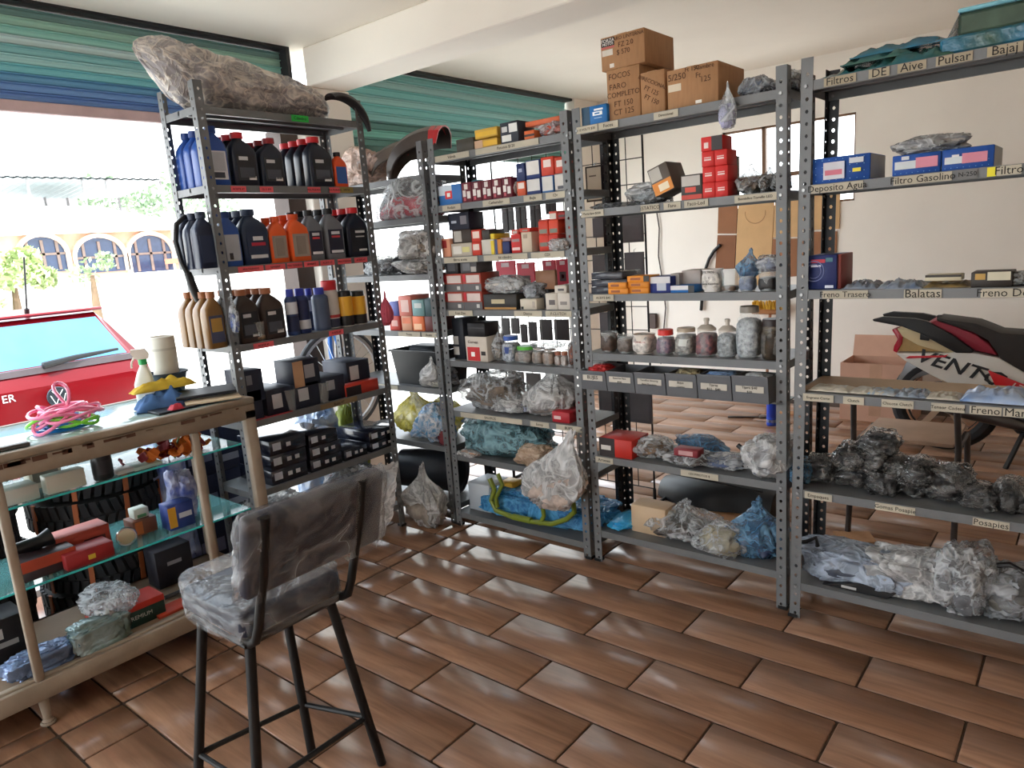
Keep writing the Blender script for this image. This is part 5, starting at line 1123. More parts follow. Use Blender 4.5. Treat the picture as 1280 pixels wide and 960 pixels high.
# level 1
rbag(F3, 777, 826, 228, z[1], 'crumpled clear film bundle on the bulb shelf', 85, FILM, (140, 146, 150), .18)
rbag(F3, 732, 775, 245, z[1], 'thin flat film envelope at the left of the bulb shelf', 86, FILMG, None, .18, h=.025)
cb_ = rbox(F3, 822, 848, 216, z[1], 'tilted grey and orange headlamp box', (96, 88, 82), .13, prints=((.02, .98, .02, .45, (216, 134, 40)), (.3, .8, .1, .35, (236, 220, 190)), (.05, .6, .5, .95, (180, 176, 168))))
cb_.rotation_euler.y = R(-19); cb_.location.x -= .012; cb_.location.z += .0
cb_.location.z += .036
rbox(F3, 851, 878, 218, z[1], 'dark box with red stripe beside the tilted one', (62, 58, 58), .13, prints=((.02, .98, .02, .2, (196, 60, 44)), (.04, .9, .55, .95, (196, 190, 184)), (.2, .7, .3, .5, (206, 70, 50))))
rr = 0
for (a, b_, py, dz, lb) in ((878, 894, 232, 0, 'red box at the foot of the stack, left'), (894, 910, 231, 0, 'red box at the foot of the stack, right'), (878, 894, 215, .0555, 'red box second in the stack, left'), (894, 910, 214, .0555, 'red box second in the stack, right'), (877, 893, 198, .111, 'red box third in the stack, left'), (893, 909, 197, .111, 'red box third in the stack, right'), (876, 903, 181, .1665, 'red and black box on top of the red stack')):
    rbox(F3, a, b_, py, z[1]+dz, lb, (206, 46, 44), .09, prints=((.2, .75, .4, .5, (230, 200, 196)), (.2, .75, .56, .62, (230, 200, 196))) if dz < .16 else ((.5, 1, 0, 1, (40, 30, 32)), (.15, .35, .2, .6, (230, 210, 206))), h=.055 if dz < .16 else .05)
rbox(F3, 905, 917, 195, z[1], 'tall grey box behind the red stack', (120, 108, 100), .06, back=.13)
rbag(F3, 915, 946, 207, z[1], 'clear bag of brown parts on the bulb shelf', 87, FILM, (120, 106, 92), .16, neck=.3)
rbag(F3, 944, 962, 210, z[1], 'small peaked bag on the bulb shelf, second from the post', 88, FILM, (120, 112, 104), .14, neck=.3)
rbag(F3, 961, 978, 214, z[1], 'small peaked bag beside the right post, bulb shelf', 89, FILM, (110, 104, 98), .14)
# level 2
for k, (py, lb) in enumerate(((370, 'flat clear-wrapped blade pack at the bottom left, filter shelf'), (358, 'flat clear-wrapped blade pack in the middle, filter shelf'), (346, 'flat clear-wrapped blade pack on top, filter shelf'))):
    rbox(F3, 739, 790-6*k, py, z[2]+.03*k, lb, (64, 66, 72), .16, h=.028, m=mat('smoky_pack', (70, 72, 80), .2, 0, .4, 9, .3, 30), name='blade_pack', cat='pack')
OR = (222, 140, 44)
for (a, b_, dz, lb, bk) in ((760, 785, 0, 'orange box at shelf level, left of two', -.012), (786, 811, 0, 'orange box at shelf level, right of two', .0), (760, 783, .0235, 'orange box in the second layer, left', -.012), (785, 811, .0235, 'orange box in the second layer, right', .0), (784, 812, .047, 'orange box with black end on top of the pile', .004)):
    rbox(F3, a, b_, 360, z[2]+dz, lb, OR, .09, h=.023, prints=((.15, .6, .3, .7, (150, 80, 30)),)+(((.75, 1, 0, 1, (40, 34, 30)),) if dz > .04 else ()), back=bk)
rbox(F3, 812, 838, 346, z[2], 'blue and white open box on the filter shelf', (36, 52, 120), .12, prints=((.0, 1, .6, 1, (206, 206, 210)), (.35, .8, .15, .6, (190, 196, 210))))
rbox(F3, 838, 868, 357, z[2], 'low blue box with white script beside the open box', (44, 110, 180), .10, prints=((.0, .75, .4, 1, (214, 216, 220)), (.75, 1, 0, 1, (40, 42, 46))))
rbox(F3, 838, 849, 342, z[2], 'small grey box standing behind the low blue box', (170, 164, 160), .06, back=.06)
rbox(F3, 852, 876, 338, z[2], 'grey folded carton flap box left of the white tub', (176, 168, 164), .10, back=.09)
def rcup(F, px0, px1, pyt, z0, label, m, fill, fl=.6, back=.015, taper=.86):
    loc, rz, w_, h = F.place(px0, px1, pyt, z0, back); return cup('plastic_cup', label, loc, w_/2*taper, w_/2, h, m, fill, 'plastic cups and tubs', 'cup', fl)
c = rcup(F3, 874, 898, 337, z[2], 'white tub with handwritten lines on the filter shelf', C((216, 212, 208), .5), (200, 196, 190), .9)
for k, s in enumerate(('FILTROS', 'Y', 'Goma Gasolina')): text(s, .012, INK, c, (0, -.0015+.004*(k == 2)+.002*(k == 1), .075-.022*k))
rcup(F3, 898, 919, 337, z[2], 'clear cup with little left in it, filter shelf', GLASSC, (110, 90, 76), .25)
rcup(F3, 921, 941, 345, z[2], 'clear cup stuffed with a blue bag', GLASSC, (110, 120, 140), .9)
b1 = F3.place(919, 944, 306, z[2]+.1)
bag('pale blue bag bulging out of a clear cup', (b1[0][0], b1[0][1]+.034, topz('clear cup stuffed with a blue bag')-.015), .08, .075, .10, 90, FILMB, (110, 120, 140), neck=.7)
rcup(F3, 944, 969, 340, z[2], 'clear cup of black clips with pale label', GLASSC, (40, 38, 40), .7)
b1 = F3.place(942, 973, 318, z[2]+.1)
bag('clear bag of blue parts on top of the clips cup', (b1[0][0], b1[0][1]+.04, topz('clear cup of black clips with pale label')-.004), .105, .08, .06, 91, FILM, (110, 120, 150))
rcup(F3, 967, 982, 342, z[2], 'clear cup half hidden by the right post', GLASSC, (130, 140, 150), .6, back=.05)
tag_strip(U3, .06, .16, z[2], 'ACEITE $45', .014)
# level 3 jars
rcup(F3, 748, 765, 416, z[3], 'clear cup of dark screws at the left of the jar shelf', GLASSC, (74, 58, 50), .9, taper=.8)
rcup(F3, 768, 787, 420, z[3], 'clear cup of washers, second on the jar shelf', GLASSC, (110, 100, 94), .85, taper=.8)
c = rcup(F3, 787, 811, 419, z[3], 'white foam cup with handwriting on the jar shelf', C((222, 212, 200), .6), (206, 200, 194), .95, taper=.76)
text('TORNILLOS', .010, C((170, 90, 80), .7), c, (0, .0035, .05))
rjar(F3, 818, 837, 413, z[3], 'clear jar with red lid', (206, 46, 40), ((70, 70, 96), (150, 120, 130)), lidh=.22)
rjar(F3, 841, 864, 411, z[3], 'clear jar with beige lid and white label', (176, 160, 140), ((60, 60, 60), (170, 166, 160)), lidh=.14, lab=(206, 210, 206))
def pump(px0, px1, pyt, label, fill):
    loc, rz, w_, h = F3.place(px0, px1, pyt, z[3], .02); r = w_/2*.98; t = thing('pump_jar', label, 'jar', loc, 0, 'jars on the shelves')
    MB().lathe([(r*.9, 0), (r, .006), (r, h*.62), (r*.96, h*.68)], 24, (0, r, 0)).build('body', GLASSC, t)
    MB().lathe([(r*1.0, h*.68), (r*.98, h*.73), (r*.55, h*.82), (r*.24, h*.83), (r*.22, h*.92), (r*.3, h*.92), (r*.3, h*.99), (r*.24, h)], 22, (0, r, 0)).build('cap', C((196, 186, 174), .5), t)
    bag_mesh(2*r*.95, 2*r*.95, h*.6, 7+int(px0) % 13, fold=.09, lump=.05, sq=.42, su=24, sv=14).build('contents', C(fill[0], .45, c2=fill[1], vs=70), t, (0, r, .003), ang=60)
pump(867, 890, 399, 'squeeze-top jar of dark and red parts, left of two', ((60, 60, 70), (150, 90, 90)))
pump(894, 916, 400, 'squeeze-top jar of grey parts, right of two', ((70, 76, 80), (170, 176, 180)))
rjar(F3, 917, 946, 384, z[3], 'tall clear jar with grey lid full of bagged parts', (140, 132, 122), ((96, 102, 108), (190, 196, 200)), lidh=.12, sh=.78)
rjar(F3, 948, 976, 400, z[3], 'dark jar with brown-black lid marked 350', (44, 30, 28), ((26, 24, 24), (90, 84, 76)), lidh=.17, sh=.96, m=mat('dark_jar', (40, 34, 32), .12, 0, .3, 30, alpha=.75, c2=(110, 96, 76)))
# bins
BINM = mat('grey_bin_plastic', (96, 98, 102), .45, 0, .08, 8); xs = (-1.731, -1.601, -1.467, -1.326, -1.193, -1.055, -.917)
bl_ = ('BUJES', 'Resortes Clutch', 'Tornillo Bases', 'Bujia $18', 'Tijera Cuadro $15 $40', 'Tijera $40')
bt = ((('BUJES', .022),), (('Resortes Base', .011), ('$20', .014)), (('Tornillos Amortig', .011), ('Base Manubrio', .011)), (('Bujes', .013), ('c/perno', .011)), (('Tijeras', .013), ('$12   $40', .014)), (('Tijera $40', .014), ('$20', .013)))
for k in range(6):
    a, b_ = xs[k]+.002, xs[k+1]-.002; t = thing('parts_bin', 'grey open-top parts bin, %s from the left under the jars' % ('first', 'second', 'third', 'fourth', 'fifth', 'sixth')[k], 'bin', ((a+b_)/2, 2.555, .814), 0, 'grey parts bins'); hw = (b_-a)/2
    b = MB(); b.loft([[(-hw, -.018, 0), (hw, -.018, 0), (hw, .13, 0), (-hw, .13, 0)], [(-hw, -.03, .082+.004*k), (hw, -.03, .082+.004*k), (hw, .13, .09), (-hw, .13, .09)], [(-hw+.003, -.027, .082+.004*k), (hw-.003, -.027, .082+.004*k), (hw-.003, .127, .09), (-hw+.003, .127, .09)], [(-hw+.003, -.015, .003), (hw-.003, -.015, .003), (hw-.003, .127, .003), (-hw+.003, .127, .003)]])
    b.build('body', BINM, t, smooth=False)
    MB().box(-hw, hw, -.033, -.027, .078+.004*k, .084+.004*k).build('rim', BINM, t, smooth=False)
    MB().box(-hw*.78, hw*.78, -.0285, -.0275, .042, .066).build('label_panel', C((196, 190, 178), .6), t, smooth=False).rotation_euler.x = R(0)
    for q, (s, sz) in enumerate(bt[k]): text(s, sz, INK, t, (0, -.030, .056-.0 if len(bt[k]) == 1 else .06-.016*q), (R(94), 0, 0))
    if k in (0, 3, 4, 5): bag_mesh(hw*1.7, .09, .05, 50+k, fold=.2).build('contents', C(((190, 50, 50), 0, 0, (150, 140, 110), (120, 150, 190), (190, 196, 200))[k], .4, var=.4, vs=30), t, (0, .05, .05))
# level 4
rbox(F3, 749, 790, 549, z[4], 'red box with dark open front at the left of the low shelf', (190, 46, 36), .15, prints=((0, .48, .0, 1, (44, 34, 34)), (.06, .36, .35, .6, (206, 200, 194))))
rbag(F3, 783, 830, 552, z[4], 'clear bag of brown fittings on the low shelf', 92, FILM, (140, 112, 88), .16)
rbag(F3, 826, 880, 570, z[4], 'flat bag of dark parts at the low shelf front', 93, FILM, (74, 66, 66), .14, back=.0)
rbox(F3, 842, 872, 558, topz('flat bag of dark parts at the low shelf front')-.01, 'maroon and white packet lying on the dark parts bag', (130, 40, 50), .06, h=.03, prints=((.2, .8, .2, .8, (196, 150, 150)),), name='packet', cat='packet')
rbag(F3, 842, 900, 548, z[4], 'blue-tinted clear bag behind the maroon packet', 94, FILMB, (80, 90, 110), .10, back=.17, tail=(1, .04))
rbag(F3, 868, 930, 574, z[4], 'flat film packet of blue strips on the low shelf', 95, FILM, (60, 76, 110), .14, h=.05)
rbag(F3, 925, 985, 553, z[4], 'milky bag spilling over the low shelf lip', 96, FILMW, (130, 140, 160), .2, back=-.02)
lv_ = thing('lever_arm', 'black bent lever arm sticking up from the low shelf', 'lever', (-1.13, 2.70, z[4]))
def ll(px, py): p = at(px, py, Y=2.72); return (p.x+1.13, p.y-2.70, max(.01, p.z-z[4]))
MB().tube([ll(*q) for q in ((922, 556), (930, 563), (945, 574), (955, 590))], .010, 8).build('arm', BLACK, lv_)
MB().tube([ll(955, 590), ll(962, 602)], .014, 8).build('pivot', BLACK, lv_)
# bottom level
rbag(F3, 757, 785, 655, z[5], 'bright blue plastic wrap at the left of the bottom shelf', 97, mat('bright_blue_film', (60, 170, 226), .3, 0, .2, 6, .4, 24, alpha=.9), None, .2)
rbox(F3, 789, 832, 634, z[5], 'cream paper-wrapped parcel on the bottom shelf', (206, 178, 146), .1, name='parcel', cat='parcel', back=.07)
rbag(F3, 804, 885, 640, z[5], 'clear pointed bag of dark parts on the bottom shelf', 98, FILM, (84, 78, 74), .22, neck=.4)
rbag(F3, 868, 924, 660, z[5], 'yellowish film bag before the dark blue one', 99, FILM, (150, 140, 110), .12, back=-.015, tail=(-1, .04))
rbag(F3, 905, 974, 640, z[5], 'dark blue parts in a peaked blue-clear bag', 100, FILMB, (30, 42, 70), .2, neck=.6)
for a, b_, lv, s in ((.02, .12, 0, '12 VOLTS $30'), (.125, .215, 0, 'Focos'), (.37, .47, 0, 'Direccional'), (.02, .13, 1, 'Porta faro $250'), (.30, .38, 1, 'ESTATICO'), (.40, .47, 1, 'Faro'), (.485, .58, 1, 'Faco-Led'), (.68, .83, 1, 'Bombillos Tornillo LED'), (.03, .12, 4, 'Arneses'), (.44, .60, 4, 'CDI P/MOTOS $'),): tag_strip(U3, a, b_, Z3[lv], s, .019 if len(s) < 9 else .013)
# ---------------- right-hand unit (U4)
z = Z4
FP = mat('teal_packet', (30, 92, 110), .25, 0, .3, 9, .5, 24, c2=(66, 98, 72))
FP2 = mat('blue_packet', (40, 118, 158), .22, 0, .3, 9, .5, 24, c2=(62, 92, 80))
def packet(F, px0, px1, pyt, z0, label, m, d=.2, back=.02, seed=1, h=None, tilt=0):
    loc, rz, w_, hh = F.place(px0, px1, pyt, z0, back); h = h or hh
    v = []; N, K = 30, 14; b = MB()
    for s_ in (1, 0):
        for i in range(N+1):
            for j in range(K+1):
                u, q = i/N-.5, j/K-.5; e = (1-abs(2*u)**6)*(1-abs(2*q)**6)
                v.append((u*w_, d/2+q*d, (h*max(.08, e*(.45+.25*noise.noise(Vector((u*5+seed, q*5, seed*2.1)))+.3*rdg(Vector((u*6+seed, q*4, seed*1.3)))) ) if s_ else 0)))
    M_ = (N+1)*(K+1); f = []
    for i in range(N):
        for j in range(K): a = i*(K+1)+j; f += [(a, a+K+1, a+K+2, a+1), (M_+a, M_+a+1, M_+a+K+2, M_+a+K+1)]
    for i in range(N): a = i*(K+1); f += [(a, M_+a, M_+a+K+1, a+K+1)]; a += K; f += [(a, a+K+1, M_+a+K+1, M_+a)]
    for j in range(K): f += [(j, j+1, M_+j+1, M_+j)]; a = N*(K+1)+j; f += [(a, M_+a, M_+a+1, a+1)]
    o = b.add(v, f).build('filter_packet', m, None, loc, ang=70); o.rotation_euler.y = tilt
    return tag(o, label, 'packet', 'flat packets on the right-hand unit')
packet(F4, 1019, 1110, 87, z[0], 'teal filter packet lying flat at the left of the top shelf', FP, .22, seed=2, h=.04)
packet(F4, 1050, 1140, 78, z[0]+.03, 'teal filter packet stacked second on the top shelf', FP, .2, .03, 3, .045)
packet(F4, 1090, 1192, 70, z[0], 'green-teal filter packet in the middle of the top shelf', FP, .18, .01, 4, .055)
packet(F4, 1062, 1185, 62, z[0]+.05, 'upper teal filter packet showing a cream panel', FP2, .18, .05, 5, .045)
t = thing('filter_box', 'blue shrink-wrapped air filter leaning on the top shelf, right end', 'filter', (at(1245, 70, Y=2.6).x, 2.58, z[0]+.004))
MB().box(-.14, .16, 0, .18, 0, .05).build('body', FP2, t, bevel=.008); MB().box(-.10, .16, .03, .2, .05, .115).build('filter_pad', mat('filter_pad', (70, 88, 74), .6, 0, .2, 20), t, bevel=.01)
MB().box(-.10, .16, .02, .2, .114, .126).build('frame_edge', C((120, 180, 196), .35), t, bevel=.004)
sheet('film', FILMB, t, lambda u, v_: (-.19+.10*u+.008*noise.noise(Vector((u*4, v_*4, 7))), .02+.16*v_, .005+.115*u*u+.006*noise.noise(Vector((u*5, v_*5, 1)))), 8, 8)
# level 1
DB = (28, 78, 158)
def bluebox(px0, px1, pyt, label, pr, d=.2, words=()):
    t = rbox(F4, px0, px1, pyt, z[1], label, DB, d, prints=pr, words=words, side=(176, 176, 172)); return t
dots = tuple((.06+.12*(k % 8), .075+.12*(k % 8), .1+.26*(k//8), .13+.26*(k//8), (120, 170, 220)) for k in range(32))
bluebox(1015, 1088, 195, 'large blue dotted box with white and yellow stickers', dots+((.21, .58, .14, .8, (206, 206, 216)), (.24, .54, .3, .5, (206, 110, 130)), (.66, .9, .68, .88, (200, 206, 214)), (.72, .86, .34, .48, (226, 214, 60))))
bluebox(1115, 1176, 192, 'blue box with pink label, left of the pair', dots[:16]+((.06, .5, .3, .68, (206, 214, 220)), (.5, .95, .3, .8, (206, 130, 150)), (.2, .36, .75, .92, (206, 210, 216))))
bluebox(1177, 1243, 184, 'blue box with pink label, right of the pair', dots[:16]+((.06, .4, .3, .62, (206, 214, 220)), (.4, .88, .28, .74, (206, 130, 150)), (.2, .34, .62, .72, (220, 220, 222))))
b1 = F4.place(1134, 1186, 168, z[1]+.115)
bag('crumpled grey film lying on the pair of blue boxes', (b1[0][0], b1[0][1]+.09, topz('blue box with pink label, left of the pair')), .19, .13, .055, 101, FILMW, (150, 144, 138))
# level 2
rbox(F4, 1010, 1046, 319, z[2], 'navy clutch plate box standing on the brake shelf', (34, 46, 100), .15, prints=((.1, .6, .78, .88, (196, 40, 60)), (.1, .45, .66, .72, (206, 210, 226)), (.62, .86, .8, .92, (60, 110, 120)), (.6, .9, .04, .12, (200, 204, 220))), back=.02)
rg2 = MB(); p0 = F4.place(1010, 1046, 319, z[2], .02)
rg2.tube([(-.028+.034*math.cos(q), -.0012, .062+.034*math.sin(q)) for q in [k*math.pi/14 for k in range(-9, 15)]], .0016, 5); rg2.tube([(-.028+.024*math.cos(q), -.0012, .062+.024*math.sin(q)) for q in [k*math.pi/14 for k in range(-9, 15)]], .0012, 5)
o = [x for x in bpy.data.objects if x.get('label') == 'navy clutch plate box standing on the brake shelf'][0]
rg2.build('ring_print', C((130, 140, 190), .5), o)
rbox(F4, 1047, 1051, 318, z[2], 'thin red-brown box behind the navy clutch box', (130, 60, 56), .14, back=.03, gap=1.3)
def flat(px0, px1, pyt, lb, m, seed, d=.14, h=None, F=F4, lv=2, dz=0, back=.02): return packet(F, px0, px1, pyt, z[lv]+dz, lb, m, d, back, seed, h)
PK1 = mat('silver_packet', (160, 168, 176), .22, 0, .4, 12, .5, 30, c2=(70, 90, 120)); PK2 = mat('paper_packet', (196, 190, 176), .5, 0, .25, 14, .3, 30); PK3 = mat('black_gold_packet', (60, 56, 52), .35, 0, .5, 16, .3, 30, c2=(170, 140, 80))
flat(1053, 1096, 355, 'silver blister packet at the left of the brake shelf', PK1, 6, h=.03)
flat(1097, 1125, 353, 'flat foil packet second on the brake shelf', PK1, 7, h=.025)
flat(1106, 1152, 351, 'blue and white foil packet in the middle of the brake shelf', PK1, 8, .12, .035, back=.005)
flat(1152, 1214, 362, 'black and yellow brake shoe box lying flat', PK3, 9, .12, .022)
rbox(F4, 1156, 1202, 350, z[2]+.022, 'slim cream box on the black and yellow one', (206, 196, 170), .06, h=.018, prints=((0, 1, .6, 1, (40, 34, 30)),))
rbox(F4, 1213, 1266, 348, z[2], 'open black and cream box at the right of the brake shelf', (54, 48, 44), .1, h=.045, prints=((.4, .95, .45, 1, (206, 200, 176)), (.1, .35, .5, .9, (176, 140, 70))))
rbag(F4, 1255, 1290, 340, z[2], 'clear packet with wires at the right edge, brake shelf', 102, FILM, (90, 84, 80), .1)
# level 3
LINER = mat('card_liner', (176, 150, 122), .8, 0, .08, 6)
o = tag(MB().box(-.40, .41, -.12, .14, 0, .003).build('shelf_liner', LINER, None, (-.42, 2.70, z[3]), smooth=False), 'tan cardboard liner covering the cable shelf', 'liner')
for a, b_, py, lb, m, sd in ((1010, 1062, 486, 'scattered clear strip packet at the left of the cable shelf', PK2, 10), (1060, 1110, 488, 'thin paper packet second on the cable shelf', PK2, 11), (1082, 1120, 489, 'blue-tipped paper packet on the cable shelf', mat('blue_paper', (90, 150, 200), .5, 0, .4, 9, c2=(206, 200, 186)), 12), (1118, 1158, 487, 'white ribbed packet on the cable shelf', PK1, 13), (1156, 1200, 490, 'cream folded packet in the middle of the cable shelf', PK2, 14)):
    flat(a, b_, py, lb, m, sd, .10, .018 if sd != 13 else .024, lv=3, dz=.003)
flat(1200, 1290, 484, 'bright blue and white cable packet at the right edge', mat('blue_white_packet', (30, 110, 190), .25, 0, .3, 6, .4, 20, c2=(196, 206, 216)), 15, .16, .04, lv=3, dz=.003)
# level 4: heap of bagged rubber parts
hb_ = [(985, 1010, 580, .0), (1000, 1040, 575, .01), (1032, 1082, 590, 0), (1040, 1078, 560, .07), (1062, 1110, 566, .06), (1070, 1118, 543, .12), (1078, 1122, 592, 0), (1100, 1130, 575, .05), (1116, 1160, 600, 0), (1120, 1165, 580, .05), (1158, 1212, 582, .03), (1150, 1200, 608, 0), (1196, 1246, 612, 0), (1238, 1280, 606, 0), (1240, 1290, 630, 0)]
nm = ('by the post', 'beside the post bag', 'low in the heap', 'upper left of the heap', 'high in the heap', 'on the very top of the heap', 'at the foot of the heap', 'right shoulder of the heap', 'below the shoulder', 'right of the shoulder', 'with a pale peak', 'below the pale peak', 'second from the right edge', 'by the right edge', 'at the right edge front')
RBF = film('rubber_bag_film', (206, 206, 204), .0, .26, .14, scale=8., gl_=1.1)
for k, (a, b_, py, dz) in enumerate(hb_):
    loc, rz, w_, hh = F4.place(a, b_, py, z[4]+dz, .03+.02*(k % 3))
    bag('clear bag of black rubber parts %s' % nm[k], (loc[0], loc[1]+.07, z[4]+dz), w_*1.05, .15, max(.05, min(hh, .10)), 110+k, RBF if k else FILMB, (40, 40, 42) if k else (90, 96, 110), group='bagged rubber parts', fold=.16)
bag('clear bag of rubber parts underneath, middle of the heap', (-.56, 2.72, z[4]), .3, .16, .07, 131, RBF, (38, 38, 40), group='bagged rubber parts', fold=.16)
# bottom: long wrapped fairing parts
rbag(F4, 1000, 1130, 672, z[5], 'long blue-white wrapped fork part on the bottom shelf, left', 132, film('pale_blue_wrap', (190, 204, 224), .6, .97), (70, 76, 90), .2, fold=.14, sq=.6, h=.13)
rbag(F4, 1075, 1200, 690, z[5], 'milky wrapped fairing part in the middle of the bottom shelf', 133, FILMW, (90, 94, 104), .2, fold=.16, sq=.6, h=.15)
rbag(F4, 1165, 1240, 690, z[5], 'crumpled clear film over grey parts, bottom shelf', 134, FILM, (110, 112, 116), .18, back=-.01, fold=.2)
rbag(F4, 1215, 1300, 722, z[5], 'grey plastic bundle at the right edge of the bottom shelf', 135, FILMG, (120, 118, 112), .2)
bp2 = thing('black_bracket', 'flat black plastic part lying under the wrapped fairing', 'part', (-.62, 2.60, z[5]))
MB().prism([(-.12, 0), (.10, .0), (.13, .03), (.02, .035), (-.05, .02)], -.03, .05, 'y').build('body', BLACK, bp2, bevel=.003); MB().box(-.05, .0, -.0315, -.03, .008, .017).build('print', C((190, 190, 190), .5), bp2, smooth=False)
hd2 = thing('black_lever', 'curved black lever poking out at the right of the bottom shelf', 'lever', (-.28, 2.66, z[5]))
def l2(px, py): p = at(px, py, Y=2.64); return (p.x+.28, p.y-2.66, p.z-z[5])
MB().tube([l2(*q) for q in ((1208, 722), (1225, 714), (1245, 707), (1262, 706), (1285, 718))], [.012, .012, .011, .010, .008], 8).build('arm', BLACK, hd2)
MB().tube([(l2(1208, 722)[0], 0, .005), l2(1208, 722)], .012, 8).build('stub', BLACK, hd2)
st2 = thing('black_strap', 'black strap looped round the left end of the bottom shelf', 'strap', (-.80, 2.60, z[5]))
def l3(px, py): p = at(px, py, Y=2.64); return (p.x+.80, p.y-2.60, max(.004, p.z-z[5]))
MB().tube([l3(*q) for q in ((995, 678), (1008, 677), (1020, 672), (1022, 682), (1015, 695), (1012, 705))], .008, 6).build('loop', BLACK, st2)
# hand-lettered lips
def lab4(px0, px1, lv, s, size, **k):
    zz = z[lv]-.0145; a = at(px0, 0, Y=2.54); 
    def fx(px):
        lo, hi = 0, 960
        for _ in range(30):
            m_ = (lo+hi)/2
            if at(px, m_, Y=2.54).z > zz: lo = m_
            else: hi = m_
        return at(px, lo, Y=2.54).x+.845
    tag_strip(U4, fx(px0), fx(px1), z[lv], s, size, **k)
BG = (168, 156, 134)
lab4(1030, 1070, 0, 'Filtros', .032, col=BG, bold=.0); lab4(1086, 1112, 0, 'DE', .034, col=BG, bold=.0); lab4(1122, 1158, 0, 'Aive', .034, col=BG, bold=.0); lab4(1170, 1216, 0, 'Pulsar', .034, col=BG, bold=.0); lab4(1234, 1279, 0, 'Bajaj', .034, col=BG, bold=.0)
lab4(1014, 1079, 1, 'Deposito Agua', .030, bold=.0); lab4(1117, 1190, 1, 'Filtro Gasolino', .029, bold=.0); lab4(1197, 1222, 1, 'N-250', .018, col=(120, 120, 120)); lab4(1234, 1245, 1, '', .02, col=(232, 220, 60)); lab4(1246, 1277, 1, 'Filtro', .032, bold=.0)
lab4(1028, 1085, 2, 'Freno Trasero', .027, bold=.0); lab4(1130, 1177, 2, 'Balatas', .036, bold=.0); lab4(1226, 1284, 2, 'Freno Del', .033, bold=.0)
lab4(1004, 1042, 3, 'Engrane Corte', .013); lab4(1054, 1080, 3, 'Clutch', .014); lab4(1102, 1142, 3, 'Chicote Clutch', .014); lab4(1164, 1206, 3, 'Tensor Cadena', .015); lab4(1212, 1252, 3, 'Freno', .032, bold=.0); lab4(1254, 1296, 3, 'Mano', .034, bold=.0)
lab4(1006, 1040, 4, 'Empaques', .018); lab4(1094, 1144, 4, 'Gomas Posapie', .020); lab4(1216, 1262, 4, 'Posapies', .027)
# ================================================================ BEHIND THE SHELVES
# --- wire display grid with hanging goods
YG = 3.30; GX0, GX1, GZ0, GZ1 = -2.80, -1.815, .10, 1.945
gr = thing('wire_grid', 'black wire display grid standing behind the shelves', 'display grid', ((GX0+GX1)/2, YG, 0))
WIRE = C((40, 40, 42), .5); hw = (GX1-GX0)/2
_v = MB().cyl((0, 0, GZ0), (0, 0, GZ1), .0026, seg=6).build('wire', WIRE); vm = _v.data; bpy.data.objects.remove(_v)
_h = MB().cyl((-hw, 0, 0), (hw, 0, 0), .0026, seg=6).build('wire', WIRE); hm = _h.data; bpy.data.objects.remove(_h)
for k in range(1, 10): link('wire', vm, gr, (-hw+2*hw*k/10, .004, 0))
for k in range(1, 15): link('wire', hm, gr, (0, -.001, GZ0+(GZ1-GZ0)*k/15))
MB().tube([(-hw, 0, GZ0), (hw, 0, GZ0), (hw, 0, GZ1), (-hw, 0, GZ1)], .006, 8, True).build('frame', WIRE, gr, ang=80)
for s_ in (-1, 1):
    MB().cyl((s_*hw, 0, 0), (s_*hw, 0, GZ0), .009, seg=8).build('leg', WIRE, gr); MB().cyl((s_*hw, -.03, .008), (s_*hw, .22, .008), .008, seg=8).build('foot', WIRE, gr)
def hang(px0, px1, py0, py1, label, col, name='blister_pack', cat='pack', extra=(), Y=YG-.012, d=.012, rough=.4):
    a = at((px0+px1)/2-(px1-px0)/2, (py0+py1)/2, Y=Y); c = at(px1, (py0+py1)/2, Y=Y); zt = at((px0+px1)/2, py0, Y=Y).z; zb = at((px0+px1)/2, py1, Y=Y).z
    w_, h = c.x-a.x, zt-zb
    t = thing(name, label, cat, ((a.x+c.x)/2, Y, zb), 0, 'packs hanging on the wire grid')
    MB().box(-w_/2, w_/2, -d, 0, 0, h).build('pack', C(col, rough), t, bevel=.002)
    MB().tube([(0, -d/2, h-.003), (0, -d/2, h+.012), (0, .012, h+.016)], .0022, 6).build('hook', CHROME, t)
    for (u0, u1, v0, v1, cc) in extra: panel(t, -w_/2+u0*w_, -w_/2+u1*w_, v0*h, v1*h, -d, cc, 'print')
    return t
DB_ = (52, 42, 42)
for k, (a, b_, c, d_) in enumerate(((629, 636, 257, 291), (637, 643, 256, 288), (646, 652, 255, 290), (653, 659, 254, 286), (664, 670, 253, 290), (671, 677, 252, 288), (683, 689, 250, 268), (690, 696, 249, 268))):
    hang(a, b_, c, d_, 'slim dark strip pack on the grid, %s from the left, upper row' % ('first', 'second', 'third', 'fourth', 'fifth', 'sixth', 'seventh', 'eighth')[k], DB_, extra=((.2, .8, .75, .85, (90, 80, 80)),))
for k, (a, b_, c, d_) in enumerate(((622, 646, 326, 364), (648, 670, 328, 364), (680, 696, 325, 360), (697, 713, 324, 358))):
    hang(a, b_, c, d_, 'crimson card pack with dark tool on the grid, %s of four' % ('first', 'second', 'third', 'fourth')[k], (206, 24, 60), extra=((.3, .7, .8, .94, (230, 200, 206)), (.25, .75, .2, .55, (70, 26, 34)), (.4, .6, .3, .45, (206, 40, 70))))
for k, (a, b_, c, d_) in enumerate(((628, 638, 397, 419), (640, 650, 397, 417), (652, 660, 405, 428), (662, 672, 402, 426), (676, 691, 399, 425), (694, 712, 399, 425))):
    hang(a, b_, c, d_, 'dark pack on the grid above the jars, %s from the left' % ('first', 'second', 'third', 'fourth', 'fifth', 'sixth')[k], (62, 54, 54), extra=((.1, .2, .05, .95, (150, 146, 146)),))
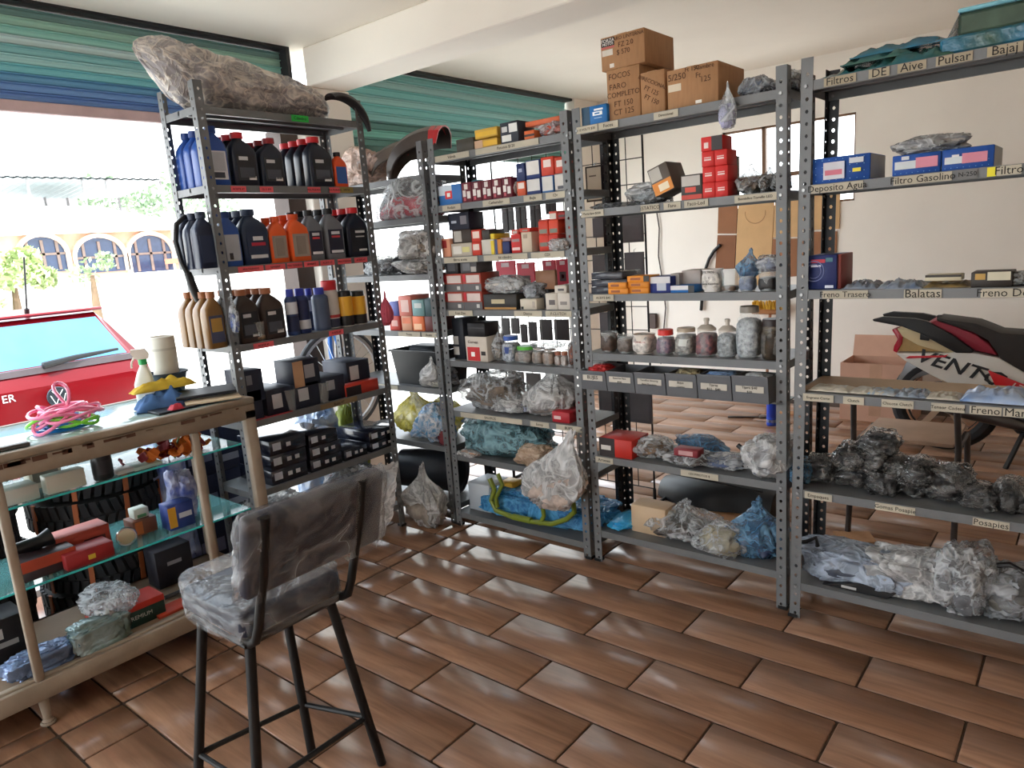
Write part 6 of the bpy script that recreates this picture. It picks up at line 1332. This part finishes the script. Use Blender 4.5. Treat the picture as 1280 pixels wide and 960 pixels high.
for k, (a, b_, c, d_) in enumerate(((637, 656, 464, 488), (659, 677, 466, 490), (699, 720, 466, 489), (742, 757, 272, 297), (742, 760, 318, 345), (777, 805, 269, 303), (782, 806, 315, 350), (751, 767, 390, 416), (750, 782, 486, 526), (784, 816, 488, 528))):
    hang(a, b_, c, d_, 'grey-backed card pack on the grid, %s' % ('low left', 'low middle', 'low right by the post', 'small, upper left of the carton unit', 'second row, left of the carton unit', 'large, upper right', 'large, second row right', 'narrow, beside the screw cups', 'wide, below the bins left', 'wide, below the bins right')[k], (110, 104, 106), extra=((.1, .9, .1, .9, (118, 112, 114)),))
nb = hang(734, 756, 207, 252, 'cream notice in a dark wooden frame on the grid', (206, 190, 168), 'framed_notice', 'notice', extra=((.0, .08, 0, 1, (60, 44, 34)), (.92, 1, 0, 1, (60, 44, 34)), (.08, .92, 0, .05, (60, 44, 34)), (.08, .92, .95, 1, (60, 44, 34)), (.2, .6, .7, .74, (110, 96, 84))))
# --- back wall things
YW = YB-.012
def wallpanel(px, label, name='cardboard_sheet', th=.012, Y=YW, m=None):
    pts = [at(x, y, Y=Y) for x, y in px]; cx = sum(p.x for p in pts)/len(pts); zb = min(p.z for p in pts)
    return tag(MB().prism([(p.x-cx, p.z-zb) for p in pts], -th, 0, 'y').build(name, m or CARD, None, (cx, Y+.012-.0005, zb), smooth=False), label, 'cardboard', 'cardboard sheets on the wall')
CARD2 = mat('tan_card', (206, 168, 122), .85, 0, .06, 8); CARD3 = mat('dark_card', (150, 104, 74), .85, 0, .06, 8)
wallpanel(((898, 256), (922, 252), (920, 292), (897, 292)), 'brown cardboard flap at the upper left of the wall sheets', m=CARD3)
wallpanel(((897, 294), (920, 294), (918, 336), (894, 336)), 'darker cardboard flap at the lower left of the wall sheets', m=mat('darker_card', (136, 92, 66), .85, 0, .06, 8))
o = wallpanel(((923, 250), (968, 246), (962, 362), (918, 366)), 'tan cardboard sheet with a round cut mark', m=CARD2)
wallpanel(((969, 246), (1000, 244), (1000, 296), (966, 297)), 'pale cardboard sheet right of the round-marked one', m=CARD2)
wallpanel(((966, 299), (1000, 298), (1000, 345), (962, 348)), 'dark cardboard flap below the pale one', m=CARD3)
wallpanel(((1002, 243), (1050, 241), (1049, 286), (1002, 288)), 'tan cardboard flap right of the posts, upper', m=CARD2)
wallpanel(((1002, 290), (1046, 289), (1045, 330), (1002, 332)), 'brown cardboard flap right of the posts, lower', m=CARD3)
cm = MB(); cc = at(944, 266, Y=YW-.013)
cm.tube([(cc.x+.085*math.cos(q)-o.location.x, cc.y-o.location.y-.0, cc.z+.085*math.sin(q)-o.location.z) for q in [R(170)+k*R(200)/14 for k in range(15)]], .002, 5).build('cut_mark', C((150, 112, 76), .8), o)
br = thing('broom', 'yellow-bristled broom standing upside down against the wall', 'broom', (at(958, 420, Y=5.9).x, 5.88, 0))
zt = at(960, 384, Y=5.9).z
MB().cyl((0, 0, 0), (.02, .05, zt-.06), .012, seg=10).build('handle', C((150, 100, 70), .6), br); MB().box(-.13, .16, .02, .08, zt-.06, zt-.02).build('head', C((150, 96, 50), .6), br, bevel=.01)
bb = MB(); rnd = random.Random(9)
for k in range(140):
    x = rnd.uniform(-.12, .15); y = rnd.uniform(.03, .07); bb.bar((x, y, zt-.025), (x+rnd.uniform(-.02, .02), y+rnd.uniform(-.02, .02), zt+rnd.uniform(.03, .055)), .006, .006)
o = bb.build('bristles', C((206, 160, 50), .8), br, smooth=False); o['kind'] = 'stuff'
cd = thing('wall_cable', 'thin cable with sockets running down the back wall', 'cable', (at(822, 300, Y=5.98).x, 5.985, 0))
def wl(px, py): p = at(px, py, Y=5.98); return (p.x-cd.location.x, -.004, p.z)
MB().tube([wl(*q) for q in ((821, 266), (824, 285), (823, 320), (828, 350), (832, 385), (829, 420), (826, 455))], .006, 6).build('cord', C((60, 46, 44), .6), cd)
for (px, py) in ((818, 356), (816, 401)): p = wl(px, py); MB().box(p[0]-.045, p[0]+.045, -.03, .01, p[2]-.07, p[2]+.07).build('socket', C((74, 58, 52), .5), cd, bevel=.006)
bh = thing('black_hose', 'black bent hose fixed to the wall left of the cardboard', 'hose', (at(884, 340, Y=5.97).x, 5.975, 0))
MB().tube([(at(x, y, Y=5.97).x-bh.location.x, 0, at(x, y, Y=5.97).z) for x, y in ((900, 306), (892, 314), (886, 324), (881, 338), (878, 360), (876, 388))], .014, 8).build('hose', BLACK, bh)
# --- open carton by the wall
def open_box(label, loc, w_, d, h, rz=0):
    t = thing('open_carton', label, 'box', loc, rz); e = .006
    for nme, a in (('side_panel', (-w_/2, w_/2, 0, e, 0, h)), ('side_panel', (-w_/2, w_/2, d-e, d, 0, h)), ('side_panel', (-w_/2, -w_/2+e, e, d-e, 0, h)), ('side_panel', (w_/2-e, w_/2, e, d-e, 0, h)), ('bottom_panel', (-w_/2+e, w_/2-e, e, d-e, 0, e))): MB().box(*a).build(nme, mat('pink_card', (200, 158, 136), .85, 0, .05, 8), t, smooth=False)
    f = MB().box(-w_/2, w_/2, -.0, .006, 0, .16).build('flap', MATS['pink_card'], t, (0, d-.006, h), smooth=False); f.rotation_euler.x = R(-18)
    MB().box(-.04, .04, -.001, 0, h*.1, h).build('tape', C((190, 150, 124), .4), t, smooth=False)
    return t
a = at(1048, 455, Y=5.45); c = at(1140, 455, Y=5.45)
open_box('open brown carton on the floor behind the motorcycle tail', ((a.x+c.x)/2, 5.5, 0), c.x-a.x, .34, at(1090, 455, Y=5.5).z)
# --- motorcycle
YM = 5.0
mo = thing('motorcycle', 'white and red motorcycle with black seat parked behind the shelves', 'motorcycle', (at(1180, 520, Y=YM).x, YM, 0))
def mp_(x, y): p = at(1090+x/6.737, 370+y/6.737, Y=YM); return (p.x-mo.location.x, p.z)
def mpart(name, pts, y0, y1, m, bevel=.008, parent=mo): return MB().prism([mp_(*q) for q in pts], y0, y1, 'y').build(name, m, parent, bevel=bevel, bseg=2)
MW = mat('moto_white', (216, 214, 208), .25, 0, .03, 4, coat=.4); MC = mat('moto_cream', (206, 190, 150), .4, 0, .08, 5)
sp_ = mpart('side_panel', ((235, 455), (640, 455), (740, 440), (895, 450), (1090, 490), (1280, 600), (1500, 720), (1480, 800), (1040, 770), (830, 775), (540, 640), (310, 515)), -.13, .13, MW, .012)
mpart('tail_top', ((245, 252), (440, 268), (600, 335), (750, 425), (735, 452), (640, 452), (420, 390), (290, 318)), -.12, .12, MC)
mpart('tail_inner', ((290, 322), (420, 392), (620, 447), (245, 445)), -.10, .10, mat('moto_tan', (180, 150, 96), .5, 0, .2, 8), .004)
mpart('tail_light', ((198, 262), (238, 252), (292, 320), (284, 380), (242, 456), (210, 440), (216, 400), (248, 342)), -.11, .11, C((176, 28, 50), .2, coat=.6), .006)
mpart('red_stripe', ((320, 492), (352, 476), (640, 470), (676, 462), (650, 484), (338, 496)), -.134, -.128, C((206, 30, 46), .3), 0)
mpart('grab_rail', ((50, 172), (140, 150), (400, 165), (500, 187), (700, 292), (890, 430), (870, 448), (740, 446), (600, 372), (450, 290), (300, 232), (62, 188)), -.15, -.11, BLACK, .006)
mpart('grab_rail', ((50, 172), (140, 150), (400, 165), (500, 187), (700, 292), (890, 430), (870, 448), (740, 446), (600, 372), (450, 290), (300, 232), (62, 188)), .11, .15, BLACK, .006)
mpart('rail_bracket', ((445, 275), (525, 305), (515, 350), (440, 340)), -.14, .14, BLACK, .004)
mpart('seat_side', ((480, 212), (560, 180), (720, 230), (900, 300), (1030, 400), (1080, 475), (890, 432), (700, 300)), -.125, .125, C((150, 40, 60), .45), .015)
mpart('seat', ((570, 166), (900, 208), (1000, 246), (1100, 286), (1300, 300), (1600, 330), (1600, 640), (1300, 620), (1120, 540), (1078, 460), (1000, 350), (870, 280), (580, 192)), -.12, .12, mat('seat_vinyl', (40, 36, 34), .6, 0, .2, 14), .02)
mpart('seat_bolt', ((550, 160), (590, 160), (590, 190), (550, 190)), -.02, .02, BLACK, .004)
mpart('fuel_tank', ((1590, 330), (1720, 200), (2050, 180), (2200, 300), (2150, 560), (1750, 650), (1590, 640)), -.14, .14, C((190, 26, 36), .2, coat=.6), .05)
mpart('lower_panel', ((1000, 588), (1280, 700), (1480, 770), (1470, 830), (1280, 778), (1060, 712)), -.138, -.128, C((196, 24, 32), .3), .002)
mpart('black_strip', ((893, 545), (930, 568), (1048, 716), (1010, 706)), -.137, -.128, BLACK, .001)
mpart('plate_bracket', ((215, 735), (310, 530), (360, 560), (420, 580), (560, 640), (480, 650), (380, 682), (270, 748)), -.05, .05, C((130, 130, 132), .35, metal=.6), .004)
mpart('rear_fender', ((400, 760), (520, 730), (700, 720), (880, 780), (900, 800), (380, 800)), -.06, .06, C((40, 34, 34), .5), .008)
p = mp_(762, 572); text('VENTO', .115, BLACK, mo, (p[0], -.133, p[1]), (R(90), R(17), 0), wide=1.25, shear=.25, bold=.002)
p = mp_(1250, 742); text('170', .07, C((226, 196, 190), .4), mo, (p[0], -.141, p[1]), (R(90), R(20), 0), shear=.25)
def mwheel(cx, cz, r, name='wheel'):
    t_ = []; rings = []
    for k in range(36):
        a = 2*math.pi*k/36; rings.append([((r-.045+.05*math.cos(q))*math.cos(a)+cx, .055*math.sin(q), (r-.045+.05*math.cos(q))*math.sin(a)+cz) for q in [2*math.pi*j/10 for j in range(10)]])
    w_ = MB().loft(rings, closed=True).build(name, C((30, 30, 32), .75), mo)
    rm = MB(); rm.loft([[((rr)*math.cos(2*math.pi*k/36)+cx, y, rr*math.sin(2*math.pi*k/36)+cz) for rr, y in ((r-.075, -.035), (r-.09, -.035), (r-.09, .035), (r-.075, .035))] for k in range(36)], closed=True)
    rm.build('rim', C((150, 110, 84), .35, metal=.5), w_, ang=50)
    for k in range(5):
        a = 2*math.pi*k/5+.3; s2 = MB(); s2.bar((cx+.04*math.cos(a), 0, cz+.04*math.sin(a)), (cx+(r-.085)*math.cos(a), 0, cz+(r-.085)*math.sin(a)), .035, .03, up=(0, 1, 0)); s2.build('spoke', C((176, 150, 126), .35, metal=.4), w_, smooth=False)
    MB().cyl((cx, -.06, cz), (cx, .06, cz), .05, seg=18).build('hub', C((70, 66, 66), .4, metal=.5), w_)
mwheel(0, .30, .295); mwheel(1.28, .30, .295)
MB().bar((0, -.09, .30), (.5, -.09, .36), .03, .05).build('swingarm', BLACK, mo, bevel=.005); MB().bar((0, .09, .30), (.5, .09, .36), .03, .05).build('swingarm', BLACK, mo, bevel=.005)
MB().tube([(.05, .0, .36), (.2, .0, .72)], .03, 12).build('shock_absorber', C((150, 40, 40), .4), mo)
MB().tube([(.45, -.15, .22), (.1, -.17, .30), (-.18, -.17, .40)], [.03, .045, .045], 14).build('exhaust', C((90, 88, 88), .3, metal=.8), mo)
MB().box(.36, .74, -.12, .12, .16, .52).build('engine', C((58, 56, 58), .45, metal=.4), mo, bevel=.05, bseg=3)
MB().tube([(.45, -.16, .34), (.45, -.11, .34)], .10, 22).build('clutch_cover', C((50, 48, 50), .4, metal=.4), mo)
for s_ in (-1, 1):
    MB().tube([(1.28, s_*.09, .30), (1.08, s_*.09, .88)], .022, 10).build('fork_leg', C((60, 60, 62), .3, metal=.7), mo)
    MB().tube([(1.07, s_*.05, .92), (1.02, s_*.3, 1.0)], .012, 8).build('handlebar', BLACK, mo)
MB().bar((.42, -.12, .2), (.35, -.27, .0), .02, .02).build('side_stand', BLACK, mo)
MB().bar((.2, .0, .70), (1.0, 0, .80), .05, .05).build('frame_tube', BLACK, mo); MB().bar((.45, 0, .40), (.35, 0, .72), .05, .05).build('frame_tube', BLACK, mo)
# --- chair behind the right-hand unit
ch = thing('metal_chair', 'tan metal chair with dark legs behind the right-hand unit', 'chair', (-.655, 3.45, 0))
CL = C((52, 44, 42), .45); CT_ = C((160, 132, 112), .6)
for s_ in (-1, 1):
    MB().tube([(s_*.215, -.02, 0), (s_*.21, .03, .45), (s_*.20, -.03, .72)], .013, 10).build('leg', CL, ch)
    MB().tube([(s_*.205, .44, 0), (s_*.20, .36, .44)], .013, 10).build('leg', CL, ch)
    MB().tube([(s_*.203, .04, .432), (s_*.2, .36, .432)], .011, 8).build('side_rail', CL, ch)
MB().box(-.19, .19, .05, .42, .442, .462).build('seat', CT_, ch, bevel=.01, bseg=2); MB().box(-.2, .2, .36, .38, .40, .44).build('seat_skirt', CL, ch, bevel=.004)
MB().box(-.19, .19, -.045, -.025, .625, .72).build('backrest', CT_, ch, bevel=.01, bseg=2)
# --- things on the floor behind
scn = canister('spray_can', 'blue aerosol can standing on the floor behind the carton unit', (-1.84, 5.10, 0), .036, .215, (30, 60, 170), (206, 204, 200), capr=.75, caph=.14, band=[(.06, .3, (44, 80, 190)), (.12, .22, (190, 200, 220))])
MB().cyl((0, .036, .21), (0, .036, .235), .01, seg=8).build('nozzle', BLACK, scn)
wr_ = thing('wrench', 'wrench lying on the floor beside the aerosol can', 'tool', (at(930, 522, Z=0).x, at(930, 522, Z=0).y, 0), R(20))
MB().box(-.12, .12, -.012, .012, 0, .012).build('shank', C((70, 60, 56), .4, metal=.6), wr_, bevel=.003); MB().box(.11, .17, -.03, .03, 0, .016).build('jaw', C((70, 60, 56), .4, metal=.6), wr_, bevel=.006)
q = at(890, 634, Z=0)
bgt = thing('black_fairing', 'black curved plastic fairing on the floor behind the carton unit', 'fairing', (q.x, q.y+.1, 0), R(-4)); rings = []
for k in range(15):
    u = k/14; x = -.33+.66*u; h = .13+.05*math.sin(u*math.pi)-.04*(1-u); wv = .06+.12*math.sin(min(1, u*1.2+.1)*math.pi*.85)
    rings.append([(x, wv*math.cos(t), max(0, h*math.copysign(abs(math.sin(t))**.8, math.sin(t)) if t < math.pi else 0)) for t in [math.pi*j/12 for j in range(13)]])
MB().loft(rings).build('shell', C((22, 23, 26), .5), bgt); MB().tube([(-.33, -.07, .14), (-.2, -.15, .17), (.05, -.18, .18), (.3, -.12, .15)], .008, 8).build('edge', BLACK, bgt)
for px, py, lb, w_, d, rz in ((895, 645, 'flat cardboard sheet on the floor under the black fairing', .3, .16, .2), (1068, 672, 'bent cardboard flap on the floor behind the right-hand unit', .16, .12, .5)):
    p = at(px, py, Z=0); tag(MB().box(-w_/2, w_/2, -d/2, d/2, 0, .006).build('cardboard_sheet', CARD, None, (p.x, p.y, 0), rz, smooth=False), lb, 'cardboard')
p = at(962, 524, Z=0); tag(MB().box(-.12, .12, -.05, .05, 0, .008).build('cardboard_sheet', CARD, None, (p.x+.02, p.y+.22, 0), .1, smooth=False), 'small brown card on the floor behind the aerosol can', 'cardboard')
# --- bicycle wheel hung by the column
bw_ = thing('bicycle_wheel', 'bicycle wheel hung by the column behind the oil unit', 'wheel', (-3.60, 2.67, .70)); r = .315
rings = [[(.016*math.sin(q), (r+.016*math.cos(q))*math.cos(2*math.pi*k/48), (r+.016*math.cos(q))*math.sin(2*math.pi*k/48)) for q in [2*math.pi*j/8 for j in range(8)]] for k in range(48)]
MB().loft(rings, closed=True).build('tyre', C((84, 86, 90), .7), bw_)
MB().loft([[(x, rr*math.cos(2*math.pi*k/48), rr*math.sin(2*math.pi*k/48)) for x, rr in ((-.011, r-.012), (.011, r-.012), (.009, r-.03), (-.009, r-.03))] for k in range(48)], closed=True).build('rim', C((214, 214, 218), .3, metal=.4), bw_, ang=60)
MB().cyl((-.04, 0, 0), (.04, 0, 0), .02, seg=12).build('hub', CHROME, bw_)
for k in range(24):
    a = 2*math.pi*k/24; s_ = 1 if k % 2 else -1; MB().tube([(s_*.03, .018*math.cos(a+.7), .018*math.sin(a+.7)), (0, (r-.025)*math.cos(a), (r-.025)*math.sin(a))], .002, 4).build('spoke', CHROME, bw_)
MB().tube([(-.02, -.02, 0), (-.05, -.01, .18), (-.05, 0, .36)], .014, 8).tube([(.05, -.02, 0), (.05, -.01, .2), (-.04, 0, .37)], .014, 8).build('fork', C((40, 110, 190), .3), bw_)
MB().tube([(-.05, 0, .37), (-.15, .03, .40)], .012, 8).build('hook', BLACK, bw_)
